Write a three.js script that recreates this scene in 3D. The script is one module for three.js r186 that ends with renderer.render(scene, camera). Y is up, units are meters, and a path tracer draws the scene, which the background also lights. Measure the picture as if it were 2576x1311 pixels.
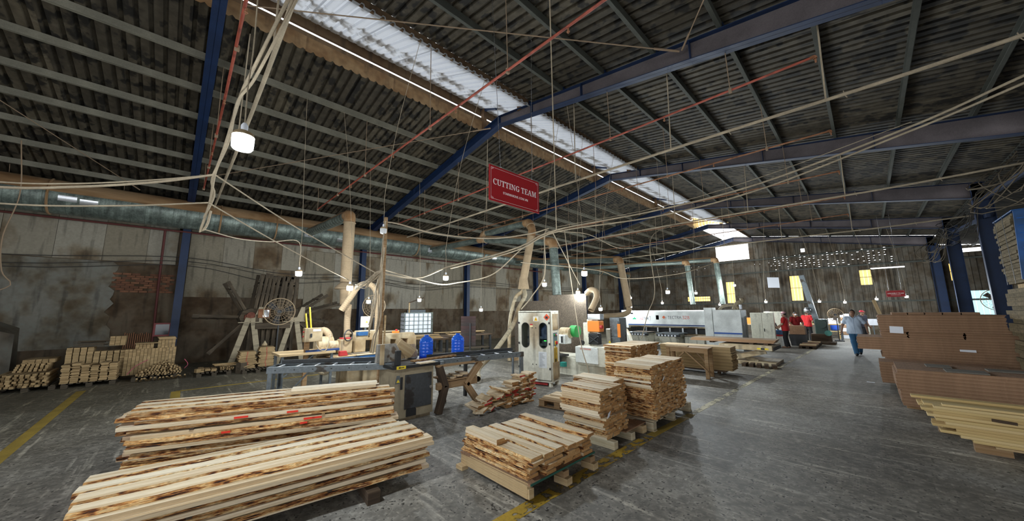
import * as THREE from 'three';
import { RoundedBoxGeometry } from 'three/addons/geometries/RoundedBoxGeometry.js';
import { mergeGeometries, mergeVertices } from 'three/addons/utils/BufferGeometryUtils.js';
import { MarchingCubes } from 'three/addons/objects/MarchingCubes.js';

// ---------------------------------------------------------------- camera, sky, exposure
const scene = new THREE.Scene();
const camera = new THREE.PerspectiveCamera(74.44, 2576 / 1311, 0.05, 300);
camera.position.set(0, 1.8, 0);
camera.rotation.set(THREE.MathUtils.degToRad(8.3706), THREE.MathUtils.degToRad(45.719), THREE.MathUtils.degToRad(-0.4493), 'YXZ');
scene.add(camera);
const renderer = new THREE.WebGLRenderer({ antialias: true });
renderer.toneMapping = THREE.LinearToneMapping;
renderer.toneMappingExposure = 2.1;
renderer.shadowMap.enabled = true;
renderer.shadowMap.type = THREE.PCFSoftShadowMap;
scene.background = new THREE.Color(0.95, 0.98, 1.0);            // pale overcast sky
scene.backgroundIntensity = 2.0;
const LAMP_CD = 5.2;                                             // candela of one hanging bulb
const ROOF_TINT = 1.0;

// ---------------------------------------------------------------- random numbers and noise
function mulberry(a) { return () => { a |= 0; a = a + 0x6D2B79F5 | 0; let t = Math.imul(a ^ a >>> 15, 1 | a); t = t + Math.imul(t ^ t >>> 7, 61 | t) ^ t; return ((t ^ t >>> 14) >>> 0) / 4294967296; }; }
const R = mulberry(20240607);
const rr = (a, b) => a + (b - a) * R();
const pick = a => a[Math.floor(R() * a.length) % a.length];
const clamp = (x, a = 0, b = 1) => Math.min(b, Math.max(a, x));
const sstep = (a, b, x) => { const t = clamp((x - a) / (b - a)); return t * t * (3 - 2 * t); };
const lerp = (a, b, t) => a + (b - a) * t;
function hash(x, y, s) { let h = Math.imul(x, 374761393) + Math.imul(y, 668265263) + Math.imul(s, 2147483647 ^ 0x5bd1e995); h = Math.imul(h ^ h >>> 13, 1274126177); return ((h ^ h >>> 16) >>> 0) / 4294967296; }
function vn(u, v, fx, fy, s) {                                    // periodic value noise, u and v in 0..1
  const x = u * fx, y = v * fy, xi = Math.floor(x), yi = Math.floor(y), a = x - xi, b = y - yi;
  const w = a * a * (3 - 2 * a), q = b * b * (3 - 2 * b), m = (n, k) => ((n % k) + k) % k;
  const x0 = m(xi, fx), x1 = m(xi + 1, fx), y0 = m(yi, fy), y1 = m(yi + 1, fy);
  return lerp(lerp(hash(x0, y0, s), hash(x1, y0, s), w), lerp(hash(x0, y1, s), hash(x1, y1, s), w), q);
}
function fbm(u, v, fx, fy, o, s) { let t = 0, a = 0.5, n = 0; for (let i = 0; i < o; i++) { t += a * vn(u, v, fx << i, fy << i, s + i); n += a; a *= 0.5; } return t / n; }
const mix3 = (a, b, t) => [lerp(a[0], b[0], t), lerp(a[1], b[1], t), lerp(a[2], b[2], t)];
function tex(w, h, fn, { su = 1, sv = 1, srgb = true } = {}) {    // su, sv: metres covered by one repeat
  const d = new Uint8Array(w * h * 4);
  for (let y = 0; y < h; y++) for (let x = 0; x < w; x++) {
    const c = fn((x + 0.5) / w, (y + 0.5) / h), i = (y * w + x) * 4;
    d[i] = clamp(c[0]) * 255; d[i + 1] = clamp(c[1]) * 255; d[i + 2] = clamp(c[2]) * 255; d[i + 3] = c.length > 3 ? clamp(c[3]) * 255 : 255;
  }
  const t = new THREE.DataTexture(d, w, h); t.wrapS = t.wrapT = THREE.RepeatWrapping; t.magFilter = THREE.LinearFilter; t.minFilter = THREE.LinearMipmapLinearFilter; t.generateMipmaps = true;
  t.repeat.set(1 / su, 1 / sv); if (srgb) t.colorSpace = THREE.SRGBColorSpace; t.needsUpdate = true; return t;
}
const g3 = (v, t = [1, 1, 1]) => [v * t[0], v * t[1], v * t[2]];
const ramp = (stops, t) => { t = clamp(t); for (let i = 1; i < stops.length; i++) if (t <= stops[i][0]) return mix3(stops[i - 1][1], stops[i][1], (t - stops[i - 1][0]) / (stops[i][0] - stops[i - 1][0])); return stops[stops.length - 1][1]; };

const T = {};
T.wood = tex(1024, 512, (u, v) => {                               // planed pale hardwood: 2 m long, 0.6 m across
  const warp = fbm(u, v, 3, 6, 3, 11) * 0.10, g = fbm(u, (v + warp) % 1, 2, 60, 3, 21), f = fbm(u, v, 60, 220, 2, 31);
  const band = fbm(u, (v + warp) % 1, 1, 14, 2, 41), knot = sstep(0.80, 0.9, fbm(u, v, 7, 12, 3, 51));
  let c = mix3([0.83, 0.77, 0.67], [0.92, 0.89, 0.83], sstep(0.3, 0.7, band)); c = mix3(c, [0.66, 0.53, 0.40], 0.38 * sstep(0.55, 0.8, g)); c = mix3(c, [0.36, 0.24, 0.15], 0.7 * knot);
  const s = 0.93 + 0.14 * f; return [c[0] * s, c[1] * s, c[2] * s];
}, { su: 2, sv: 0.6 });
T.bark = tex(2048, 256, (u, v) => {                               // live edge with bark half gone: 1.6 m long, 0.12 m across
  const a = fbm(u, v, 14, 8, 5, 61), b = fbm(u, v, 40, 12, 4, 71), c = fbm(u, v, 5, 3, 3, 81), k = fbm(u, v, 90, 30, 3, 77), w = fbm(u, v, 9, 26, 3, 79);
  const q = ramp([[0, [0.15, 0.085, 0.05]], [0.2, [0.30, 0.17, 0.085]], [0.34, [0.54, 0.33, 0.16]], [0.5, [0.74, 0.55, 0.33]], [0.7, [0.83, 0.69, 0.49]], [1, [0.89, 0.80, 0.64]]], (a * 0.4 + b * 0.3 + w * 0.3 - 0.5) * 2.7 + 0.53 + (c - 0.5) * 0.7);
  const s = 0.70 + 0.52 * k; return [q[0] * s, q[1] * s, q[2] * s];
}, { su: 1.6, sv: 0.12 });
T.end = tex(256, 256, (u, v) => { const r = Math.sin((Math.hypot(u - 0.5, v + 1.2) + 0.02 * fbm(u, v, 5, 5, 3, 3)) * 210); const f = fbm(u, v, 30, 30, 3, 91), b = fbm(u, v, 3, 3, 3, 95); const s = 0.78 + 0.05 * r + 0.22 * f; return g3(s, mix3([0.80, 0.62, 0.42], [0.90, 0.76, 0.57], b)); }, { su: 0.4, sv: 0.4 });
T.grainy = tex(512, 512, (u, v) => { const s = 0.80 + 0.25 * fbm(u, v, 6, 6, 5, 101) + 0.12 * (fbm(u, v, 120, 120, 2, 103) - 0.5); return g3(s); }, { su: 1.5, sv: 1.5 });
T.dirty = tex(512, 512, (u, v) => {                               // grimy paint or plaster: multiplies the material's colour
  const a = fbm(u, v, 3, 3, 5, 111), b = fbm(u, v, 18, 3, 4, 113), c = fbm(u, v, 30, 30, 3, 117);
  const s = 1 - 0.30 * sstep(0.48, 0.85, a) - 0.22 * sstep(0.5, 0.85, b) + 0.16 * (c - 0.5); return g3(s, mix3([1, 0.97, 0.92], [0.92, 0.78, 0.6], sstep(0.5, 0.8, a)));
}, { su: 2.4, sv: 2.4 });
T.floor = tex(2048, 2048, (u, v) => {                             // power-trowelled concrete, 8 m square
  const a = fbm(u, v, 5, 5, 5, 121), b = fbm(u, v, 90, 90, 3, 123), p = fbm(u, v, 230, 230, 2, 127), st = fbm((u + 0.35 * v) % 1, v, 4, 46, 4, 131), st2 = fbm((u + 0.3 * v) % 1, v, 10, 150, 3, 133), big = fbm(u, v, 3, 7, 4, 139);
  let s = 0.60 + 0.30 * (a - 0.5) + 0.34 * (b - 0.5) + 0.22 * (big - 0.5); s += 0.26 * sstep(0.54, 0.74, st) * sstep(0.42, 0.7, st2) ;
  s *= 1 - 0.6 * sstep(0.68, 0.80, p) * sstep(0.35, 0.6, b); s += 0.10 * sstep(0.72, 0.8, fbm(u, v, 256, 256, 1, 137));
  return g3(s, mix3([1.0, 0.97, 0.91], [0.97, 0.98, 0.99], a));
}, { su: 5.2, sv: 5.2 });
T.roof = tex(1024, 512, (u, v) => {                               // sooty galvanised sheet; u runs down the slope (10 m), v along the hall (2 m)
  const a = fbm(u, v, 52, 12, 5, 141), b = fbm(u, v, 90, 20, 4, 143), c = fbm(u, v, 7, 5, 3, 147);
  let s = 0.66 + 0.30 * (c - 0.5) + 0.35 * (b - 0.5); s *= 1 - 0.6 * sstep(0.53, 0.66, a * 0.75 + c * 0.25); return g3(s, mix3([1, 0.93, 0.80], [1.0, 0.97, 0.90], b));
}, { su: 10, sv: 2 });
T.galv = tex(512, 512, (u, v) => { const a = fbm(u, v, 8, 8, 4, 151), b = fbm(u, v, 3, 30, 3, 153), c = fbm(u, v, 60, 60, 2, 157); const s = 0.62 + 0.5 * (a - 0.5) + 0.25 * (b - 0.5) + 0.2 * (c - 0.5); return g3(s, [0.95, 1.0, 0.97]); }, { su: 1.6, sv: 1.6 });
T.chip = tex(512, 256, (u, v) => { const a = fbm(u, v, 90, 44, 3, 161), b = fbm(u, v, 6, 3, 3, 163); const s = 0.72 + 0.5 * (a - 0.5) + 0.16 * (b - 0.5); return g3(s); }, { su: 0.6, sv: 0.3 });
T.frp = tex(512, 512, (u, v) => { const a = fbm(u, v, 5, 4, 5, 171), e = fbm(u, v, 12, 30, 4, 173); const d = sstep(0.48, 0.72, a * 0.55 + e * 0.25 + 0.34 * (1 - u) * (0.55 + a)); return mix3([0.95, 0.96, 0.97], [0.44, 0.41, 0.37], d); }, { su: 2.3, sv: 3 });
T.rust = tex(512, 512, (u, v) => { const a = fbm(u, v, 6, 6, 5, 181), b = fbm(u, v, 40, 40, 3, 183); return mix3(g3(0.9 + 0.2 * (b - 0.5)), [0.42, 0.30, 0.20], 0.6 * sstep(0.67, 0.78, a)); }, { su: 1.2, sv: 1.2 });
T.worn = tex(512, 256, (u, v) => { const a = fbm(u, v, 40, 6, 4, 191), b = fbm(u, v, 5, 2, 3, 193); const k = sstep(0.46, 0.56, a * 0.6 + b * 0.5); return [k, k, k]; }, { su: 3, sv: 0.3, srgb: false });
T.stain = tex(512, 512, (u, v) => { const a = fbm(u, v, 3, 2, 5, 211), b = fbm(u, v, 30, 3, 4, 213), c = fbm(u, v, 60, 60, 2, 215); const s = 0.95 - 0.22 * sstep(0.55, 0.8, a) - 0.16 * sstep(0.55, 0.8, b) + 0.10 * (c - 0.5); return g3(s, mix3([1, 0.98, 0.94], [0.95, 0.84, 0.70], sstep(0.55, 0.8, a))); }, { su: 2.6, sv: 2.6 });
T.barn = tex(512, 512, (u, v) => { const a = fbm(u, v, 4, 50, 4, 201), b = fbm(u, v, 3, 3, 3, 203); return g3(0.5 + 0.6 * a * (0.6 + 0.7 * b), [1, 0.96, 0.9]); }, { su: 1.5, sv: 0.8 });

// ---------------------------------------------------------------- materials
const mat = (c, rough = 0.8, metal = 0, o = {}) => { const { key, ...k } = o; return new THREE.MeshStandardMaterial({ color: new THREE.Color(c), roughness: rough, metalness: metal, ...k }); };
const lin = (r, g, b) => new THREE.Color().setRGB(r, g, b);
const M = {
  floor: mat(lin(0.74, 0.70, 0.64), 0.62, 0, { map: T.floor, bumpMap: T.floor, bumpScale: 0.004, vertexColors: true }),
  roof: [0.9, 1.0, 1.15, 0.8].map(k => mat(lin(0.155 * k, 0.142 * k, 0.118 * k), 0.7, 0, { map: T.roof, side: THREE.DoubleSide })),
  roofDark: mat(lin(0.06, 0.055, 0.045), 0.8, 0, { map: T.roof, side: THREE.DoubleSide }),
  frp: new THREE.MeshPhysicalMaterial({ color: lin(0.40, 0.41, 0.43), map: T.frp, roughness: 1, transmission: 0.4, thickness: 0, side: THREE.DoubleSide }),
  frpYellow: new THREE.MeshPhysicalMaterial({ color: lin(0.95, 0.78, 0.42), roughness: 1, transmission: 0.6, thickness: 0, side: THREE.DoubleSide }),
  purlin: mat(lin(0.20, 0.19, 0.145), 0.7, 0, { map: T.grainy }),
  purlinDust: mat(lin(0.15, 0.10, 0.058), 0.9, 0, { map: T.dirty }),
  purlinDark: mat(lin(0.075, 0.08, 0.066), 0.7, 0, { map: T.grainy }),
  blue: mat(lin(0.006, 0.024, 0.08), 0.55, 0, { map: T.grainy }),
  blueDusty: mat(lin(0.13, 0.11, 0.115), 0.9, 0, { map: T.grainy }),
  tan: mat(lin(0.25, 0.165, 0.085), 0.85, 0, { map: T.dirty }),
  galv: mat(lin(0.50, 0.54, 0.51), 0.4, 0.35, { map: T.galv }),
  galvDust: mat(lin(0.36, 0.245, 0.145), 0.95, 0, { map: T.dirty }),
  dust: mat(lin(0.42, 0.31, 0.19), 0.95, 0, { map: T.grainy }),
  masonry: mat(lin(0.115, 0.092, 0.068), 0.95, 0, { map: T.dirty }),
  patch: mat(lin(0.20, 0.205, 0.195), 0.95, 0, { map: T.dirty }),
  panel: [[.31, .29, .245], [.27, .245, .195], [.345, .33, .29], [.20, .17, .13]].map((c, i) => mat(lin(...c), 0.85, 0, { map: i === 3 ? T.dirty : T.stain })),
  brick: [[.20, .085, .045], [.16, .07, .04], [.24, .11, .06]].map(c => mat(lin(...c), 0.95, 0, { map: T.grainy })),
  sheetWall: [0.8, 1, 1.2].map(k => mat(lin(0.125 * k, 0.115 * k, 0.10 * k), 0.8, 0, { map: T.dirty, side: THREE.DoubleSide })),
  concreteWall: mat(lin(0.22, 0.21, 0.19), 0.95, 0, { map: T.dirty }),
  yellowLine: mat(lin(0.52, 0.33, 0.035), 0.7, 0, { map: T.grainy, alphaMap: T.worn, transparent: true }),
  yellowLineSolid: mat(lin(0.34, 0.23, 0.03), 0.8, 0, { map: T.grainy }),
  creamLine: mat(lin(0.66, 0.60, 0.42), 0.75, 0, { map: T.grainy, alphaMap: T.worn, transparent: true }),
  sawn: [[.90, .82, .70], [.96, .90, .80], [.82, .71, .56], [.92, .82, .68]].map(c => mat(lin(...c), 0.8, 0, { map: T.wood })),
  sawnDim: [[.50, .40, .25], [.42, .33, .20], [.58, .46, .29]].map(c => mat(lin(...c), 0.85, 0, { map: T.wood })),
  bark: [[1, 1, 1], [.88, .82, .76], [1.0, .92, .80], [.66, .58, .52]].map(c => mat(lin(...c), 0.95, 0, { map: T.bark, bumpMap: T.bark, bumpScale: 0.006 })),
  end: [[.95, .86, .72], [.84, .70, .52], [.70, .56, .40]].map(c => mat(lin(...c), 0.9, 0, { map: T.end })),
  redEnd: mat(lin(0.55, 0.035, 0.03), 0.7, 0, { map: T.grainy }),
  redPaint: mat(lin(0.75, 0.03, 0.01), 0.6),
  block: mat(lin(0.42, 0.30, 0.19), 0.9, 0, { map: T.wood }),
  blockPale: mat(lin(0.66, 0.54, 0.37), 0.9, 0, { map: T.wood }),
  blockDark: mat(lin(0.13, 0.09, 0.06), 0.9, 0, { map: T.barn }),
  oldWood: mat(lin(0.14, 0.115, 0.085), 0.95, 0, { map: T.barn }),
  pine: [[.86, .72, .40], [.92, .80, .50], [.80, .64, .34]].map(c => mat(lin(...c), 0.8, 0, { map: T.wood })),
  chip: [[.62, .36, .21], [.54, .31, .175], [.70, .43, .26]].map(c => mat(lin(...c), 0.95, 0, { map: T.chip })),
  screen: mat(lin(0.20, 0.155, 0.11), 0.95, 0, { map: T.chip }),
  chipTop: mat(lin(0.34, 0.31, 0.26), 0.9, 0, { map: T.chip }),
  paper: mat(lin(0.82, 0.85, 0.92), 0.8),
  steel: mat(lin(0.20, 0.23, 0.25), 0.5, 0.5, { map: T.rust }),
  steelDark: mat(lin(0.05, 0.052, 0.055), 0.5, 0.5, { map: T.grainy }),
  steelBright: mat(lin(0.65, 0.67, 0.7), 0.25, 0.9),
  cream: mat(lin(0.52, 0.46, 0.34), 0.6, 0, { map: T.dirty }),
  creamDirty: mat(lin(0.36, 0.315, 0.23), 0.75, 0, { map: T.stain }),
  white: mat(lin(0.86, 0.90, 0.88), 0.5, 0, { map: T.grainy }),
  whiteDirty: mat(lin(0.72, 0.73, 0.67), 0.55, 0, { map: T.stain }),
  black: mat(lin(0.015, 0.015, 0.016), 0.6),
  glassDark: mat(lin(0.03, 0.035, 0.04), 0.12, 0.1),
  red: mat(lin(0.45, 0.03, 0.03), 0.6), redPipe: mat(lin(0.42, 0.10, 0.07), 0.6, 0, { map: T.dirty }),
  rustPipe: mat(lin(0.34, 0.17, 0.10), 0.85, 0, { map: T.dirty }),
  cord: mat(lin(0.45, 0.37, 0.26), 0.9, 0, { map: T.grainy }), cordDim: mat(lin(0.16, 0.13, 0.09), 0.9), cordDark: mat(lin(0.05, 0.045, 0.04), 0.8), rope: mat(lin(0.28, 0.2, 0.13), 0.95),
  orange: mat(lin(0.80, 0.24, 0.03), 0.6), green: mat(lin(0.02, 0.30, 0.06), 0.55), yellow: mat(lin(0.80, 0.60, 0.03), 0.6), teal: mat(lin(0.02, 0.28, 0.24), 0.6),
  navy: mat(lin(0.02, 0.05, 0.16), 0.5), bluePaint: mat(lin(0.03, 0.12, 0.30), 0.5, 0, { map: T.rust }),
};
// ---------------------------------------------------------------- geometry helpers
const V3 = (x, y, z) => new THREE.Vector3(x, y, z);
function boxUV(g) {                                               // uv in metres, by the face's main direction
  g = g.index ? g.toNonIndexed() : g; const p = g.attributes.position, n = g.attributes.normal, uv = new Float32Array(p.count * 2);
  for (let i = 0; i < p.count; i++) { const ax = Math.abs(n.getX(i)), ay = Math.abs(n.getY(i)), az = Math.abs(n.getZ(i)); const x = p.getX(i), y = p.getY(i), z = p.getZ(i);
    if (ax >= ay && ax >= az) { uv[2 * i] = z; uv[2 * i + 1] = y; } else if (ay >= az) { uv[2 * i] = x; uv[2 * i + 1] = z; } else { uv[2 * i] = x; uv[2 * i + 1] = y; } }
  g.setAttribute('uv', new THREE.BufferAttribute(uv, 2)); for (const k of Object.keys(g.attributes)) if (!['position', 'normal', 'uv'].includes(k)) g.deleteAttribute(k); return g;
}
const rot = (g, o = {}) => { if (o.rx) g.rotateX(o.rx); if (o.rz) g.rotateZ(o.rz); if (o.ry) g.rotateY(o.ry); return g; };
function bx(w, h, d, x = 0, y = 0, z = 0, o = {}) {               // box centred at x, y, z; o.c rounds the edges
  let g = o.c ? new RoundedBoxGeometry(w, h, d, o.s || 1, Math.min(o.c, w / 2.05, h / 2.05, d / 2.05)) : new THREE.BoxGeometry(w, h, d);
  g = boxUV(g); if (o.swap) { const u = g.attributes.uv; for (let i = 0; i < u.count; i++) u.setXY(i, u.getY(i), u.getX(i)); }
  rot(g, o); return g.translate(x, y, z);
}
const bb = (x0, x1, y0, y1, z0, z1, o) => bx(x1 - x0, y1 - y0, z1 - z0, (x0 + x1) / 2, (y0 + y1) / 2, (z0 + z1) / 2, o);
function cyl(r1, r2, h, x = 0, y = 0, z = 0, o = {}) { const g = new THREE.CylinderGeometry(r1, r2, h, o.n || 14, 1, !!o.open); return rot(g.toNonIndexed(), o).translate(x, y, z); }
function rod(a, b, r, n = 6, r2 = r) {                            // straight round bar from a to b
  const A = V3(...a), B = V3(...b), L = A.distanceTo(B), g = new THREE.CylinderGeometry(r2, r, L, n).toNonIndexed();
  g.applyQuaternion(new THREE.Quaternion().setFromUnitVectors(V3(0, 1, 0), B.clone().sub(A).normalize())); return g.translate((A.x + B.x) / 2, (A.y + B.y) / 2, (A.z + B.z) / 2);
}
function bar(a, b, w, h, up = [0, 1, 0], c = 0) {                 // rectangular bar from a to b, w across, h along up
  const A = V3(...a), B = V3(...b), L = A.distanceTo(B), d = B.clone().sub(A).normalize(); let u = V3(...up); let s = d.clone().cross(u); if (s.length() < 1e-4) s = d.clone().cross(V3(1, 0, 0)); s.normalize(); u = s.clone().cross(d).normalize();
  const g = bx(L, h, w, 0, 0, 0, c ? { c } : {}); const m = new THREE.Matrix4().makeBasis(d, u, s); g.applyMatrix4(m); return g.translate((A.x + B.x) / 2, (A.y + B.y) / 2, (A.z + B.z) / 2);
}
function tube(pts, r, n = 6, seg = 0, closed = false, tension = 0.5) {
  const c = new THREE.CatmullRomCurve3(pts.map(p => V3(...p)), closed, 'catmullrom', tension); const s = seg || Math.max(4, pts.length * 5);
  const g = new THREE.TubeGeometry(c, s, r, n, closed).toNonIndexed(); const L = c.getLength(), uv = g.attributes.uv; for (let i = 0; i < uv.count; i++) uv.setXY(i, uv.getX(i) * L, uv.getY(i) * r * 6.28); return g;
}
const lathe = (pts, n = 20, x = 0, y = 0, z = 0) => new THREE.LatheGeometry(pts.map(p => new THREE.Vector2(...p)), n).toNonIndexed().translate(x, y, z);
function extr(pts, depth, o = {}) {                               // polygon in xy pushed along z
  const s = new THREE.Shape(pts.map(p => new THREE.Vector2(...p))); for (const h of o.holes || []) s.holes.push(new THREE.Path(h.map(p => new THREE.Vector2(...p))));
  const g = new THREE.ExtrudeGeometry(s, { depth, bevelEnabled: !!o.c, bevelSize: o.c || 0, bevelThickness: o.c || 0, bevelSegments: 1, curveSegments: 12 }); return boxUV(g);
}
function hexa(c) {                                                // eight corners: bottom 0-3 and top 4-7, both anticlockwise seen from above
  const f = [[3, 2, 1, 0], [4, 5, 6, 7], [0, 1, 5, 4], [1, 2, 6, 5], [2, 3, 7, 6], [3, 0, 4, 7]], p = [];
  for (const q of f) for (const k of [0, 1, 2, 0, 2, 3]) p.push(...c[q[k]]);
  const g = new THREE.BufferGeometry(); g.setAttribute('position', new THREE.Float32BufferAttribute(p, 3)); g.computeVertexNormals(); return boxUV(g);
}
function sweepX(x0, x1, n, prof) {                                // closed prism along x: prof(t) gives [[y, z], ...]
  const p = []; const S = []; for (let i = 0; i <= n; i++) S.push(prof(i / n)); const m = S[0].length;
  for (let i = 0; i < n; i++) for (let k = 0; k < m; k++) { const a = [lerp(x0, x1, i / n), ...S[i][k]], b = [lerp(x0, x1, (i + 1) / n), ...S[i + 1][k]], c = [b[0], ...S[i + 1][(k + 1) % m]], d = [a[0], ...S[i][(k + 1) % m]]; p.push(...a, ...b, ...c, ...a, ...c, ...d); }
  for (let k = 1; k < m - 1; k++) { p.push(x0, ...S[0][0], x0, ...S[0][k], x0, ...S[0][k + 1]); p.push(x1, ...S[n][0], x1, ...S[n][k + 1], x1, ...S[n][k]); }
  const g = new THREE.BufferGeometry(); g.setAttribute('position', new THREE.Float32BufferAttribute(p, 3)); g.computeVertexNormals(); return boxUV(g);
}
const merge = l => { l = (Array.isArray(l) ? l : [l]).map(g => { g = g.index ? g.toNonIndexed() : g; for (const k of Object.keys(g.attributes)) if (!['position', 'normal', 'uv'].includes(k)) g.deleteAttribute(k); return g; }); return l.length > 1 ? mergeGeometries(l) : l[0]; };

// ---------------------------------------------------------------- scene helpers
const used = {};
const numbered = n => { const k = used[n] = (used[n] ?? -1) + 1; return k ? `${n}_${String(k).padStart(3, '0')}` : n; };
function mesh(name, geos, m, parent) { const o = new THREE.Mesh(geos.isBufferGeometry ? geos : merge(geos), m); o.castShadow = o.receiveShadow = true; o.name = parent ? name : numbered(name); (parent || scene).add(o); return o; }
function tag(o, label, category, group) { o.userData = { label, category }; if (group) o.userData.group = group; return o; }
const solo = (name, label, category, geos, m, group) => tag(mesh(name, geos, m), label, category, group);
function thing(name, label, category, [x, y, z] = [0, 0, 0], ry = 0, group) { const o = new THREE.Group(); o.name = numbered(name); o.position.set(x, y, z); o.rotation.y = ry; scene.add(o); return tag(o, label, category, group); }
const part = (name, geos, m, parent) => mesh(name, geos, m, parent);
function struct(name, geos, m) { const o = geos ? mesh(name, geos, m) : (() => { const q = new THREE.Group(); q.name = numbered(name); scene.add(q); return q; })(); o.userData = { kind: 'structure' }; return o; }
const ORD = ['first', 'second', 'third', 'fourth', 'fifth', 'sixth', 'seventh', 'eighth', 'ninth', 'tenth', 'eleventh', 'twelfth', 'thirteenth', 'fourteenth', 'fifteenth', 'sixteenth', 'seventeenth', 'eighteenth', 'nineteenth', 'twentieth'];
const ord = i => ORD[i] || (i < 29 ? 'twenty-' + ORD[i - 20] : i === 29 ? 'thirtieth' : 'thirty-' + ORD[i - 30]);

// ---------------------------------------------------------------- the hall
const RX = -7.1, SL = 0.18, SR = 0.152, YR = 7.6;                  // ridge line and the two slopes (top of the rafters)
const roofY = x => x < RX ? YR - SL * (RX - x) : YR - SR * (x - RX);
const FZ = [1, 0, -1, -2, -3, -4, -5].map(k => -0.05 + 6.45 * k);  // the frames, from behind the camera to the gable
const ZB = 10.5, ZF = -32.7, XL = -17.6, XR = 3.3, XO = 13;

{ // floor
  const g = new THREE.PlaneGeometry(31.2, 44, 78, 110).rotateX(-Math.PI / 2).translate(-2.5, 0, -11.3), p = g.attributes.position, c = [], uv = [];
  for (let i = 0; i < p.count; i++) { const x = p.getX(i), z = p.getZ(i); uv.push(x, z); const a = fbm((x + 30) / 64, (z + 50) / 64, 22, 22, 3, 7), dustShadeLeft = 1 - sstep(-12.5, -4.5, x); const s = 0.82 + 0.5 * (a - 0.5); c.push(s * lerp(1, 0.66, dustShadeLeft), s * lerp(1, 0.64, dustShadeLeft), s * lerp(1, 0.53, dustShadeLeft)); }  // left side: brown dust plus weaker light painted into the vertex colours
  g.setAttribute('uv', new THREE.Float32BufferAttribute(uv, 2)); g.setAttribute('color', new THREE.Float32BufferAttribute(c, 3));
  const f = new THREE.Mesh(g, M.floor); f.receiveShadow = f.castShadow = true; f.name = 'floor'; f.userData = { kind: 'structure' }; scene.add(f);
  struct('ground_slab', bb(-18.2, 13.2, -0.3, -0.02, -33.4, 10.8), M.concreteWall);
}
{ // painted floor lines: quads a couple of millimetres high
  const strip = (name, pts, m, label) => { const gs = []; for (let i = 0; i + 1 < pts.length; i++) { const [xa, za, wa] = pts[i], [xb, zb, wb] = pts[i + 1]; const dx = xb - xa, dz = zb - za, L = Math.hypot(dx, dz), nx = -dz / L, nz = dx / L;
      const q = (y) => [[xa - nx * wa / 2, y, za - nz * wa / 2], [xb - nx * wb / 2, y, zb - nz * wb / 2], [xb + nx * wb / 2, y, zb + nz * wb / 2], [xa + nx * wa / 2, y, za + nz * wa / 2]];
      const g = hexa([...q(0.0005), ...q(0.003)].map((p, k) => p)); const u = g.attributes.uv, P = g.attributes.position; for (let k = 0; k < u.count; k++) { const t = ((P.getX(k) - xa) * dx + (P.getZ(k) - za) * dz) / L, s = ((P.getX(k) - xa) * nx + (P.getZ(k) - za) * nz); u.setXY(k, t + i * 0.9, s + 0.15); } gs.push(g); }
    const o = struct(name, gs, m); o.userData.label = label; return o; };
  strip('floor_line', [[-2.37, -1.2, 0.14], [-2.40, -2.2, 0.15], [-2.40, -4.0, 0.15], [-2.39, -5.1, 0.14]], M.yellowLine, 'worn yellow aisle line beside the stacks');
  strip('floor_line', [[-2.39, -5.1, 0.13], [-2.34, -6.6, 0.12]], M.yellowLineSolid, 'yellow aisle line beside the stacks');
  strip('floor_line', [[-2.34, -6.6, 0.11], [-2.22, -11.2, 0.11], [-2.0, -17, 0.11], [-1.8, -23.5, 0.11], [-1.7, -28, 0.11]], M.creamLine, 'pale aisle line running down the hall');
  strip('floor_line', [[-5.2, 1.42, 0.13], [-13.2, 1.40, 0.15]], M.yellowLineSolid, 'yellow line crossing the floor to the wood piles');
  strip('floor_line', [[-10.4, -0.18, 0.16], [-11.5, -0.2, 0.16]], M.yellowLineSolid, 'short yellow line piece on the floor');
  strip('floor_line', [[-11.5, -0.2, 0.1], [-11.45, -3.2, 0.1]], M.yellowLineSolid, 'thin yellow line along the wood piles');
}
// profiled roof sheet: ribs every 0.2 m, one metre wide along z, running in x from xa to xb
function ribbed(xa, xb, yf, z0, width = 1.0, rib = 0.055, pitch = 0.2) {
  const pr = [];  const n = Math.round(width / pitch); for (let i = 0; i < n; i++) { const b = i * pitch; pr.push([b, 0], [b + pitch * 0.60, 0], [b + pitch * 0.68, rib], [b + pitch * 0.92, rib]); } pr.push([n * pitch, 0]); pr.push([n * pitch + 0.04, 0.0]);
  const p = [], uv = [], L = Math.abs(xb - xa); for (let i = 0; i + 1 < pr.length; i++) { const [a, ya] = pr[i], [b, y2] = pr[i + 1]; const q = [[xa, yf(xa) + ya, z0 + a], [xb, yf(xb) + ya, z0 + a], [xb, yf(xb) + y2, z0 + b], [xa, yf(xa) + y2, z0 + b]], w = [[0, a], [L, a], [L, b], [0, b]]; for (const k of [0, 1, 2, 0, 2, 3]) { p.push(...q[k]); uv.push(...w[k]); } }
  const g = new THREE.BufferGeometry(); g.setAttribute('position', new THREE.Float32BufferAttribute(p, 3)); g.setAttribute('uv', new THREE.Float32BufferAttribute(uv, 2)); g.computeVertexNormals(); return g;
}
const PH = 0.15;                                                   // purlin depth
const shiftUV = (g, du, dv) => { const u = g.attributes.uv; for (let i = 0; i < u.count; i++) u.setXY(i, u.getX(i) + du, u.getY(i) + dv); return g; };
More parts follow.
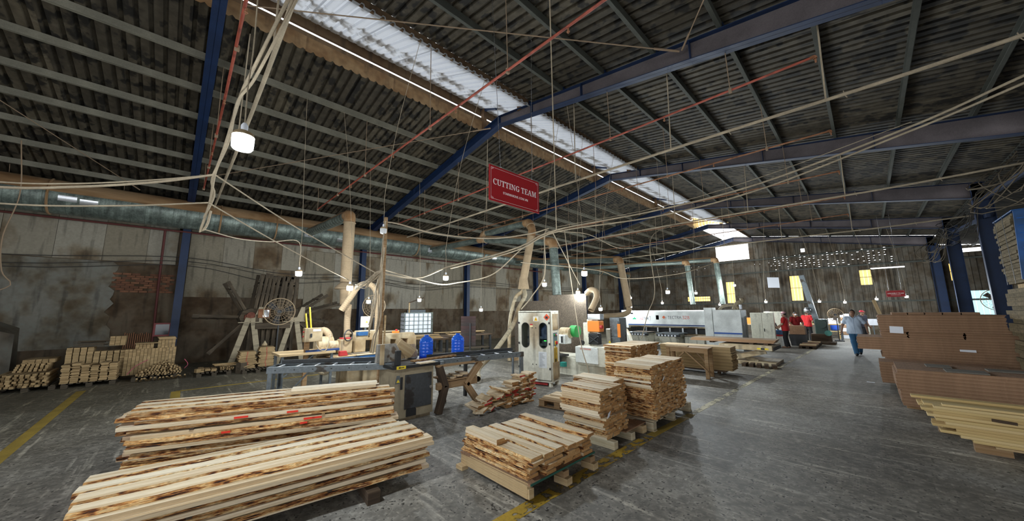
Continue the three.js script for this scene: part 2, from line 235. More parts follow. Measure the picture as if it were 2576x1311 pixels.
{ // ceiling: left slope, right slope, roof light strip over the ridge
  const roof = struct('ceiling'), n = 43;
  const lg = [0, 1, 2, 3].map(k => shiftUV(ribbed(-17.75, -7.95, x => roofY(x) + PH + 0.005, 0), k * 2.3, k * 0.7)), rg = [0, 1, 2, 3].map(k => shiftUV(ribbed(-5.98, 3.9, x => roofY(x) + PH + 0.005, 0), k * 3.1 + 1, k * 0.5));
  for (let i = 0; i < n; i++) { const z = ZF + i * 1.0; const a = part('roof_sheet', lg[i * 3 % 4], M.roof[(i * 7 + 1) % 4], roof); a.position.z = z; a.position.y = (i % 2) * 0.002; const b = part('roof_sheet', rg[i * 5 % 4], M.roof[(i * 3 + 2) % 4], roof); b.position.z = z; b.position.y = (i % 2) * 0.002; }
  // C purlins
  const zc = (ZF + ZB) / 2, zl = ZB - ZF; const cee = (x, w, h, y) => [bb(x - w / 2, x + w / 2, y, y + 0.006, ZF, ZB), bb(x - w / 2, x + w / 2, y + h - 0.006, y + h, ZF, ZB), bb(x - 0.004 + w / 2, x + w / 2 + 0.002, y, y + h, ZF, ZB)];
  for (const d of [2.27, 3.38, 4.5, 5.55, 6.7, 7.8, 9.05, 10.15]) { const x = RX - d; part('purlin', cee(x, 0.065, PH, roofY(x)).map(g => g), d < 1.2 ? M.purlinDust : M.purlin, roof); }
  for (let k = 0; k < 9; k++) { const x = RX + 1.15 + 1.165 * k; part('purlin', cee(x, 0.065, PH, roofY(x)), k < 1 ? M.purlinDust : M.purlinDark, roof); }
  for (const [xx, ya] of [[-7.93, 7.45]]) for (let z = ZB; z > -25.5; z -= 2) { const p = [[0, 7.80]]; for (let q = 0; q <= 40; q++) { const f = (q * 0.05) % 0.2; p.push([q * 0.05, ya + (f < 0.12 ? 0.0 : f < 0.18 ? 0.05 : 0.02)]); } p.push([2, 7.80]); part('upstand_plate', extr(p, 0.012).rotateY(Math.PI / 2).translate(xx - 0.012 + 0.0, 0, z), M.tan, roof); }
  part('eave_rail', bb(-8.0, -7.95, 7.80, 7.92, -25.7, ZB), M.purlinDust, roof);
}
{ // raised ridge light: translucent sheets on small posts, open along the left edge
  const mon = struct('ceiling_skylight'); const mg = ribbed(-8.15, -5.86, x => 7.41 + 0.42 * (-5.95 - x), 0, 1.0, 0.05);
  for (let z = ZB - 1; z > -25.8; z -= 1) { const s = part('translucent_sheet', mg, M.frp, mon); s.position.z = z; }
  part('edge_rail', bb(-8.10, -8.03, 8.075, 8.30, -25.7, ZB), M.purlinDust, mon);
  for (const z of FZ.slice(0, 6)) { part('post', bb(-7.97, -7.83, 7.5, 8.2, z - 0.06, z + 0.06), M.purlinDust, mon); part('brace', bar([-8.4, 8.36, z], [-7.3, 7.98, z], 0.07, 0.1), M.blue, mon); part('post', bb(-6.36, -6.2, 7.45, 7.62, z - 0.05, z + 0.05), M.purlinDust, mon); }
  const eg = []; for (let i = 0; i < 11; i++) { const x = -8.0 + i * 0.2; eg.push(i); const top = 7.41 + 0.42 * (-5.95 - (x + 0.1)); part('end_light_pane', bb(x, x + 0.185, roofY(x) + 0.02, Math.max(top, roofY(x) + 0.1), -25.72, -25.71), M.frpYellow, mon); }
}
{ // blue portal frames
  FZ.slice(0, 7).forEach((z, i) => {
    const f = struct('steel_frame'); const fl = 0.2, t = 0.014;
    const half = (xa, xb, dep) => { const N = 1; const web = [], top = [], bot = []; const ya = roofY(xa), yb = roofY(xb), da = dep(xa), db = dep(xb);
      const hx = (w, ya0, ya1, yb0, yb1) => xa < xb ? hexa([[xa, ya0, z + w], [xb, yb0, z + w], [xb, yb0, z - w], [xa, ya0, z - w], [xa, ya1, z + w], [xb, yb1, z + w], [xb, yb1, z - w], [xa, ya1, z - w]]) : null;
      return { web: hx(0.005, ya - da, ya, yb - db, yb), top: hx(fl / 2, ya - t, ya, yb - t, yb), bot: hx(fl / 2, ya - da, ya - da + t, yb - db, yb - db + t) }; };
    const dL = x => 0.27 + 0.012 * Math.max(0, -12 - x), dR = x => 0.27 + 0.034 * Math.max(0, x + 5.5);
    for (const [xa, xb, d] of [[-17.5, -12.2, dL], [-12.2, -7.1, dL], [-7.1, -1.8, dR], [-1.8, 3.2, dR]]) { const h = half(xa, xb, d); part('rafter_web', h.web, M.blueDusty === 0 ? M.blue : (xa >= -7.2 ? M.blueDusty : M.blue), f); part('rafter_flange', h.top, M.blue, f); part('rafter_flange', h.bot, M.blue, f); }
    const st = []; for (const x of [-15, -12.2, -9.6, -7.1, -5.8, -4.2, -1.8, 0.6]) { const d = x < RX ? dL(x) : dR(x); st.push(bb(x - 0.006, x + 0.006, roofY(x) - d, roofY(x), z - fl / 2 + 0.005, z + fl / 2 - 0.005)); } part('stiffener', st, M.blue, f);
    const colI = (x, y1, w = 0.15) => [bb(x - w, x - w + 0.015, 0, y1, z - 0.11, z + 0.11), bb(x + w - 0.015, x + w, 0, y1, z - 0.11, z + 0.11), bb(x - w + 0.015, x + w - 0.015, 0, y1, z - 0.005, z + 0.005)];
    part('column', colI(-17.33, roofY(-17.33) - 0.02), M.blue, f); const cr = colI(3.12, roofY(3.1) - 0.02, 0.21); part('column', cr, M.blue, f); part('base_plate', [bx(0.4, 0.02, 0.3, -17.33, 0.01, z), bx(0.4, 0.02, 0.3, 3.12, 0.01, z)], M.blue, f);
    const cl = []; for (const d of [1.15, 2.27, 3.38, 4.5, 5.55, 6.7, 7.8, 9.05]) { const x = RX - d; cl.push(bb(x + 0.04, x + 0.05, roofY(x), roofY(x) + 0.12, z - 0.05, z + 0.05)); } for (let k = 0; k < 9; k++) { const x = RX + 1.15 + 1.165 * k; cl.push(bb(x + 0.045, x + 0.055, roofY(x), roofY(x) + 0.12, z - 0.05, z + 0.05)); } part('purlin_cleat', cl, M.blue, f);
  });
}
{ // left wall: masonry below, sheets of board above
  const w = struct('wall_left');
  part('masonry', bb(-17.95, -17.56, 0, 6.0, ZF, ZB), M.masonry, w);
  // concrete render patch with a ragged edge
  const pts = []; for (let i = 0; i <= 20; i++) { const y = 0.75 + i * 0.14; pts.push([-1.56 + 0.07 * Math.sin(i * 2.1) + 0.04 * Math.sin(i * 5.3) + (i < 4 ? 0.1 * (4 - i) : 0), y]); }
  part('render_patch', extr([...pts, [-9.8, 3.55], [-9.8, 0.7]], 0.03).rotateY(Math.PI / 2).translate(-17.56, 0, 0), M.patch, w);
  const put = (y0, y1, za, zb, step) => { for (let z = za; z > zb + 0.01; z -= step) { const z1 = Math.max(zb, z - step), o = rr(0, 0.012); part('wall_board', shiftUV(bb(-17.56, -17.53 + o, y0 + rr(0, 0.02), y1 - 0.006, z1 + 0.004, z - 0.004), rr(0, 9), rr(0, 9)), pick(M.panel), w); } };
  put(3.56, 4.98, 9.9, 0.14, 1.0); put(4.98, 5.95, 9.9, 0.14, 1.0);
  put(2.40, 3.62, -0.18, -4.05, 1.22); put(3.62, 4.85, -0.18, -4.05, 0.98); put(4.85, 5.9, -0.18, -4.05, 1.22);
  put(1.95, 3.3, -4.05, -12.8, 1.22); put(3.3, 4.6, -4.05, -12.8, 1.22); put(4.6, 5.9, -4.05, -12.8, 1.22);
  put(1.8, 3.4, -13.1, -32.6, 1.22); put(3.4, 5.9, -13.1, -32.6, 1.22);
  // open brickwork between the render and the column
  for (let r = 0; r < 9; r++) for (let c = 0; c < 7; c++) { if ((r * 5 + c * 3) % 7 === 0) continue; const z = 1.5 - c * 0.215 - (r % 2) * 0.1; if (z < 0.2) continue; part('brick', bx(0.06, 0.062, 0.2, -17.54 + rr(-0.008, 0.012), 2.56 + r * 0.074, z), pick(M.brick), w); }
}
function wallWithHoles(name, { x0, x1, y0, top, z, holes, mats, pitch = 1.0, t = 0.02 }) {
  const w = struct(name); const xs = [x0, x1]; for (const h of holes) xs.push(h[0], h[1]); for (let x = x0 + pitch; x < x1; x += pitch) xs.push(x); xs.sort((a, b) => a - b);
  for (let i = 0; i + 1 < xs.length; i++) { const a = xs[i], b = xs[i + 1]; if (b - a < 0.0005) continue; const m = (a + b) / 2; const cuts = holes.filter(h => h[0] < m && h[1] > m).sort((p, q) => p[2] - q[2]); let y = y0; const seg = []; for (const h of cuts) { if (h[2] > y) seg.push([y, h[2]]); y = h[3]; } seg.push([y, null]);
    for (const [ya, yb] of seg) { const ya0 = ya, T0 = yb ?? top(a), T1 = yb ?? top(b); if (Math.max(T0, T1) <= ya0 + 0.02) continue; const n = Math.max(1, Math.round((b - a) / 0.25)), gs = []; for (let k = 0; k < n; k++) { const xa = lerp(a, b, k / n), xb = lerp(a, b, (k + 1) / n), xm = lerp(xa, xb, 0.6), q = yb ?? null, ta = q ?? top(xa), tb = q ?? top(xb), tm = q ?? top(xm);
        gs.push(hexa([[xa, ya0, z + t], [xm, ya0, z + t], [xm, ya0, z - t], [xa, ya0, z - t], [xa, ta, z + t], [xm, tm, z + t], [xm, tm, z - t], [xa, ta, z - t]])); gs.push(hexa([[xm, ya0, z + t + 0.03], [xb, ya0, z + t + 0.03], [xb, ya0, z - t], [xm, ya0, z - t], [xm, tm, z + t + 0.03], [xb, tb, z + t + 0.03], [xb, tb, z - t], [xm, tm, z - t]])); }
      part('wall_sheet', gs, pick(mats), w); } }
  return w;
}
const gableTop = x => x < XR ? roofY(x) + 0.14 : 5.55 - 0.13 * (x - XR);
const FAR_GAPS = []; { const r = mulberry(5); for (let i = 0; i < 26; i++) for (let j = 0; j < 7; j++) if (r() < 0.42) { const x = -4.9 + i * 0.25 + r() * 0.03, y = 4.75 + j * 0.16 + 0.0; FAR_GAPS.push([x, x + 0.05 + r() * 0.06, y, y + 0.028]); } for (let i = 0; i < 26; i++) { const x = -13 + i * 0.33 + r() * 0.2; if (x < -8.8 || x > -6) FAR_GAPS.push([x, x + 0.03, 5.2 + r() * 0.5, 0]); } FAR_GAPS.forEach(g => { if (!g[3]) g[3] = g[2] + 0.03; }); }
const FAR_HOLES = [[-8.55, -6.2, 5.8, 7.05], [-8.02, -7.45, 2.06, 4.03], [-3.84, -3.18, 2.39, 4.21], [-0.15, 0.39, 3.33, 4.32], [-3.0, -2.77, 5.92, 6.18], [3.62, 4.0, 3.37, 4.38], [3.9, 5.9, 5.0, 5.22], [3.75, 5.3, 1.3, 2.75], [0.4, 1.9, 4.34, 4.42], [-11.1, -9.3, 2.5, 2.9]];
{
  const w = wallWithHoles('wall_far', { x0: -17.6, x1: XO, y0: 1.1, top: gableTop, z: ZF, holes: FAR_HOLES.concat(FAR_GAPS), mats: M.sheetWall });
  part('dado', bb(-17.6, XO, 0, 1.1, ZF - 0.1, ZF + 0.1), M.concreteWall, w);
  for (const y of [2.2, 4.6, 5.6]) part('sheeting_rail', bb(-17.5, XO, y, y + 0.1, ZF + 0.06, ZF + 0.14), M.purlinDark, w);
  FAR_HOLES.slice(1, 4).concat([FAR_HOLES[5], FAR_HOLES[9]]).forEach(h => { const win = struct('window_1'); win.name = numbered('window'); for (let x = h[0]; x < h[1] - 0.02; x += 0.19) part('window_pane', bb(x, Math.min(h[1], x + 0.18), h[2], h[3], ZF - 0.01, ZF), M.frpYellow, win); part('window_frame', [bb(h[0] - 0.04, h[1] + 0.04, h[2] - 0.04, h[2], ZF - 0.03, ZF + 0.06), bb(h[0] - 0.04, h[1] + 0.04, h[3], h[3] + 0.04, ZF - 0.03, ZF + 0.06), bb(h[0], h[1], (h[2] + h[3]) / 2, (h[2] + h[3]) / 2 + 0.03, ZF + 0.03, ZF + 0.05)], M.purlinDark, win); });
  const door = struct('door_1'); for (let x = 3.75; x < 5.28; x += 0.2) part('strip_curtain', bb(x, x + 0.19, 1.3, 2.75, ZF - 0.012, ZF), new THREE.MeshPhysicalMaterial({ color: lin(0.75, 0.95, 0.98), roughness: 1, transmission: 0.5, thickness: 0 }), door);
}
{ // back and right walls, unseen openings added for daylight, and the lean-to roof
  const bh = [[-7, 3.0, 0, 4.8]]; wallWithHoles('wall_back', { x0: -17.6, x1: XO, y0: 0, top: gableTop, z: ZB, holes: bh, mats: M.sheetWall, pitch: 2 });
  const wr = struct('wall_right'); for (const [za, zb, y0, y1] of [[ZF, -4.5, 0, 4.4], [-4.5, 9, 4.0, 4.4], [9, ZB, 0, 4.4]]) part('wall_sheet', bb(XO, XO + 0.06, y0, y1, za, zb), M.sheetWall[1], wr);
  const lean = struct('ceiling_side'); for (let i = 0; i < 22; i++) { const z = ZF + i * 2 - 0.2; part('roof_sheet', shiftUV(ribbed(3.0, XO + 0.2, x => 5.62 - 0.13 * (x - XR), 0, 2.0, 0.03, 0.25), i * 1.7, i), M.roofDark, lean).position.z = z; }
  for (const x of [4.6, 6.2, 7.8, 9.4, 11]) part('purlin', bb(x - 0.03, x + 0.03, 5.46 - 0.13 * (x - XR), 5.6 - 0.13 * (x - XR), ZF, ZB), M.purlinDark, lean);
}
// ---------------------------------------------------------------- boards
// a board along x, its base at y 0: sawn faces (material 0), live or sawn long edges (1 front, 3 back), cut ends (2)
function boardGeo(L, w, t, { wf = 0, wb = 0, n = 0, bow = 0, taper = 0, out = 0, r = R } = {}) {
  n = n || Math.max(2, Math.round(L / ((wf || wb) ? 0.09 : 0.4))); const s0 = Math.floor(r() * 9999), ou = r() * 2, ov = r() * 2; const st = [];
  const nz = (i, f, k) => vn(i / n, 0.37, Math.max(2, Math.round(f)), 3, s0 + k) - 0.5;
  for (let i = 0; i <= n; i++) { const e = (tp, sgn, k) => { if (!tp) return [0, 0, 0]; const wob = nz(i, n / 5, k) * 0.05 * Math.min(1, w / 0.15) + nz(i, n / 1.6, k + 5) * 0.014; const sl = t * tp * (0.55 + 0.9 * (vn(i / n, 0.2, Math.max(2, Math.round(n / 6)), 2, s0 + k + 9))) + nz(i, n, k + 13) * 0.008; return [wob, sl, nz(i, n, k + 17) * 0.012]; };
    const F = e(wf, 1, 1), B = e(wb, -1, 2), x = lerp(-L / 2, L / 2, i / n), y = bow * Math.sin(i / n * 3.14), tw = 1 - taper * i / n, h = w / 2 * tw;
    const zt = Math.min(h + out, h - Math.max(0, F[1]) + F[0]), zb = Math.min(h + out, h + F[0] + Math.min(0, F[1])); const kt = Math.max(-h, -h + Math.max(0, B[1]) + B[0]), kb = Math.max(-h, -h + B[0] + Math.min(0, B[1]));
    st.push([[x, y + t, kt], [x, y + t, zt], [x, y + t * (0.5 + (wf ? 0.25 * nz(i, n, 31) : 0)), Math.min(h + out, (zt + zb) / 2 + (wf ? 0.004 : 0) + F[2])], [x, y, zb], [x, y, kb], [x, y + t * 0.5, Math.max(-h, (kt + kb) / 2 - B[2])]]); }
  const P = [], U = [], G = []; const face = (a, b, m, uvf) => { const k0 = P.length / 3; for (let i = 0; i < n; i++) { const q = [st[i][a], st[i][b], st[i + 1][b], st[i + 1][a]]; for (const k of [0, 1, 2, 0, 2, 3]) { P.push(...q[k]); U.push(...uvf(q[k])); } } G.push([k0, P.length / 3 - k0, m]); };
  const uT = p => [p[0] + ou, p[2] + ov], uE = p => [p[0] + ou, p[1] * 1.1 + ov];
  face(0, 1, 0, uT); face(1, 2, 1, uE); face(2, 3, 1, uE); face(3, 4, 0, uT); face(4, 5, 3, uE); face(5, 0, 3, uE);
  const k0 = P.length / 3; for (const [i, d] of [[0, 1], [n, 0]]) for (let k = 1; k < 5; k++) { const tri = d ? [0, k + 1, k] : [0, k, k + 1]; for (const q of tri) { P.push(...st[i][q]); U.push(st[i][q][2] + ou, st[i][q][1] + ov); } } G.push([k0, P.length / 3 - k0, 2]);
  const g = new THREE.BufferGeometry(); g.setAttribute('position', new THREE.Float32BufferAttribute(P, 3)); g.setAttribute('uv', new THREE.Float32BufferAttribute(U, 2));
  for (const q of G) g.addGroup(...q); g.computeVertexNormals(); return g;
}
const boardMats = (o = {}) => [o.top || pick(M.sawn), o.front || (o.wf ? pick(M.bark) : pick(M.sawn)), o.end || pick(M.end), o.back || (o.wb ? pick(M.bark) : pick(M.sawn))];
function place(name, label, cat, g, ms, x, y, z, ry, group, rz = 0, rx = 0) { const o = mesh(name, g, ms); o.position.set(x, y, z); o.rotation.set(rx, ry, rz, 'YXZ'); return tag(o, label, cat, group); }

// long live-edge stacks: boards along local x; origin at the floor under the middle, front is local +z
function longStack({ x, z, ry, base, layers, where, group, redEnds, skip = [] }) {
  const c = Math.cos(ry), s = Math.sin(ry); const W = (lx, lz) => [x + lx * c + lz * s, z - lx * s + lz * c]; let y = base; const N = layers.length;
  layers.forEach((ly, li) => { const { L = 2.5, w0, w1, cols, t = 0.034, dx = 0, st = 0 } = ly; let zz = w1; const seam = (w1 - w0) / cols; const fromTop = N - 1 - li;
    if (st) { for (const sx of (ly.sx || [-0.75, 0.62])) { const [px, pz] = W(sx, (w0 + w1) / 2); const o = place('sticker', `spacer stick at the ${sx < 0 ? 'far' : 'aisle'} end, ${ord(fromTop)} layer down, in ${where}`, 'stick', bx(0.035, st, w1 - w0 + 0.05, 0, st / 2, 0, { c: 0.002 }), pick([M.block, M.blockPale, M.blockDark]), px, y, pz, ry); } y += st; }
    for (let k = 0; k < cols; k++) { const w = seam * (1 + rr(-0.10, 0.10)), LL = L + rr(-0.07, 0.07), front = k === 0; const live = ly.live ?? (R() < 0.8 ? 1 : 0.0);
      const lb = live && R() < 0.75, lf = (front ? (ly.f ?? live) : (R() < 0.75 ? 1 : 0)); const g = boardGeo(LL, seam * 0.985, t, { wf: lf ? (fromTop ? rr(0.5, 1.2) : rr(0.9, 1.6)) : 0, wb: lb ? rr(0.2, 0.9) : 0, out: front ? 0.05 : 0 });
      const cz = w1 - seam * (k + 0.5), cx = dx + rr(-0.04, 0.04) + cz * c / s, up = fromTop && lf && R() < 0.5; const [px, pz] = W(cx, cz + (front ? rr(0, 0.04) : 0)); const red = redEnds && R() < redEnds;
      place('rough_board', `live-edge board, ${ord(fromTop)} layer down, ${ord(k)} from the front, in ${where}`, 'board', g, boardMats({ wf: lf, wb: lb, end: red ? M.redEnd : undefined }), px, y + (up ? t : 0), pz, ry + (up ? Math.PI : 0), group, up ? Math.PI : 0); if (front && ly.marks && !up) for (let q = 0; q < 2; q++) part('paint_mark', bx(0.07 + R() * 0.06, 0.02, 0.006, -0.55 + R() * 1.0, t * 0.5, w1 - cz + 0.012), M.redPaint, scene.children[scene.children.length - 1]); }
    y += t + 0.0015; });
  return y;
}
// S1: near stack
{ const ry = Math.PI / 2 - 0.115 + 0.0;                             // local +x points to -z
  const layers = [{ cols: 4, w0: -0.4, w1: 0.36, t: 0.034 }, { cols: 4, w0: -0.4, w1: 0.42, t: 0.034 }, { cols: 4, w0: -0.4, w1: 0.41, t: 0.034, st: 0.022, sx: [-0.6, 0.35] }, { cols: 4, w0: -0.4, w1: 0.38 }, { cols: 4, w0: -0.4, w1: 0.40, st: 0.022, sx: [-0.6, 0.72] }, { cols: 4, w0: -0.4, w1: 0.41, dx: 0.03 }, { cols: 5, w0: -0.4, w1: 0.43, dx: 0.05, f: 0 }, { cols: 5, w0: -0.4, w1: 0.40, dx: 0.02 }, { cols: 4, w0: -0.44, w1: 0.36, L: 2.55 }];
  const SX = -4.06, SZ = -0.87;
  const top = longStack({ x: SX, z: SZ, ry, base: 0.115, layers, where: 'the nearest long stack', group: 'live-edge boards of the nearest stack', redEnds: 0.25 });
  const c = Math.cos(ry), s = Math.sin(ry); [[0.72, 'under the aisle end of'], [-0.75, 'under the far end of']].forEach(([lx, w]) => { place('timber_block', `dark square timber bearer lying ${w} the nearest long stack`, 'timber', bx(0.12, 0.113, 1.0, 0, 0.0565, 0.02, { c: 0.006 }), lx > 0 ? M.blockDark : M.block, SX + lx * c, 0, SZ - lx * s, ry); });
}
// S2: taller stack behind
{ const ry = Math.PI / 2 - 0.0 - 0.335 + 0.0; const layers = []; const W1 = [0.36, 0.38, 0.37, 0.38, 0.36, 0.35, 0.34, 0.35, 0.34, 0.34, 0.33, 0.33, 0.34, 0.31, 0.30, 0.28];
  for (let i = 0; i < 16; i++) layers.push({ cols: i % 3 ? 3 : 4, w0: -0.42, w1: W1[i] - 0.02, t: 0.037, st: [3, 7, 11].includes(i) ? 0.02 : 0, sx: [-0.68, 0.55], f: [10, 12].includes(i) ? 0 : 1, marks: i > 8 && i < 13, L: 2.56, dx: rr(-0.04, 0.04) });
  const SX = -5.22, SZ = -1.0; const ryy = Math.PI / 2 - 0.345;
  const top = longStack({ x: SX, z: SZ, ry: ryy - 0.0, base: 0.115, layers, where: 'the taller long stack', group: 'live-edge boards of the taller stack behind', redEnds: 0.8 });
  const c = Math.cos(ryy), s = Math.sin(ryy);
  for (const lx of [-0.75, 0.72]) place('timber_block', `square timber bearer under the ${lx < 0 ? 'far' : 'machine'} end of the taller long stack`, 'timber', bx(0.12, 0.113, 0.85, 0, 0.0565, 0, { c: 0.006 }), M.block, SX + lx * c, 0, SZ - lx * s, ryy);
  [[0.62, -0.02, 1.05, 0.0, 'lower'], [0.66, -0.05, 1.0, 0.032, 'upper']].forEach(([lx, lz, L, dy, w]) => place('rough_board', `short square-edged board lying on top of the taller long stack, ${w} of two`, 'board', boardGeo(L, 0.16, 0.03, {}), boardMats({}), SX + lx * c + lz * s, top + dy, SZ - lx * s + lz * c, ryy, 'short boards on the taller stack'));
}
// ---------------------------------------------------------------- stacks of cut boards on blocks and pallets
const cutGeos = [], cutW = [0.09, 0.105, 0.12, 0.135, 0.15, 0.17];
for (const w of cutW) for (const v of [0, 1, 2]) cutGeos.push({ w, v, g: boardGeo(1, w * 0.97, 0.0265, { wf: v ? 0.7 : 0, wb: v === 2 ? 0.6 : 0, n: v ? 10 : 2, bow: 0 }) });
// boards along x with one cut end towards the aisle; layers run back along -z from z0
function cutStack({ x0, x1, z0, z1, y, n, where, group, t = 0.0265, firstLive = 0.8, lean = 0, out, wide = 0, jx = 0.02, down = 0 }) {
  const L = x1 - x0; let yy = y; for (let li = 0; li < n; li++) { let z = z0 + rr(-0.02, 0.015), col = 0; const shift = lean * li + rr(-0.012, 0.012); const fromTop = n - 1 - li;
    while (z - z1 > 0.06) { let c = pick(cutGeos); if (wide && c.w < wide) c = pick(cutGeos.slice(9)); if (col === 0) { c = pick(cutGeos.filter(q => q.v === (R() < firstLive ? 1 : 0))); } const w = Math.min(c.w, Math.max(0.06, z - z1)); const sc = w < c.w ? w / c.w : 1; const flip = R() < 0.4 && col ? Math.PI : 0, up = c.v > 0 && R() < 0.45; const m = boardMats({ wf: c.v > 0, wb: c.v === 2 }); const lx = L * (1 + rr(-0.015, 0.015));
      const px = (x0 + x1) / 2 + shift + rr(-jx, jx), pz = z - w / 2; const rec = { g: c.g, m, px, yy, pz, flip, lx, sc, t };
      if (out) out.push(rec); else { const o = place('cut_board', `cut board, ${ord(fromTop + down)} layer down, ${ord(col)} from the near side, in ${where}`, 'board', c.g, m, px, yy + (up ? t : 0), pz, flip + (up ? Math.PI : 0), group, up ? Math.PI : 0); o.scale.set(lx, t / 0.0265, sc); }
      z -= w + rr(0.0, 0.006); col++; }
    yy += t + 0.001; }
  return yy;
}
function stuffPile(name, label, cat, out) {                         // many boards as one object, keeping their materials
  const by = new Map(); for (const q of out) { const M4 = new THREE.Matrix4().compose(V3(q.px, q.yy, q.pz), new THREE.Quaternion().setFromAxisAngle(V3(0, 1, 0), q.flip), V3(q.lx, q.t / 0.0265, q.sc)); const P = q.g.attributes;
    for (const gr of q.g.groups) { const m = q.m[gr.materialIndex], s = new THREE.BufferGeometry(); for (const k of ['position', 'normal', 'uv']) s.setAttribute(k, new THREE.BufferAttribute(P[k].array.slice(gr.start * P[k].itemSize, (gr.start + gr.count) * P[k].itemSize), P[k].itemSize)); s.applyMatrix4(M4); if (!by.has(m)) by.set(m, []); by.get(m).push(s); } }
  const ms = [...by.keys()], gs = ms.map(m => mergeGeometries(by.get(m))); const g = mergeGeometries(gs, true); const o = new THREE.Mesh(g, ms); o.name = numbered(name); o.castShadow = o.receiveShadow = true; scene.add(o); tag(o, label, cat); o.userData.kind = 'stuff'; return o;
}
// P1: low pile on a panel over blocks
{ const G = 'boards of the low pile by the aisle', where = 'the low pile';
  [[-2.42, -2.66, 'nearest'], [-2.42, -3.12, 'middle'], [-2.42, -3.62, 'rearmost']].forEach(([x, z, w], i) => { if (i) { const o = place('timber_block', `pale lower block under the ${w} bearer of the low pile`, 'timber', bx(0.17, 0.07, 0.10, 0, 0.035, 0, { c: 0.004 }), M.blockPale, x - 0.03, 0, z, 0.05); place('timber_block', `upper block under the ${w} bearer of the low pile`, 'timber', bx(0.14, 0.062, 0.085, 0, 0.031, 0, { c: 0.004 }), M.block, x - 0.05, 0.0705, z, -0.03); } });
  place('timber_block', 'small pale block under the far corner of the laminated beam', 'timber', bx(0.12, 0.045, 0.09, 0, 0.0225, 0, { c: 0.004 }), M.blockPale, -3.48, 0, -2.56, 0);
  const lb = thing('laminated_beam', 'laminated plywood beam under the near edge of the low pile', 'beam', [-2.98, 0.018, -2.60], -0.03); for (let i = 0; i < 4; i++) part('ply', bx(1.1, 0.028, 0.07, 0, 0.017 + i * 0.0285 + 0.02, rr(-0.004, 0.004), { c: 0.002 }), M.blockPale, lb); part('beam_end_batten', bx(0.022, 0.09, 0.065, 0.562, 0.07, 0, { c: 0.002 }), M.blockPale, lb);
  const pn = thing('sheet_board', 'brown panel with a green edge carrying the low pile', 'panel', [-2.97, 0.1545, -3.12]); part('sheet', bx(1.12, 0.018, 1.1, 0, 0.009, 0), M.chip[1], pn); part('edge_strip', bx(0.006, 0.02, 1.1, 0.563, 0.009, 0), mat(lin(0.02, 0.10, 0.07), 0.6), pn); part('edge_strip', bx(0.9, 0.012, 0.004, 0.08, 0.012, 0.552), M.blockPale, pn);
  const cols = [[-2.62, -2.80], [-2.80, -2.97], [-2.97, -3.13], [-3.13, -3.30], [-3.30, -3.46], [-3.46, -3.64]], tops = [6, 6, 6, 6, 6, 7]; const t = 0.031;
  cols.forEach(([za, zb], k) => { for (let i = 0; i < tops[k]; i++) { const w = (za - zb) * rr(0.9, 1.0), live = (k === 0 && [1, 2, 3, 4].includes(i)) || R() < 0.6; const top = i === tops[k] - 1; const lf = live || (top && [1, 4, 5].includes(k)); const g = boardGeo(rr(1.03, 1.1), w, t, { wf: lf ? rr(0.7, 1.3) : 0, wb: R() < 0.4 ? 0.6 : 0, bow: 0 });
    place('cut_board', top ? `pale board on top of the low pile, ${ord(k)} from its near edge` : `cut board, ${ord(tops[k] - 1 - i)} layer down, ${ord(k)} row from the near side, in ${where}`, 'board', g, boardMats({ wf: lf }), -2.965 + rr(-0.03, 0.03) - (k === 0 && i < 4 ? 0.04 : 0), 0.173 + i * (t + 0.0012), (za + zb) / 2 + (k === 0 ? [0.035, 0.03, 0.02, 0.03, 0.01, 0][i] : 0), rr(-0.003, 0.003), G); } });
  [0, 1].forEach(i => place('cut_board', `short pale board lying on the near end of the low pile, ${i ? 'upper' : 'lower'} of two`, 'board', boardGeo(0.58, 0.15, 0.03, { wb: 0.6, bow: 0 }), boardMats({ wb: 1 }), -3.235 + i * 0.01, 0.173 + 6 * 0.0322 + i * 0.031, -2.705 + i * 0.004, -0.02 - 0.02 * i, 'short boards on the low pile'));
}
// P2: waist-high pile on two white-ended bearers
{ const where = 'the waist-high pile', G = 'boards of the waist-high pile';
  [[-4.30, 'near'], [-4.78, 'rear']].forEach(([z, w]) => place('timber_block', `pale square bearer under the ${w} side of the waist-high pile`, 'timber', bx(0.95, 0.1, 0.095, 0, 0.05, 0, { c: 0.005 }), mat(lin(0.66, 0.64, 0.54), 0.85, 0, { map: T.wood }), -2.96, 0, z, 0));
  let y = cutStack({ x0: -3.27, x1: -2.60, z0: -4.24, z1: -4.86, y: 0.101, n: 9, where, group: G, t: 0.0285, jx: 0.025, down: 12, wide: 0.12 });
  y = cutStack({ x0: -3.31, x1: -2.66, z0: -4.2, z1: -4.84, y, n: 12, where, group: G, t: 0.0285, wide: 0.12 });
  const p = solo('paper_tag', 'white paper tag tucked into the aisle face of the waist-high pile', 'tag', bx(0.003, 0.085, 0.11, 0, 0, 0), M.paper); p.position.set(-2.592, 0.40, -4.33); p.rotation.set(0.12, 0.25, -0.3);
}
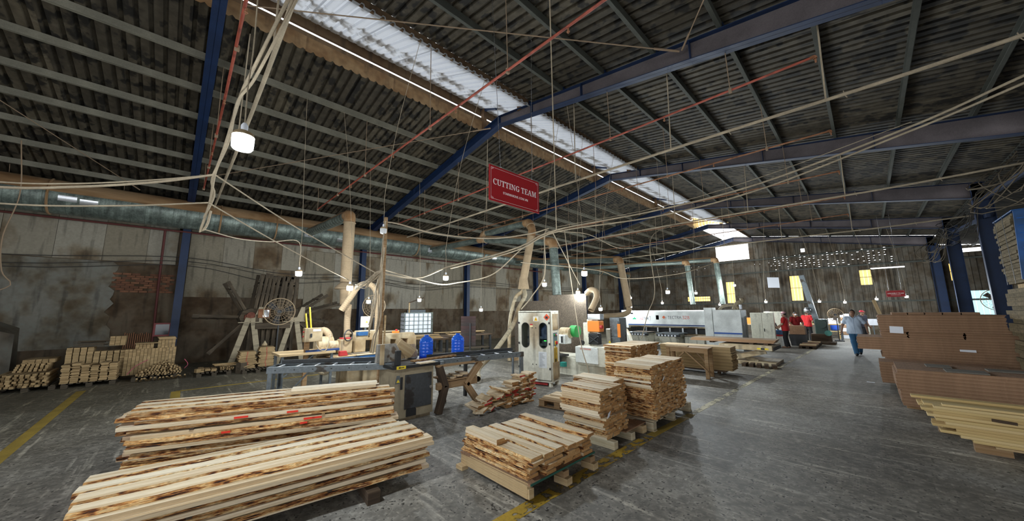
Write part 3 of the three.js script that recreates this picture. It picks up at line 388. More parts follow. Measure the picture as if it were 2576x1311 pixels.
// P2b: pile behind it, on a sheet and a bearer
{ const where = 'the half-hidden pile', G = 'boards of the half-hidden pile';
  place('timber_block', 'pale square bearer poking out between the waist-high and the tall pile', 'timber', bx(1.0, 0.1, 0.12, 0, 0.05, 0, { c: 0.005 }), M.blockPale, -3.0, 0, -5.16, 0);
  place('sheet_board', 'thin brown sheet under the pile between the waist-high and the tall pile', 'panel', bx(0.8, 0.016, 0.62, 0, 0.008, 0), M.chip[1], -2.95, 0.101, -5.0, 0);
  cutStack({ x0: -3.62, x1: -2.86, z0: -4.98, z1: -5.34, y: 0.118, n: 20, where, group: G, lean: -0.001, t: 0.0285, wide: 0.12, firstLive: 1 });
  const p = solo('paper_tag', 'white paper tag on the half-hidden pile beside the tall pile', 'tag', bx(0.003, 0.07, 0.1, 0, 0, 0), M.paper); p.position.set(-2.845, 0.60, -5.02); p.rotation.set(0.1, 0.2, -0.35);
}
function pallet(label, x, z, w, d, h = 0.14, ry = 0, m = M.block, grp) {
  const p = thing('pallet', label, 'pallet', [x, 0, z], ry, grp); const n = 8; for (let i = 0; i < n; i++) part('deck_board', bx(w, 0.02, d / n * 0.62, 0, h - 0.01, -d / 2 + (i + 0.5) * d / n, { c: 0.002 }), m, p);
  for (const zz of [-d / 2 + 0.07, 0, d / 2 - 0.07]) { for (const xx of [-w / 2 + 0.07, 0, w / 2 - 0.07]) part('foot_block', bx(0.12, h - 0.04, 0.11, xx, (h - 0.04) / 2 + 0.016, zz, { c: 0.003 }), m, p); part('runner', bx(w, 0.016, 0.1, 0, 0.008, zz), m, p); } return p;
}
// P3: tall pile on a pallet
{ const p = pallet('pale wooden pallet under the tall pile beside the aisle', -2.80, -6.06, 0.78, 1.6, 0.15, 0, mat(lin(0.50, 0.47, 0.40), 0.9, 0, { map: T.wood }));
  const low = []; let y = cutStack({ x0: -3.06, x1: -2.43, z0: -5.36, z1: -6.72, y: 0.151, n: 15, out: low, t: 0.0285, jx: 0.028 }); stuffPile('board_pile', 'lower half of the tall pile of cut boards on its pale pallet', 'boards', low);
  y = cutStack({ x0: -3.04, x1: -2.42, z0: -5.32, z1: -6.66, y, n: 12, where: 'the tall pile', group: 'boards of the tall pile', t: 0.0285, jx: 0.022, wide: 0.12 });
  const g = solo('paper_tag', 'white paper tag sticking out of the tall pile', 'tag', bx(0.003, 0.07, 0.11, 0, 0, 0), M.paper); g.position.set(-2.408, 0.71, -5.72); g.rotation.set(0.1, 0.2, -0.35);
}
// P4: rear pile
{ const out = []; pallet('wooden pallet under the rear pile of cut boards by the white machine', -3.98, -7.85, 0.8, 1.5, 0.14);
  let y = cutStack({ x0: -4.32, x1: -3.68, z0: -7.15, z1: -8.55, y: 0.141, n: 28, out, t: 0.0285 });
  stuffPile('board_pile', 'rear pile of rough cut boards in front of the white machine', 'boards', out);
  cutStack({ x0: -4.33, x1: -3.66, z0: -7.1, z1: -8.6, y, n: 2, where: 'the rear pile', group: 'boards on top of the rear pile', t: 0.0285, firstLive: 1, wide: 0.12 });
}
// ---------------------------------------------------------------- hanging lamps
function lamp(label, x, y, z, { s = 1, lit = 1, cord = 0, top = null } = {}) {
  const t = thing('pendant_lamp', label, 'lamp', [x, y, z], 0);
  part('bulb_dome', lathe([[0.0, -0.06], [0.035, -0.059], [0.056, -0.052], [0.064, -0.04], [0.066, 0.0], [0.066, 0.045], [0.058, 0.055]].map(p => [p[0] * s, p[1] * s]), 20), lit ? M.glow : mat(0xd8dadc, 0.4), t);
  part('bulb_base', lathe([[0.0665, 0.046], [0.06, 0.07], [0.04, 0.085], [0.022, 0.09], [0.0, 0.09]].map(p => [p[0] * s, p[1] * s]), 20), M.cream, t);
  part('lamp_holder', lathe([[0.021, 0.088], [0.022, 0.13], [0.012, 0.15], [0, 0.15]].map(p => [p[0] * s, p[1] * s]), 12), M.paper, t);
  if (cord) { const PX = [2.27, 3.38, 4.5, 5.55, 6.7, 7.8, 9.05, 10.15].map(d => RX - d).concat([...Array(9)].map((_, k) => RX + 1.15 + 1.165 * k)); const px = PX.reduce((a, b) => Math.abs(b - x) < Math.abs(a - x) ? b : a), H = roofY(px) + 0.02 - y; part('cord', tube([[0, 0.145 * s, 0], [0.012, 0.5, 0.008], [0, 0.9, 0], [(px - x) * 0.4, H * 0.6, 0.02], [px - x, H, 0]], 0.0055, 5), M.cord, t); }
  if (lit) { const l = new THREE.PointLight(0xf2fbff, LAMP_CD * lit); l.position.set(0, -0.01, 0); l.castShadow = true; l.shadow.radius = 3 * s; l.shadow.bias = -0.002; l.name = 'pendant_lamp_light'; t.add(l); }
  return t;
}
M.glow = mat(0xffffff, 0.5, 0, { emissive: new THREE.Color(0.93, 0.98, 1), emissiveIntensity: 4 });
lamp('big glowing LED bulb hanging above the nearest lumber stacks', -3.32, 3.14, -0.26, { s: 1.1, lit: 1.7, cord: 1.85, top: [0.05, -0.25] });
lamp('unlit white LED bulb fixed on top of the wooden pole', -7.33, 3.58, -3.16, { s: 1.1, lit: 0, cord: 0.25 });
[['lit bulb hanging in front of the old rack of bars', -8.75, 2.66, -1.9, .9, .72], ['dazzling lit bulb beside the dust hood of the cream saw', -8.12, 2.34, -2.79, 1.2, .2], ['lit bulb hanging over the blue water bottles', -7.49, 2.65, -4.92, .9, .55], ['lit bulb hanging behind the white cabinet beside the duct', -6.65, 2.57, -7.83, .8, 1.3], ['lit bulb hanging over the gap behind the board screen', -4.42, 2.63, -6.61, 1.0, 1.5], ['small lit bulb above the caged white tank', -11.34, 2.22, -6.34, .7, .3], ['small lit bulb low over the floor behind the water bottles', -10.86, 1.85, -8.83, .7, 1.2], ['lit bulb on the upper edge of the board screen', -6.35, 2.35, -9.1, .7, .1], ['small lit bulb above the orange machine head', -6.78, 1.84, -11.09, .6, .9], ['lit bulb above the name on the panel saw', -4.74, 2.4, -12.09, 2.0, 1.9], ['lit bulb by the round fan beyond the cream saw', -11.15, 2.13, -4.43, .7, .9]].forEach(([l, x, y, z, lit, c]) => lamp(l, x, y, z, { lit, cord: c, s: 1 }));
[[1888, -6.2, 2.65, -19.5], [1961, -5.0, 3.1, -22], [1995, -4.0, 2.2, -24], [1935, -6.6, 2.1, -25], [2100, -1.9, 2.2, -26.5], [2140, -0.9, 2.15, -28], [2200, 0.4, 2.3, -28.5], [2256, 1.4, 2.35, -26], [1620, -9.6, 2.5, -19], [1690, -8.6, 2.2, -21], [1645, -9.0, 1.98, -17.8]].forEach(([px, x, y, z], i) => lamp(`far lit bulb over the assembly area, ${ord(i)} of the far bulbs`, x, y, z, { lit: i > 7 || i < 2 ? 2.2 : 1.1, cord: 1.2 }));
// ---------------------------------------------------------------- extraction ducts
{
  const d = thing('main_duct', 'long galvanised extraction duct with dusty top hanging along the left wall', 'duct', [0, 0, 0]); const X = -16.4, Y = 5.24;
  const seg = [[10.2, 6.2, .5], [6.2, 2.9, .5], [2.9, -0.9, .5], [-0.9, -2.6, .5], [-2.6, -8.8, .5], [-8.8, -13.2, .47], [-13.2, -20, .38], [-20, -27, .31], [-27, -32.2, .27]];
  for (const [za, zb, r] of seg) { const g = []; for (let z = za; z > zb; z -= 0.32) { const z1 = Math.max(zb, z - 0.32); const a = new THREE.CylinderGeometry(r, r, z - z1, 28, 1, true).toNonIndexed(); const uv = a.attributes.uv; for (let i = 0; i < uv.count; i++) uv.setXY(i, uv.getX(i) * 6.28 * r, uv.getY(i) * 0.32 + z); g.push(a.rotateX(Math.PI / 2).translate(X, Y, (z + z1) / 2)); g.push(new THREE.TorusGeometry(r + 0.002, 0.007, 5, 28).translate(X, Y, z1)); } part('duct_section', g, M.galv, d); 
    const dust = []; const c = new THREE.CylinderGeometry(r + 0.012, r + 0.012, za - zb, 18, 1, true, Math.PI * 0.60, Math.PI * 0.66).toNonIndexed(); c.rotateX(Math.PI / 2).rotateZ(-0.2).translate(X, Y, (za + zb) / 2); dust.push(c); part('dust_layer', dust, M.galvDust, d);
    part('collar', [new THREE.TorusGeometry(r + 0.012, 0.028, 8, 30).translate(X, Y, zb + 0.02)], M.galvDust, d); }
  for (let z = 8; z > -32; z -= 2.15) part('hanger', rod([X, Y + 0.45, z], [X + 0.1, roofY(X) + 0.06, z], 0.006, 5), M.rope, d);
  for (const [z, a] of [[2.55, 0.1], [2.15, 0.02], [-5.0, -0.3], [-14.0, -0.1]]) part('tape_patch', new THREE.CylinderGeometry(0.507, 0.507, 0.35, 8, 1, true, 1.2 + a, 0.32).rotateX(Math.PI / 2).rotateZ(-0.1).translate(X, Y, z), M.steelBright, d);
}
function spiral(pts, r, t, name = 'pipe_run') {                    // straight duct lengths with seam rings, elbows at the corners
  for (let i = 0; i + 1 < pts.length; i++) { const A = V3(...pts[i]), B = V3(...pts[i + 1]), dir = B.clone().sub(A).normalize(), L = A.distanceTo(B), a0 = i ? r * 1.6 : 0, b0 = i + 2 < pts.length ? r * 1.6 : 0; const a = A.clone().addScaledVector(dir, a0), b = B.clone().addScaledVector(dir, -b0); const g = [rod(a.toArray(), b.toArray(), r, 18)]; const q = new THREE.Quaternion().setFromUnitVectors(V3(0, 0, 1), dir);
    for (let s = 0.25; s < L - a0 - b0; s += 0.25) { const ring = new THREE.TorusGeometry(r + 0.001, 0.004, 4, 18).applyQuaternion(q); ring.translate(a.x + dir.x * s, a.y + dir.y * s, a.z + dir.z * s); g.push(ring); }
    part(name, g, Math.abs(dir.y) > 0.8 && t.userData.dusty ? M.dust : M.galv, t);
    if (Math.abs(dir.y) < 0.5) { const s = V3(0, 1, 0).cross(dir).normalize(), u = dir.clone().cross(s).normalize(); const c = new THREE.CylinderGeometry(r + 0.008, r + 0.008, L - a0 - b0, 14, 1, true, Math.PI * 0.62, Math.PI * 0.76).toNonIndexed().translate(0, 0, 0); c.rotateX(Math.PI / 2); const m = new THREE.Matrix4().makeBasis(s, u, dir); c.rotateZ(0); c.applyMatrix4(m).translate((a.x + b.x) / 2, (a.y + b.y) / 2, (a.z + b.z) / 2); part('dust_layer', c, M.galvDust, t); }
    if (i + 2 < pts.length) { const C = V3(...pts[i + 2]).sub(B).normalize(); const e = B.clone().addScaledVector(C, r * 1.6); part('elbow', tube([b.toArray(), [B.x * 0.8 + (b.x + e.x) * 0.1, B.y * 0.8 + (b.y + e.y) * 0.1, B.z * 0.8 + (b.z + e.z) * 0.1], e.toArray()], r * 1.03, 18, 8), M.galvDust, t); const ring = new THREE.TorusGeometry(r + 0.01, 0.016, 6, 20); ring.applyQuaternion(new THREE.Quaternion().setFromUnitVectors(V3(0, 0, 1), C)).translate(e.x, e.y, e.z); part('collar', ring, M.dust, t); } }
}
{ const t = thing('branch_duct', 'dusty branch duct dropping to the dust hood of the cream saw', 'duct'); t.userData.dusty = true; spiral([[-15.75, 5.08, -3.7], [-11.15, 4.86, -3.7], [-11.15, 2.72, -3.7]], 0.165, t); part('branch_stub', bx(0.5, 0.26, 0.3, -15.85, 5.06, -3.7, { c: 0.05 }), M.paper, t); delete t.userData.dusty;
  part('hood_cap', lathe([[0.05, 0.22], [0.16, 0.2], [0.30, 0.05], [0.31, 0], [0.24, 0], [0.0, 0.02]], 20, -11.15, 2.5, -3.7), M.dust, t); part('hood_pipe', [cyl(0.15, 0.13, 0.5, -11.15, 2.28, -3.7)], M.dust, t); }
{ const t = thing('branch_duct', 'galvanised branch duct with a dropping leg behind the brown board screen', 'duct'); spiral([[-15.8, 5.08, -9.5], [-11.9, 5.05, -9.75], [-7.95, 4.35, -9.9], [-7.75, 2.35, -9.8]], 0.16, t); part('branch_stub', bx(0.5, 0.24, 0.28, -15.9, 5.06, -9.5, { c: 0.05 }), M.paper, t); }
{ const t = thing('branch_duct', 'dusty upper branch duct with a leaning leg above the white cabinet', 'duct'); t.userData.dusty = true; spiral([[-11.9, 5.1, -9.75], [-11.85, 5.28, -9.75], [-9.05, 5.30, -9.8], [-8.8, 4.9, -9.7], [-9.1, 3.05, -9.5]], 0.15, t); delete t.userData.dusty;
  part('reducer', lathe([[0.15, 0.1], [0.16, 0.05], [0.22, -0.35], [0.0, -0.35]], 12, -9.12, 2.98, -9.5), M.dust, t);
  part('lower_hose', tube([[-9.1, 2.62, -9.5], [-9.2, 2.5, -9.45], [-9.35, 2.3, -9.3], [-9.38, 1.6, -9.05], [-9.3, 0.9, -8.9], [-9.25, 0.02, -8.85]], 0.065, 12), M.cream, t); part('lower_hose', tube([[-9.05, 2.62, -9.45], [-8.85, 2.35, -9.3], [-8.9, 1.9, -9.0], [-8.8, 1.3, -8.6], [-8.2, 0.55, -7.2], [-7.7, 0.25, -6.2], [-7.0, 0.12, -5.6]], 0.075, 12), M.creamDirty, t); }
{ const t = thing('branch_duct', 'brown dusty duct bending down to the panel saw behind the stacks', 'duct'); t.userData.dusty = true; spiral([[-16.3, 5.1, -16.2], [-8.55, 4.36, -16], [-8.2, 1.95, -16]], 0.17, t); delete t.userData.dusty; part('elbow_pipe', tube([[-8.2, 1.95, -16], [-8.25, 1.7, -16], [-8.7, 1.55, -16], [-9.6, 1.5, -15.9]], 0.13, 12), M.dust, t); }
[[-7.2, 4.6, -21.5, 'inner'], [-5.9, 4.7, -22.4, 'outer']].forEach(([x, y, z, w]) => { const t = thing('branch_duct', `far galvanised duct with a dropping leg, ${w} of two behind the panel saw`, 'duct'); spiral([[-16.3, y + 0.4, z], [x, y, z], [x + 0.15, 2.1, z]], 0.14, t); });

// ---------------------------------------------------------------- sprinkler pipes, conduits, tie rods
for (let k = 0; k < 7; k++) {
  const z = -0.28 - 3.15 * k, y = 5.58, bend = k === 0 ? 0 : 0; const t = thing('sprinkler_pipe', `red sprinkler pipe across the hall under the roof, ${ord(k)} from the near end`, 'pipe');
  const x1 = k === 0 ? 4.0 : -0.17, pm = k < 3 ? M.redPipe : M.rustPipe; part('pipe', tube([[x1, y, z], [-4, y - 0.01, z + 0.02], [-8, y + 0.02, z], [-13.8, y, z]], 0.02, 8, 24), k === 1 ? M.redPipe : pm, t);
  for (const x of [-1.28, -3.6, -5.94, -9.37, -11.6, -13.8]) if (x < x1) { part('hanger_rod', rod([x + 0.02, y - 0.03, z], [x, roofY(x) + 0.02, z + 0.02], 0.008, 5), M.rope, t); part('clamp', bx(0.05, 0.09, 0.06, x + 0.02, y - 0.005, z, { c: 0.01 }), M.rope, t); }
  for (const x of [-2.4, -5.0, -7.6, -10.4]) if (x < x1) part('sprinkler_head', [cyl(0.013, 0.013, 0.06, x, y - 0.045, z, { n: 8 }), cyl(0.024, 0.01, 0.02, x, y - 0.085, z, { n: 8 })], M.rustPipe, t);
  if (k) part('end_elbow', [tube([[x1 - 0.03, y, z], [x1 + 0.02, y, z], [x1 + 0.03, y - 0.04, z]], 0.026, 8), cyl(0.012, 0.012, 0.06, x1 + 0.03, y - 0.07, z, { n: 8 })], M.rustPipe, t);
}
for (let k = 0; k < 4; k++) {
  const z = k ? -0.42 - 6.45 * k : -0.56, t = thing('cable_conduit', `cream cable conduit across the hall at eaves height, ${ord(k)} from the near end`, 'pipe');
  part('conduit', tube([[3.0, 5.0, z], [0.6, 4.96, z + 0.02], [-2.2, 5.0, z], [-6.2, 5.02, z - 0.03], [-13.5, 4.98, z]], 0.027, 8, 30), M.cord, t);
  for (const x of [-0.1, -2.42, -4.75, -8.2]) part('hanger_rod', rod([x, 5.0, z], [x + 0.04, roofY(x) + 0.02, z], 0.012, 5), M.cord, t);
  for (const x of [1.6, 0.1, -1.4]) part('tie', tube([[x, 5.03, z], [x + 0.01, 4.95, z + 0.01], [x + 0.03, 4.9, z + 0.02]], 0.006, 4), M.cord, t);
}
const cable = (label, pts, r = 0.014, m = M.cord, o = {}) => solo('power_cable', label, 'cable', [tube(pts, r, 6, Math.max(16, pts.length * 7)), ...(o.extra || [])], m);
cable('twisted cream cables dropping from the conduit near the blue rafter', [[-3.46, 4.98, -0.55], [-4.44, 4.48, -0.37], [-4.96, 4.38, -0.32], [-5.79, 4.01, -0.27], [-6.20, 3.73, -0.22], [-6.49, 3.45, -0.22], [-6.64, 3.27, -0.20], [-6.80, 3.0, -0.16], [-6.74, 3.1, -0.22], [-6.62, 3.3, -0.24]], 0.017, M.cord, { extra: [tube([[-3.5, 4.97, -0.6], [-4.5, 4.42, -0.40], [-5.0, 4.30, -0.30], [-5.75, 4.07, -0.30], [-6.25, 3.68, -0.2], [-6.45, 3.5, -0.25], [-6.68, 3.2, -0.18]], 0.015, 6, 50)] });
cable('upper cream cable running to the left edge from the twisted bundle', [[-6.20, 3.73, -0.22], [-6.36, 3.53, 0.31], [-6.45, 3.32, 0.96], [-6.68, 3.22, 1.6], [-7.2, 3.3, 2.6]], 0.016, M.cord, { extra: [tube([[-6.20, 3.73, -0.22], [-6.36, 3.56, 0.31], [-6.45, 3.36, 0.96], [-6.68, 3.28, 1.6], [-7.2, 3.35, 2.6]], 0.01, 5, 30)] });
cable('lower thin cream cable running to the left edge from the twisted bundle', [[-6.51, 3.39, -0.20], [-6.63, 3.19, 0.65], [-6.72, 3.05, 1.53], [-7.0, 3.1, 2.6]], 0.011);
cable('cream cable from the twisted bundle to the wooden pole', [[-6.20, 3.73, -0.22], [-7.11, 3.49, -1.16], [-7.62, 3.25, -1.95], [-7.5, 2.65, -3.12]], 0.012);
cable('cream cable from the twisted bundle to the lamp by the dust hood', [[-6.51, 3.39, -0.20], [-7.40, 3.13, -1.11], [-7.88, 2.79, -2.04], [-8.12, 2.52, -2.76]], 0.012);
cable('thin cable sagging from the twisted bundle to the lamp before the rack', [[-6.78, 3.05, -0.16], [-7.66, 3.11, -0.69], [-8.19, 3.21, -1.24], [-8.67, 3.36, -1.83], [-8.75, 2.82, -1.9]], 0.009);
cable('thick cable looping from the wooden pole to the knot above the cabinet', [[-7.40, 3.81, -3.18], [-7.37, 3.82, -3.50], [-7.14, 3.68, -4.42], [-6.56, 3.64, -5.58], [-5.97, 3.79, -6.44], [-5.68, 3.96, -6.91]], 0.017);
cable('heavy paired cables sagging from the right columns over the cabinet to the pole', [[3.0, 5.1, -7.4], [1.86, 4.97, -8.11], [0.80, 4.96, -9.03], [-1.52, 4.68, -9.46], [-3.65, 4.42, -8.93], [-5.76, 4.01, -7.35], [-6.44, 3.55, -6.62], [-6.92, 3.25, -5.89], [-7.42, 2.95, -4.97], [-7.68, 2.62, -4.22], [-7.5, 2.66, -3.2]], 0.022, M.cord, { extra: [tube([[3.0, 5.02, -7.5], [1.86, 4.88, -8.15], [0.80, 4.9, -9.08], [-1.52, 4.55, -9.5], [-3.65, 4.27, -8.98], [-5.76, 3.97, -7.4], [-6.44, 3.50, -6.66], [-6.92, 3.21, -5.95], [-7.42, 2.90, -5.0]], 0.02, 6, 70), tube([[0.9, 5.05, -9.0], [-1.5, 4.8, -9.4], [-3.6, 4.48, -8.9], [-5.76, 4.08, -7.32]], 0.008, 5, 40)] });
cable('slack cable hanging in a deep curve from the knot to the pole', [[-5.76, 4.01, -7.35], [-6.50, 3.58, -6.84], [-7.20, 2.82, -6.27], [-7.66, 2.56, -5.39], [-7.78, 2.51, -4.85], [-7.85, 2.71, -3.80], [-7.5, 2.75, -3.22]], 0.016);
cable('cable hanging from the knot behind the white cabinet', [[-5.9, 3.98, -7.3], [-6.04, 3.90, -7.16], [-6.15, 2.81, -7.26], [-6.4, 2.2, -7.0], [-6.53, 1.84, -6.7]], 0.015);
cable('long cable rising from the knot to the roof past the sign', [[-2.6, 7.0, -3.3], [-5.77, 3.99, -7.35]], 0.012);
cable('cable slanting from the knot down to the lamp over the board screen', [[-5.85, 3.98, -7.25], [-6.2, 2.6, -9.0]], 0.014);
cable('pale cable hanging from the knot in front of the green-motor machine', [[-5.59, 4.00, -7.48], [-5.27, 2.63, -7.25], [-5.00, 1.04, -7.20], [-4.78, 0.43, -7.15], [-4.76, 0.3, -7.14]], 0.012);
cable('cable running back from the knot towards the gable', [[-5.77, 3.97, -7.36], [-5.57, 4.04, -8.62], [-5.54, 3.84, -10.45], [-5.03, 4.07, -11.77], [-4.41, 4.30, -13.05]], 0.014);
cable('cable strung low above the panel saw', [[-8.29, 3.48, -8.51], [-6.82, 3.26, -10.97], [-5.88, 2.90, -11.2], [-4.45, 3.00, -12.16], [-3.6, 3.4, -13.4]], 0.015);
cable('cable dropping in front of the panel saw', [[-4.75, 5.02, -13.3], [-5.07, 4.28, -11.8], [-4.80, 2.43, -11.2], [-4.95, 1.68, -10.9], [-4.87, 0.95, -10.2]], 0.014);
for (const [k, pts] of [['upper', [[-17.35, 3.75, 8], [-17.3, 3.55, 3.8], [-17.33, 3.84, -0.14], [-17.3, 3.45, -3.2], [-17.33, 3.6, -6.5], [-17.3, 3.3, -9.7], [-17.33, 3.7, -13], [-17.3, 3.6, -19.4], [-17.3, 3.8, -32]]], ['middle', [[-17.35, 3.6, 8], [-17.3, 3.3, 3.8], [-17.33, 3.7, -0.14], [-17.3, 3.3, -3.2], [-17.33, 3.45, -6.5], [-17.3, 3.1, -9.7], [-17.33, 3.5, -13], [-17.3, 3.5, -19.4], [-17.3, 3.6, -32]]], ['lower', [[-17.35, 3.5, 8], [-17.3, 3.2, 3.6], [-17.33, 3.55, -0.14], [-17.3, 3.05, -3.0], [-17.33, 3.3, -6.5], [-17.3, 3.0, -9.9], [-17.33, 3.3, -13], [-17.3, 3.3, -19.4], [-17.3, 3.5, -32]]]]) cable(`${k} of three dark cables strung along the left wall`, pts, 0.013, M.cordDark);
solo('drain_pipe', 'dark red pipe running along the left wall under the main duct', 'pipe', [tube([[-17.2, 4.78, 9], [-17.2, 4.76, -5], [-17.2, 4.74, -20]], 0.035, 8, 10), tube([[-17.3, 4.78, 0.52], [-17.38, 3, 0.5], [-17.38, 1.2, 0.46], [-17.38, 0, 0.46]], 0.035, 8, 12)], mat(lin(0.10, 0.022, 0.018), 0.7));
cable('thin frayed rope dangling at the left edge over the grey wall patch', [[-13.6, 5.9, 3.0], [-13.5, 4.6, 2.85], [-13.7, 3.6, 3.0], [-13.6, 2.8, 2.9], [-13.65, 2.5, 2.75], [-13.6, 2.3, 2.95]], 0.012, M.rope);
// thin tie rods crossing under the roof
const tie = (label, a, b) => solo('tie_rod', label, 'rod', [rod(a, b, 0.011, 6), rod([lerp(a[0], b[0], 0.94), lerp(a[1], b[1], 0.94), lerp(a[2], b[2], 0.94)], b, 0.02, 6)], M.rope);
tie('rusty tie rod crossing the right roof slope to the second blue rafter', [-7.3, 7.35, -0.4], [-1.95, 6.62, -6.35]);
tie('rusty tie rod from the second blue rafter back to the near frame', [2.2, 6.0, -0.3], [-1.9, 6.62, -6.35]);
tie('rusty tie rod crossing the left roof slope under the ridge', [-14.3, 6.1, -0.3], [-7.4, 7.3, -6.35]);
tie('dark tie rod slanting over the far left corner', [-11.6, 6.5, 3.6], [-16.2, 5.82, 1.2]);
// ---------------------------------------------------------------- signs
function letters(w, h, draw, px = 512) { const c = document.createElement('canvas'); c.width = px; c.height = Math.round(px * h / w); const x = c.getContext('2d'); draw(x, c.width, c.height); const t = new THREE.CanvasTexture(c); t.colorSpace = THREE.SRGBColorSpace; return t; }
function hangSign(label, pos, ry, w, h, l1, l2, wires, s1, s2) {
  const t = thing('hanging_sign', label, 'sign', pos, ry); const tx = letters(w, h, (x, W, H) => { x.fillStyle = '#a3131c'; x.fillRect(0, 0, W, H); x.strokeStyle = '#f4e9e6'; x.lineWidth = W * 0.004; const m = W * 0.028; x.strokeRect(m, m, W - 2 * m, H - 2 * m); for (const [a, b] of [[m, m], [W - m, m], [m, H - m], [W - m, H - m]]) { x.beginPath(); x.arc(a + (a < W / 2 ? 1 : -1) * W * 0.014, b + (b < H / 2 ? 1 : -1) * W * 0.014, W * 0.013, 0, 6.3); x.stroke(); x.beginPath(); x.arc(a + (a < W / 2 ? 1 : -1) * W * 0.034, b + (b < H / 2 ? 1 : -1) * W * 0.01, W * 0.008, 0, 6.3); x.stroke(); }
    x.fillStyle = '#fbf6f2'; x.textAlign = 'center'; x.textBaseline = 'middle'; x.font = `bold ${Math.round(H * s1)}px serif`; x.fillText(l1, W / 2, H * 0.45, W * 0.88); x.font = `bold ${Math.round(H * s2)}px sans-serif`; x.fillText(l2, W / 2, H * 0.70, W * 0.6); }, 1024);
  part('board', bx(w, h, 0.012, 0, 0, 0, { c: 0.003 }), M.red, t); const face = new THREE.PlaneGeometry(w - 0.008, h - 0.008).translate(0, 0, 0.0075); part('printed_face', face, new THREE.MeshStandardMaterial({ map: tx, roughness: 0.55 }), t);
  for (const [x, X, Y, Zz] of wires) { part('hook', new THREE.TorusGeometry(0.015, 0.004, 6, 12).translate(x, h / 2 + 0.012, 0), M.steelBright, t); part('wire', rod([x, h / 2 + 0.02, 0], [X, Y, Zz], 0.004, 5), M.steelBright, t); } return t;
}
hangSign('red hanging sign reading CUTTING TEAM in white serif letters', [-4.0, 3.85, -4.0], Math.PI / 2, 1.2, 0.6, 'CUTTING TEAM', 'STARMARINE.COM.VN', [[-0.35, -0.55, 3.36, 0.02], [0.42, 0.45, 3.36, 0.02]], 0.235, 0.095);
hangSign('small far red sign reading ASSEMBLY TEAM', [0.97, 2.46, -24], 0, 0.6, 0.3, 'ASSEMBLY TEAM', 'STARMARINE.COM.VN', [[-0.2, -0.2, roofY(0.77) - 2.30, 0], [0.2, 0.2, roofY(1.17) - 2.30, 0]], 0.26, 0.1);
{ const t = thing('hanging_sign', 'small white sign hanging edge-on over the far machines', 'sign', [-4.5, 3.66, -30.4], 0.9); part('board', bx(0.9, 0.74, 0.012, 0, 0, 0, { c: 0.003 }), M.paper, t); part('wire', [rod([-0.3, 0.37, 0], [-0.3, 3.66, 0], 0.004, 4), rod([0.3, 0.37, 0], [0.3, 3.66, 0], 0.004, 4)], M.cord, t); }
// ---------------------------------------------------------------- wood piles along the left wall
const unit = bx(1, 1, 1, 0, 0.5, 0), unitS = bx(1, 1, 1, 0, 0.5, 0, { swap: true });
function piece(name, label, cat, m, x, y, z, sx, sy, sz, ry = 0, group, rz = 0, rx = 0) { const o = mesh(name, sx >= sz ? unit : unitS, m); o.position.set(x, y, z); o.scale.set(sx, sy, sz); o.rotation.set(rx, ry, rz, 'YXZ'); return tag(o, label, cat, group); }
const recBox = (out, m, x, y, z, sx, sy, sz, ry = 0, rx = 0, rz = 0) => { const g = bx(sx, sy, sz, 0, sy / 2, 0, { rx, rz, ry }); g.translate(x, y, z); out.push([m, g]); };
function stuffBoxes(name, label, cat, out) { const by = new Map(); for (const [m, g] of out) { if (!by.has(m)) by.set(m, []); by.get(m).push(g); } const ms = [...by.keys()], g = mergeGeometries(ms.map(m => mergeGeometries(by.get(m))), true); const o = new THREE.Mesh(g, ms); o.name = numbered(name); o.castShadow = o.receiveShadow = true; scene.add(o); tag(o, label, cat); o.userData.kind = 'stuff'; return o; }
const PG = 'low pallets along the left wall';
[[-14.55, 2.35, 'under the bundled sticks at the left edge'], [-14.5, 1.38, 'under the stack of short boards by the left wall'], [-14.5, 0.22, 'under the heap of offcut sticks by the blue column'], [-14.0, -1.0, 'under the scattered boards right of the blue column'], [-13.7, -2.0, 'under the two tied board stacks']].forEach(([x, z, w], i) => pallet(`grey wooden pallet ${w}`, x, z, 1.1, i > 2 ? 0.8 : 0.92, 0.11, 0, mat(lin(0.16, 0.135, 0.10), 0.9, 0, { map: T.barn })));
// a: long sticks pointing into the hall
for (let r = 0; r < 6; r++) for (let c = 0; c < 9; c++) piece('batten', `square batten in the left edge bundle, ${ord(r)} row up, ${ord(c)} from its outer side`, 'batten', pick(M.sawnDim), -14.45 + rr(-0.12, 0.1), 0.112 + r * 0.051, 2.78 - c * 0.088 - (r % 2) * 0.02, 1.0, 0.05, 0.06, 0, 'battens at the left edge');
for (let r = 0; r < 4; r++) for (let c = 0; c < 7; c++) piece('batten', `batten in the small bundle on the left edge bundle, ${ord(r)} row up, ${ord(c)} across`, 'batten', pick(M.sawnDim), -14.8 + rr(-0.06, 0.06), 0.42 + r * 0.046 + (c > 4 ? 0 : 0), 2.62 - c * 0.075 - r * 0.01, 0.7, 0.045, 0.05, 0, 'upper battens at the left edge');
for (let r = 0; r < 4; r++) for (let c = 0; c < 5; c++) piece('thin_board', 'thin board topping the bundles at the left edge', 'board', pick(M.sawnDim), -14.85 + rr(-0.05, 0.05), 0.605 + r * 0.024, 2.5 - c * 0.1, 0.7, 0.022, 0.09, 0, 'thin boards at the left edge');
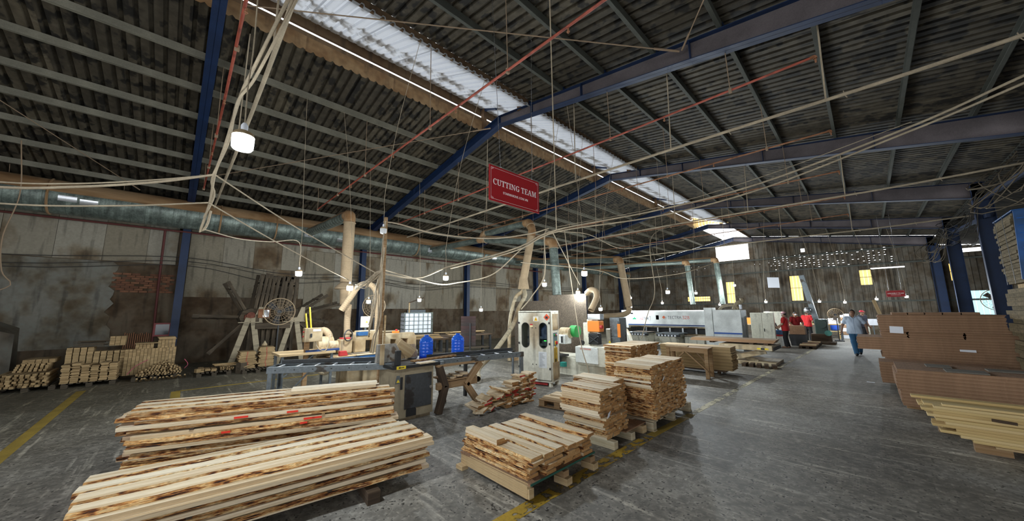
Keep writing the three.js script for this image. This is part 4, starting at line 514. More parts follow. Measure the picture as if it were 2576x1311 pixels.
// b: short boards piled in uneven columns, a darker pile behind
{ const hs = [17, 18, 16, 15, 17, 16]; for (let c = 0; c < 6; c++) for (let r = 0; r < hs[c]; r++) piece('short_board', `short board in the uneven stack by the left wall, ${ord(c)} column, ${ord(r)} from the pallet`, 'board', pick(M.sawnDim), -14.18 + rr(-0.05, 0.06), 0.112 + r * 0.0265, 1.78 - c * 0.155 + rr(-0.012, 0.012), 0.5, 0.026, 0.125 + rr(0, 0.02), rr(-0.02, 0.02), 'short boards in the uneven stack');
  const out = []; for (let r = 0; r < 20; r++) for (let c = 0; c < 9; c++) if (!(c > 3 && r > 16)) recBox(out, pick(M.sawnDim), -14.85 + rr(-0.03, 0.03), 0.112 + r * 0.041, 1.86 - c * 0.118, 0.5, 0.038, 0.1); stuffBoxes('board_pile', 'dark rear pile of short boards behind the uneven stack', 'boards', out);
  for (let r = 0; r < 7; r++) for (let c = 0; c < 3; c++) piece('short_board', `short board in the small pile on the dark rear pile, ${ord(r)} layer, ${ord(c)} column`, 'board', pick(M.sawnDim), -14.85, 0.94 + r * 0.036 - (r < 0), 1.15 - c * 0.1, 0.45, 0.034, 0.092, 0, 'small pile on the dark rear pile');
  for (let k = 0; k < 9; k++) piece('weathered_slat', 'dark weathered slat lying loose on the rear pile', 'slat', M.oldWood, -14.8 + rr(-0.1, 0.2), 0.94 + k * 0.018, 1.5 + rr(-0.06, 0.06), 0.06, 0.016, 0.62 + rr(-0.15, 0.1), rr(-0.2, 0.2), 'dark slats on the rear pile'); }
// c: batten wall behind, heap of sticks before it
{ const g = 'battens of the tall stack by the blue column'; const add = (r0, r1, za, n, y0, xs) => { for (let r = r0; r < r1; r++) for (let c = 0; c < n; c++) piece('batten', `batten in the ${y0 < 0.7 ? 'middle' : za > 0.5 ? 'left top part' : 'right top part'} of the tall stack, ${ord(r)} row, ${ord(c)} across`, 'batten', pick(M.sawnDim), xs + rr(-0.012, 0.012), y0 + (r - r0) * 0.047, za - c * 0.073, 0.5, 0.045, 0.066, 0, g); };
  const out = []; for (let r = 0; r < 11; r++) for (let c = 0; c < 14; c++) recBox(out, pick(M.sawnDim), -14.75 + rr(-0.012, 0.012), 0.112 + r * 0.047, 0.84 - c * 0.073, 0.5, 0.045, 0.066); stuffBoxes('batten_pile', 'lower half of the tall batten stack by the blue column', 'battens', out);
  add(0, 4, 0.84, 14, 0.63, -14.75); add(0, 3, 0.66, 5, 0.82, -14.75); add(0, 5, 0.22, 5, 0.82, -14.75);
  piece('thin_board', 'thin wide board on the tall batten stack', 'board', M.sawnDim[0], -14.7, 0.962, 0.46, 0.6, 0.02, 0.5, 0.02, undefined); for (let k = 0; k < 3; k++) piece('thin_board', 'thin board in the top layer of the tall batten stack', 'board', M.sawnDim[2], -14.7, 1.06 + k * 0.022, 0.06 + k * 0.02, 0.6, 0.02, 0.36, 0.03 * k, 'thin boards on the tall batten stack');
  for (let r = 0; r < 9; r++) { const n = [15, 15, 14, 13, 11, 9, 7, 4, 2][r]; for (let c = 0; c < n; c++) piece('offcut_stick', `square stick in the heap before the batten stack, ${ord(r)} row up, ${ord(c)} across`, 'stick', pick(M.sawnDim), -14.14 + rr(-0.09, 0.11) + (r % 2) * 0.02, 0.114 + r * 0.0405 + rr(0, 0.002), 0.15 + (n / 2 - c - 0.5) * 0.0615 + rr(-0.004, 0.004) - r * 0.012, 0.34 + rr(-0.05, 0.06), 0.036, 0.042, rr(-0.05, 0.05), 'sticks of the tumbled heap', 0, rr(-0.04, 0.04)); }
  for (let k = 0; k < 12; k++) piece('offcut_stick', 'stick sliding off the front of the tumbled heap', 'stick', pick(M.sawnDim), -13.74 + rr(-0.02, 0.03), 0.02 + rr(0, 0.03), 0.55 - k * 0.085, 0.3, 0.032, 0.036, rr(-0.25, 0.25), 'sticks sliding off the heap', 0.35);
  solo('twine', 'pink twine tied round the tumbled heap of sticks', 'twine', [tube([[-13.95, 0.2, 0.75], [-13.9, 0.4, 0.62], [-13.95, 0.55, 0.4]], 0.008, 5), tube([[-13.95, 0.24, -0.36], [-13.88, 0.36, -0.42], [-13.95, 0.5, -0.34]], 0.008, 5)], mat(lin(0.5, 0.1, 0.16), 0.8)); }
// d: scattered boards
for (let k = 0; k < 10; k++) piece('thin_board', 'flat thin board scattered on the low pallet right of the blue column', 'board', pick(M.sawnDim), -13.9 + rr(-0.12, 0.1), 0.112 + Math.floor(k / 3) * 0.024, -0.72 - (k % 3) * 0.14, 0.5, 0.022, 0.12, rr(-0.02, 0.02), 'flat boards on the low pallet');
for (let k = 0; k < 26; k++) piece('offcut_stick', 'thin stick in the small heap on the low pallet right of the blue column', 'stick', pick(M.sawnDim), -13.85 + rr(-0.1, 0.1), 0.112 + Math.floor(k / 7) * 0.0265, -1.16 - (k % 7) * 0.046, 0.36, 0.024, 0.028, rr(-0.03, 0.03), 'sticks on the low pallet', 0);
for (let k = 0; k < 4; k++) piece('thin_board', 'long thin board on top of the stick heap', 'board', M.sawnDim[k % 3], -13.85, 0.222 + k * 0.02, -1.3 + k * 0.02, 0.1, 0.018, 0.55, rr(-0.25, 0.25), 'long thin boards on the stick heap');
piece('scrap_chunk', 'dark wood chunk lying between the low pallets', 'wood', M.oldWood, -13.5, 0, -1.62, 0.2, 0.3, 0.18, 0.5); piece('scrap_chunk', 'small dark offcut lying before the blue column', 'wood', M.sawnDim[1], -13.7, 0.112, -0.64, 0.15, 0.1, 0.1, 0.3);
// e: two tied stacks
[[-13.75, -1.76, 5, 'left tied stack'], [-13.8, -2.25, 6, 'right tied stack']].forEach(([x, z, n, w]) => { for (let b = 0; b < n; b++) { const t = thing('board_bundle', `tied bundle of short boards, ${ord(n - 1 - b)} from the top of the ${w}`, 'bundle', [x + rr(-0.02, 0.02), 0.112 + b * 0.102, z + rr(-0.02, 0.02)], rr(-0.06, 0.06)); for (let k = 0; k < 4; k++) part('board', bx(0.44, 0.024, 0.40 + rr(-0.04, 0.05), rr(-0.02, 0.02), 0.0125 + k * 0.0252, rr(-0.02, 0.02)), pick(M.sawnDim), t); part('string', [bx(0.004, 0.1, 0.012, 0.245, 0.05, 0.02)], M.red, t); } });
piece('stray_board', 'pale board leaning aslant on the left tied stack', 'board', M.sawnDim[2], -13.45, 0.2, -1.78, 0.05, 0.02, 0.42, 0.1, undefined, 0, 0.35);
solo('plastic_jug', 'small pale jug standing on the right tied stack', 'jug', lathe([[0, 0], [0.07, 0.005], [0.075, 0.06], [0.03, 0.12], [0.018, 0.16], [0, 0.165]], 14, -13.8, 0.735, -2.2), M.cream);
{ // red fire-hose box with a glass front
  const t = thing('fire_hose_box', 'red wall box with a glass front by the blue column', 'box', [-17.4, 1.02, 0.25]); part('case', [bb(-0.1, 0.06, 0, 0.46, -0.22, -0.19), bb(-0.1, 0.06, 0, 0.46, 0.19, 0.22), bb(-0.1, 0.06, 0, 0.03, -0.19, 0.19), bb(-0.1, 0.06, 0.43, 0.46, -0.19, 0.19), bb(-0.1, -0.08, 0.03, 0.43, -0.19, 0.19)], mat(lin(0.22, 0.02, 0.02), 0.5), t); part('door_frame', [bb(0.06, 0.075, 0, 0.05, -0.22, 0.22), bb(0.06, 0.075, 0.41, 0.46, -0.22, 0.22), bb(0.06, 0.075, 0.05, 0.41, -0.22, -0.17), bb(0.06, 0.075, 0.05, 0.41, 0.17, 0.22)], mat(lin(0.22, 0.02, 0.02), 0.5), t); part('glass_front', bb(0.062, 0.066, 0.05, 0.41, -0.17, 0.17), M.glassDark, t); t.position.x = -17.42; }
solo('iron_bars', 'rusty iron bars leaning on the wall behind the tall batten stack', 'bars', (() => { const g = []; for (let k = 0; k < 14; k++) g.push(rod([-17.1, 0, 1.1 - k * 0.05], [-17.5, 1.15 + rr(-0.04, 0.04), 1.12 - k * 0.05], 0.014, 6)); return g; })(), M.rustPipe);
solo('machine_cover', 'slanted grey metal cover at the far left edge', 'cover', [hexa([[-16.1, 0.3, 3.4], [-15.3, 0.3, 3.8], [-15.3, 0.3, 2.85], [-16.1, 0.3, 2.9], [-16.0, 1.75, 3.5], [-15.5, 1.6, 3.7], [-15.4, 1.3, 2.9], [-16.0, 1.45, 2.95]]), bb(-16.0, -15.4, 0, 0.32, 2.9, 3.4)], mat(lin(0.10, 0.10, 0.09), 0.7, 0, { map: T.dirty }));
// ---------------------------------------------------------------- old clamp carousel
{ const t = thing('clamp_carousel', 'old carousel of weathered wooden clamp racks fanning out on an A-frame', 'carousel', [-15.0, 0, -2.45]); const zl = 0.6, zr = -0.66, Y = 1.66;
  const rack = (cz, cy, ang, L, n = 2) => { const d = [0, Math.sin(ang), Math.cos(ang)], gs = []; for (let k = 0; k < n; k++) { const x = 0.28 - k * 0.56, o = rr(-0.03, 0.03); const q = k * 0.055; const a = [x, cy + d[1] * 0.28 - d[2] * q, cz + d[2] * 0.28 + d[1] * q], b = [x + o, cy + d[1] * (0.28 + L) - d[2] * q, cz + d[2] * (0.28 + L) + d[1] * q]; gs.push(bar(a, b, 0.09, 0.08, [1, 0, 0], 0.006)); gs.push(bar([x + 0.04, b[1] - d[1] * 0.1, b[2] - d[2] * 0.1], [x + 0.04, b[1] + d[1] * 0.06, b[2] + d[2] * 0.06], 0.11, 0.05, [1, 0, 0])); for (const s of [0.45, 0.7]) { const m = [lerp(a[0], b[0], s), lerp(a[1], b[1], s), lerp(a[2], b[2], s)]; gs.push(bar([m[0], m[1] - d[2] * 0.06, m[2] + d[1] * 0.06], [m[0], m[1] + d[2] * 0.06, m[2] - d[1] * 0.06], 0.05, 0.05, [1, 0, 0])); } }
    gs.push(bar([0.28, cy + d[1] * (0.28 + L * 0.8), cz + d[2] * (0.28 + L * 0.8)], [-0.28, cy + d[1] * (0.28 + L * 0.8), cz + d[2] * (0.28 + L * 0.8)], 0.05, 0.05)); part('clamp_rack', gs, M.oldWood, t); };
  for (let k = 0; k < 10; k++) rack(lerp(zl - 0.1, zr, k / 9), Y, 1.571 + 0.11 + rr(-0.03, 0.02) - (k > 7 ? 0.06 : 0), 1.12 + rr(-0.05, 0.08));
  for (let k = 0; k < 8; k++) rack(lerp(zl - 0.05, zr, k / 7), Y - 0.05, -1.571 + rr(-0.04, 0.04), 1.05);
  rack(zl, Y, 1.571 - 0.52, 1.02); rack(zl + 0.02, Y, 0.05, 1.08); rack(zl, Y, -0.86, 1.15); rack(zr, Y, 3.1416 - 0.62, 1.05); rack(zr, Y, 3.1416 - 0.28, 1.4); rack(zr, Y, 3.1416 + 0.2, 0.9); rack(zr, Y, 3.1416 + 0.75, 0.95);
  for (const z of [zl, zr]) part('drum', cyl(0.30, 0.30, 0.9, 0, Y, z, { rz: Math.PI / 2, n: 8 }), M.oldWood, t); part('bearing', [cyl(0.12, 0.12, 0.16, 0.5, Y + 0.05, zl, { rz: Math.PI / 2, n: 16 }), bx(0.1, 0.18, 0.34, 0.5, Y, zl, { c: 0.03 })], mat(lin(0.18, 0.06, 0.04), 0.8, 0, { map: T.dirty }), t);
  for (const z of [zl, zr]) { part('leg', bar([0.56, Y - 0.02, z + 0.06], [0.62, 0, z + 0.46], 0.16, 0.05, [1, 0, 0], 0.008), M.creamDirty, t); part('leg', bar([0.56, Y - 0.02, z - 0.06], [0.6, 0, z - 0.34], 0.16, 0.05, [1, 0, 0], 0.008), M.creamDirty, t); part('bearing_plate', [bx(0.14, 0.03, 0.66, 0.56, Y - 0.17, z, { c: 0.005 }), extr([[-0.16, -0.16], [0.12, -0.16], [0.12, 0.34], [0.0, 0.34]], 0.04).rotateY(Math.PI / 2).translate(0.54, Y, z - 0.2)], M.creamDirty, t); }
  part('cross_beam', [bx(0.06, 0.2, 1.0, 0.58, 1.36, -0.05, { c: 0.008 }), bx(0.07, 0.5, 0.1, 0.56, 1.5, 0.42, { c: 0.008 }), bx(0.07, 0.5, 0.1, 0.56, 1.5, -0.5, { c: 0.008 })], M.oldWood, t); part('control_panel', bx(0.05, 0.3, 0.34, 0.6, 1.78, 0.25, { c: 0.01 }), M.rustPipe, t); part('label_plate', bx(0.004, 0.24, 0.17, 0.63, 1.78, 0.2), M.steelBright, t);
}
function wallFan(label, pos, r, ry, h) { const t = thing('round_fan', label, 'fan', pos, ry); const g = [new THREE.TorusGeometry(r, 0.014, 6, 40)]; for (const q of [0.33, 0.6, 0.8]) g.push(new THREE.TorusGeometry(r * q, 0.004, 4, 32).translate(0, 0, 0.05)); for (let k = 0; k < 20; k++) { const a = k * Math.PI / 10; g.push(rod([Math.cos(a) * 0.06, Math.sin(a) * 0.06, 0.06], [Math.cos(a) * r, Math.sin(a) * r, 0], 0.004, 4)); } part('guard', g, M.dust, t);
  for (let k = 0; k < 3; k++) { const b = extr([[0.03, -0.05], [r * 0.85, -0.13], [r * 0.9, 0.06], [0.03, 0.05]], 0.008).rotateX(0.35); b.rotateZ(k * 2.094 + 0.4); part('blade', b, M.steelDark, t); } part('motor', [cyl(0.07, 0.07, 0.16, 0, 0, -0.08, { rx: Math.PI / 2, n: 16 })], M.steelDark, t); part('pole', h > 0 ? [rod([0, -r, -0.06], [0, -h, -0.06], 0.022, 8), rod([0, 0, -0.1], [0, -r, -0.06], 0.02, 6), cyl(0.2, 0.22, 0.05, 0, -h + 0.03, -0.06, { n: 20 })] : [rod([0, 0, -0.1], [0.1, 0, h], 0.03, 8)], M.steelDark, t); return t; }
wallFan('round guarded fan standing in front of the clamp carousel', [-13.2, 1.84, -2.42], 0.42, Math.PI / 2 - 0.15, 1.84);
wallFan('round guarded fan beyond the dust hood of the cream saw', [-12.7, 2.02, -5.25], 0.40, 0.9, 2.02);
// ---------------------------------------------------------------- roller conveyor and cut-off saw
function conveyor(label, A, B, h, rungs, legs, w = 0.36, back = true) {
  const dx = B[0] - A[0], dz = B[1] - A[1], L = Math.hypot(dx, dz), ry = Math.atan2(-dz, dx); const t = thing('roller_table', label, 'conveyor', [A[0], 0, A[1]], ry);
  part('rail', [bx(L, 0.1, 0.008, L / 2, h - 0.05, 0, { c: 0.002 }), bx(L, 0.008, 0.05, L / 2, h - 0.004, -0.025)], M.steel, t); part('rail', [bx(L, 0.1, 0.008, L / 2, h - 0.05, -w), bx(L, 0.008, 0.05, L / 2, h - 0.004, -w + 0.025)], M.steel, t); if (back) part('fence', bx(L * 0.96, 0.06, 0.03, L / 2, h + 0.03, -w - 0.02, { c: 0.003 }), M.steelDark, t);
  for (let k = 0; k < rungs; k++) { const x = (k + 0.4) * L / rungs; part('roller', rod([x, h - 0.025, -0.006], [x, h - 0.025, -w + 0.006], 0.022, 12), M.steelBright, t); } for (let k = 0; k < rungs; k++) part('bolt', cyl(0.009, 0.009, 0.01, (k + 0.45) * L / rungs, h - 0.05, 0.006, { rx: Math.PI / 2, n: 8 }), M.black, t);
  part('end_plate', bx(0.008, 0.1, w, 0, h - 0.05, -w / 2), M.steel, t);
  for (const x of legs) for (const z of [0, -w]) part('leg', [bx(0.06, h - 0.1, 0.006, x, (h - 0.1) / 2, z), bx(0.006, h - 0.1, 0.06, x - 0.03, (h - 0.1) / 2, z - 0.03 * Math.sign(z + 0.1)), bx(0.12, 0.008, 0.1, x, 0.004, z)], M.steel, t);
  if (legs.length && legs[0] < 1) part('brace', bar([legs[0] + 0.05, 0.28, -w / 2], [legs[0] + 0.5, h - 0.12, -w / 2], 0.05, 0.02), M.steel, t); return t; }
conveyor('long grey roller table leading to the cut-off saw behind the lumber', [-6.84, -1.15], [-5.78, -2.78], 0.93, 7, [0.05], 0.42);
conveyor('grey roller table running on from the cut-off saw towards the white cabinet', [-5.6, -3.42], [-5.28, -5.48], 0.93, 6, [2.04], 0.34);
{ const t = thing('cutoff_saw', 'dirty cream cut-off saw cabinet with a grey inspection door', 'saw', [-5.55, 0, -3.06], Math.PI / 2 - 0.02); // local x = -z, front +z = +x
  part('cabinet', [bb(-0.36, 0.36, 0.06, 0.86, -0.62, 0), bb(-0.34, 0.34, 0, 0.07, -0.55, -0.05)], M.creamDirty, t); part('table_top', bx(0.86, 0.05, 0.72, 0, 0.885, -0.3, { c: 0.006 }), M.steelDark, t);
  const d = part('inspection_door', bx(0.5, 0.55, 0.014, 0.07, 0.47, 0.007, { c: 0.004 }), mat(lin(0.06, 0.065, 0.07), 0.6, 0, { map: T.rust }), t); part('handle', cyl(0.025, 0.025, 0.03, 0.29, 0.5, 0.03, { rx: Math.PI / 2, n: 14 }), M.steelBright, d); part('vent_slot', bx(0.045, 0.2, 0.012, -0.24, 0.62, 0.004, { c: 0.02 }), M.black, t); part('foot_hole', extr([[-0.09, 0], [0.09, 0], [0.09, 0.1], [0.06, 0.15], [-0.06, 0.15], [-0.09, 0.1]], 0.01).translate(-0.05, 0.07, 0), M.black, t);
  part('warning_plate', extr([[-0.05, 0], [0.05, 0], [0.025, 0.13], [-0.025, 0.13]], 0.004).translate(-0.3, 0.62, 0), M.steel, t); part('warning_sign', extr([[-0.03, 0], [0.03, 0], [0, 0.05]], 0.003).translate(-0.3, 0.64, 0.005), M.yellow, t); part('arrow_plate', [bx(0.16, 0.05, 0.004, -0.28, 0.885, 0.064)], M.yellow, t); part('arrow', extr([[-0.055, 0], [-0.02, 0.017], [-0.02, 0.006], [0.05, 0.006], [0.05, -0.006], [-0.02, -0.006], [-0.02, -0.017]], 0.003).translate(-0.28, 0.885, 0.066), M.black, t);
  part('stop_post', [bx(0.09, 0.24, 0.06, -0.28, 1.03, -0.08, { c: 0.005 })], M.steelDark, t); part('blade_guard', extr([[-0.5, 0], [-0.06, 0], [-0.1, 0.2], [-0.16, 0.3], [-0.48, 0.3]], 0.06, { c: 0.006 }).translate(0, 0.93, -0.5), mat(lin(0.42, 0.4, 0.36), 0.5, 0.2, { map: T.rust }), t); part('post', bx(0.06, 0.34, 0.06, -0.46, 1.08, -0.3, { c: 0.005 }), M.cream, t); part('dust_flap', bar([0.3, 1.0, -0.66], [-0.02, 1.21, -0.66], 0.02, 0.2, [0, 1, 0.2], 0.005), M.blockPale, t); }
piece('splash_board', 'speckled light board propped up beside the water bottles', 'board', M.blockPale, -6.25, 0.92, -3.28, 0.02, 0.26, 0.52, 0.25, undefined, 0.35);
piece('work_board', 'live-edge board with red marks lying on the roller table', 'board', M.bark[1], -5.72, 0.932, -3.55, 0.1, 0.03, 1.0, 0.14); piece('work_board', 'short pale board lying on the saw table', 'board', M.sawn[1], -5.5, 0.912, -3.24, 0.14, 0.022, 0.3, 0.1);
function bottle(label, x, y, z) { const t = thing('water_bottle', label, 'bottle', [x, y, z]); const r = 0.135, pr = [[0, 0.002], [r - 0.02, 0], [r, 0.015]]; for (const b of [0.06, 0.12, 0.18, 0.24]) pr.push([r, b - 0.016], [r - 0.008, b], [r, b + 0.016]); pr.push([r, 0.28], [r * 0.9, 0.33], [r * 0.5, 0.375], [0.042, 0.39], [0.042, 0.415]); const ins = pr.slice().reverse().map(([a, b]) => [Math.max(0, a - 0.003), Math.max(0.004, b - 0.001)]);
  part('body', lathe([...pr, ...ins], 28), new THREE.MeshPhysicalMaterial({ color: lin(0.06, 0.34, 0.95), roughness: 0.1, transmission: 0.7, thickness: 0, specularIntensity: 1 }), t); part('neck_ring', [new THREE.TorusGeometry(0.044, 0.007, 6, 20).rotateX(Math.PI / 2).translate(0, 0.41, 0)], new THREE.MeshStandardMaterial({ color: lin(0.02, 0.10, 0.5), roughness: 0.3 }), t); return t; }
bottle('blue water bottle beside the speckled board, nearer the saw', -6.15, 0.93, -3.62); bottle('blue water bottle standing further along the roller table', -6.05, 0.93, -4.3);
{ const b = solo('shelf_board', 'dark shelf board behind the roller table carrying the blue bottles', 'shelf', [bb(-6.35, -5.95, 0.9, 0.93, -4.75, -3.3), bb(-6.3, -6.24, 0, 0.9, -3.45, -3.39), bb(-6.3, -6.24, 0, 0.9, -4.7, -4.64)], M.steelDark); }
{ const t = thing('timber_trestle', 'brown timber trestle with K-shaped legs under the roller table', 'trestle', [-5.52, 0, -3.98], Math.PI / 2); const W = M.block;
  part('leg', bar([-0.46, 0.82, 0], [-0.32, 0.45, 0], 0.1, 0.13, [0, 0, 1], 0.006), M.blockDark, t); part('leg', bar([-0.32, 0.47, 0], [-0.46, 0, 0], 0.1, 0.13, [0, 0, 1], 0.006), M.blockDark, t); part('leg', bar([0.5, 0.8, 0], [0.14, 0.42, 0], 0.12, 0.08, [0, 0, 1], 0.006), W, t); part('leg', bar([0.14, 0.44, 0], [0.48, 0, 0], 0.12, 0.08, [0, 0, 1], 0.006), W, t);
  part('stretcher', bx(0.9, 0.12, 0.08, -0.02, 0.46, -0.05, { c: 0.006 }), W, t); part('leg', bar([-0.1, 0.8, -0.6], [0.05, 0, -0.62], 0.1, 0.1, [0, 0, 1], 0.006), M.blockDark, t); part('top_rail', bx(1.06, 0.04, 0.12, 0.02, 0.828, 0, { c: 0.004 }), W, t); part('shelf', bx(0.7, 0.025, 0.5, 0.06, 0.545, -0.24), W, t); part('can', [cyl(0.045, 0.045, 0.06, -0.4, 0.875, -0.02)], M.steel, t); }
for (let k = 0; k < 9; k++) piece('offcut', 'short pale offcut lying on the shelf of the timber trestle', 'offcut', pick(M.sawn), -5.66 + rr(-0.06, 0.06), 0.559 + (k % 3) * 0.028, -3.86 - (k % 3) * 0.13 + rr(-0.02, 0.02), 0.26, 0.026, 0.1, rr(-0.3, 0.3), 'offcuts on the trestle shelf');
// scrap heap with red-painted ends
{ const col = [[-4.05, 3], [-4.25, 5], [-4.47, 7], [-4.69, 11], [-4.91, 15], [-5.13, 18], [-5.35, 19]]; let n = 0; for (const [z, h] of col) for (let k = 0; k < h; k++) { const red = R() < 0.25; const o = mesh('offcut', cutGeos[Math.floor(R() * 15)].g, [pick(M.sawn), pick(M.sawn), red ? M.redEnd : pick(M.end), red && R() < 0.4 ? M.redEnd : pick(M.sawn)]); o.scale.set(0.26 + rr(-0.05, 0.06), 1.05, 1.4); const loose = z > -4.6; o.scale.z = rr(1.2, 1.5); o.position.set(-5.07 + rr(-0.06, 0.06) + (loose ? rr(-0.1, 0.1) : 0), 0.002 + k * (loose ? 0.036 : 0.029), z + rr(-0.03, 0.03)); o.rotation.set(loose ? rr(-0.3, 0.3) : 0, loose ? rr(-0.4, 0.5) : rr(-0.09, 0.09), loose ? rr(-0.2, 0.25) : 0, 'YXZ'); if (loose) o.position.y += 0.05; tag(o, `${red ? 'red-ended' : 'plain'} offcut in the scrap heap, ${ord(k)} up, ${ord(col.findIndex(q => q[0] === z))} pile from the trestle`, 'offcut', red ? 'red-ended offcuts of the scrap heap' : 'plain offcuts of the scrap heap'); n++; }
  const o = mesh('offcut', boardGeo(0.42, 0.15, 0.03, { wf: 0.6, wb: 0.6 }), boardMats({ wf: 1, wb: 1 })); o.position.set(-4.98, 0.33, -4.5); o.rotation.set(0.2, 1.3, -0.35, 'YXZ'); tag(o, 'large live-edge offcut leaning on top of the scrap heap', 'offcut'); }
// ---------------------------------------------------------------- cream rip saw group behind the roller table
{ const t = thing('control_box', 'cream switch box on a wooden post with two yellow bars', 'box', [-8.7, 0, -2.26], Math.PI / 2); part('box', bx(0.36, 0.3, 0.16, 0, 1.31, 0, { c: 0.01 }), M.cream, t); part('label', bx(0.16, 0.045, 0.003, 0.06, 1.41, 0.081, { c: 0.001 }), M.paper, t); part('switch', bx(0.035, 0.08, 0.02, -0.05, 1.3, 0.085, { c: 0.004 }), M.steelDark, t); part('post', bx(0.09, 1.16, 0.09, -0.08, 0.58, -0.1, { c: 0.006 }), M.block, t); for (const y of [1.38, 1.28]) part('button', cyl(0.016, 0.016, 0.03, -0.19, y, 0.02, { rz: Math.PI / 2, n: 10 }), M.red, t); part('bar', bar([-0.13, 1.46, 0.03], [-0.17, 1.78, 0.0], 0.03, 0.02), M.yellow, t); part('bar', bar([-0.05, 1.46, 0.03], [-0.1, 1.92, 0.0], 0.03, 0.02), M.yellow, t); part('lead', tube([[0.05, 1.17, 0.02], [0.12, 1.0, 0.05], [0.28, 0.95, 0.02], [0.36, 1.15, -0.05], [0.4, 1.3, -0.1]], 0.012, 6), M.cord, t); }
{ const t = thing('rip_saw', 'dusty cream rip saw with a C-shaped arm and blue rails', 'saw', [-8.9, 0, -3.2], Math.PI / 2); // local x runs along -z
  part('base', [bx(0.9, 0.62, 0.8, 0.35, 0.31, -0.35, { c: 0.02 }), bx(0.5, 0.55, 0.06, 0.5, 0.3, 0.1, { c: 0.01 })], M.cream, t); part('table', bx(1.5, 0.05, 0.9, 0.1, 0.71, -0.3, { c: 0.008 }), M.cream, t); part('slide_rail', bx(1.6, 0.06, 0.07, 0.2, 0.72, 0.22, { c: 0.006 }), M.bluePaint, t); part('slide_rail', bx(1.3, 0.09, 0.08, 0.55, 0.63, 0.34, { c: 0.006 }), M.bluePaint, t); part('work_piece', bx(0.62, 0.022, 0.1, 0.35, 0.78, 0.2), M.sawn[0], t); part('cover_sheet', bx(1.2, 0.012, 0.4, 0.1, 0.76, -0.05), M.blockPale, t);
  const arm = extr([[0, 0], [0.24, 0], [0.24, 0.28], [0.46, 0.28], [0.46, -0.35], [0.64, -0.35], [0.64, 0.42], [0.58, 0.5], [0.05, 0.5], [0, 0.42]], 0.22, { c: 0.012, holes: [[[0.3, 0.33], [0.3, 0.44], [0.36, 0.44], [0.36, 0.33]]] }).translate(0.12, 0.82, -0.35); part('arm', arm, M.cream, t); part('head_panel', bx(0.3, 0.1, 0.02, 0.26, 1.26, -0.1, { c: 0.004 }), M.bluePaint, t); part('motor', [bx(0.3, 0.34, 0.26, -0.12, 0.98, -0.2, { c: 0.03 }), cyl(0.12, 0.12, 0.3, -0.32, 1.0, -0.25, { rz: Math.PI / 2 })], M.cream, t); part('motor_cap', bx(0.24, 0.03, 0.2, -0.1, 1.165, -0.2, { c: 0.008 }), M.red, t); part('guard', extr([[-0.1, 0], [0.08, 0], [0.04, 0.1], [-0.1, 0.1]], 0.1, { c: 0.005 }).translate(-0.2, 0.78, -0.02), M.red, t); part('hand_wheel', [new THREE.TorusGeometry(0.13, 0.014, 8, 28).rotateY(0.5).translate(-0.1, 1.24, -0.02)], M.steelDark, t); part('drum', [cyl(0.24, 0.24, 0.35, -0.5, 0.98, -0.5, { rz: Math.PI / 2, n: 24 })], M.cream, t); part('belt_wheel', [new THREE.TorusGeometry(0.13, 0.035, 8, 24).translate(-0.62, 0.55, 0.1), cyl(0.03, 0.03, 0.12, -0.62, 0.55, 0.08, { rx: Math.PI / 2 })], M.creamDirty, t); part('warning_sign', extr([[-0.07, 0], [0.07, 0], [0, 0.12]], 0.004).translate(0.55, 0.42, 0.14), M.yellow, t); }
{ const t = thing('feed_saw', 'second dusty cream saw body with two window openings', 'saw', [-8.9, 0, -4.45], Math.PI / 2); part('body', extr([[-0.5, 0], [0.45, 0], [0.45, 0.34], [0.38, 0.46], [-0.42, 0.46], [-0.5, 0.4]], 0.3, { c: 0.015, holes: [[[-0.3, 0.06], [-0.12, 0.06], [-0.12, 0.32], [-0.3, 0.34]], [[0.0, 0.06], [0.22, 0.06], [0.22, 0.32], [0.0, 0.34]]] }).translate(0, 0.76, -0.3), M.cream, t); part('base', bx(1.0, 0.76, 0.6, 0, 0.38, -0.25, { c: 0.015 }), M.creamDirty, t); part('side_plate', bx(0.07, 0.5, 0.2, -0.52, 1.0, 0.02, { c: 0.006 }), M.creamDirty, t); part('warning_lamp', [bx(0.16, 0.06, 0.12, -0.1, 1.26, -0.1, { c: 0.01 })], M.orange, t); part('button', cyl(0.03, 0.03, 0.05, -0.08, 1.31, -0.1), M.red, t); part('red_knob', cyl(0.05, 0.05, 0.12, 0.1, 0.92, -0.1, { rz: Math.PI / 2 }), M.red, t); part('long_shaft', rod([-1.3, 1.26, -0.5], [0.1, 1.27, -0.3], 0.03, 10), M.creamDirty, t); }
{ const t = thing('work_table', 'wooden work table with blue and dark rails left of the rip saw', 'table', [-8.95, 0, -2.2], Math.PI / 2); part('table_top', bx(1.1, 0.05, 0.8, 0, 0.905, -0.1, { c: 0.006 }), M.blockPale, t); part('rail', bx(0.7, 0.05, 0.06, 0.3, 0.95, 0.2, { c: 0.006 }), M.navy, t); for (const x of [-0.48, 0.48]) for (const z of [-0.42, 0.24]) part('leg', bx(0.05, 0.88, 0.05, x, 0.44, z, { c: 0.004 }), M.steel, t); part('brace', bar([-0.46, 0.45, 0.24], [0.1, 0.86, 0.24], 0.04, 0.02), M.steel, t); }
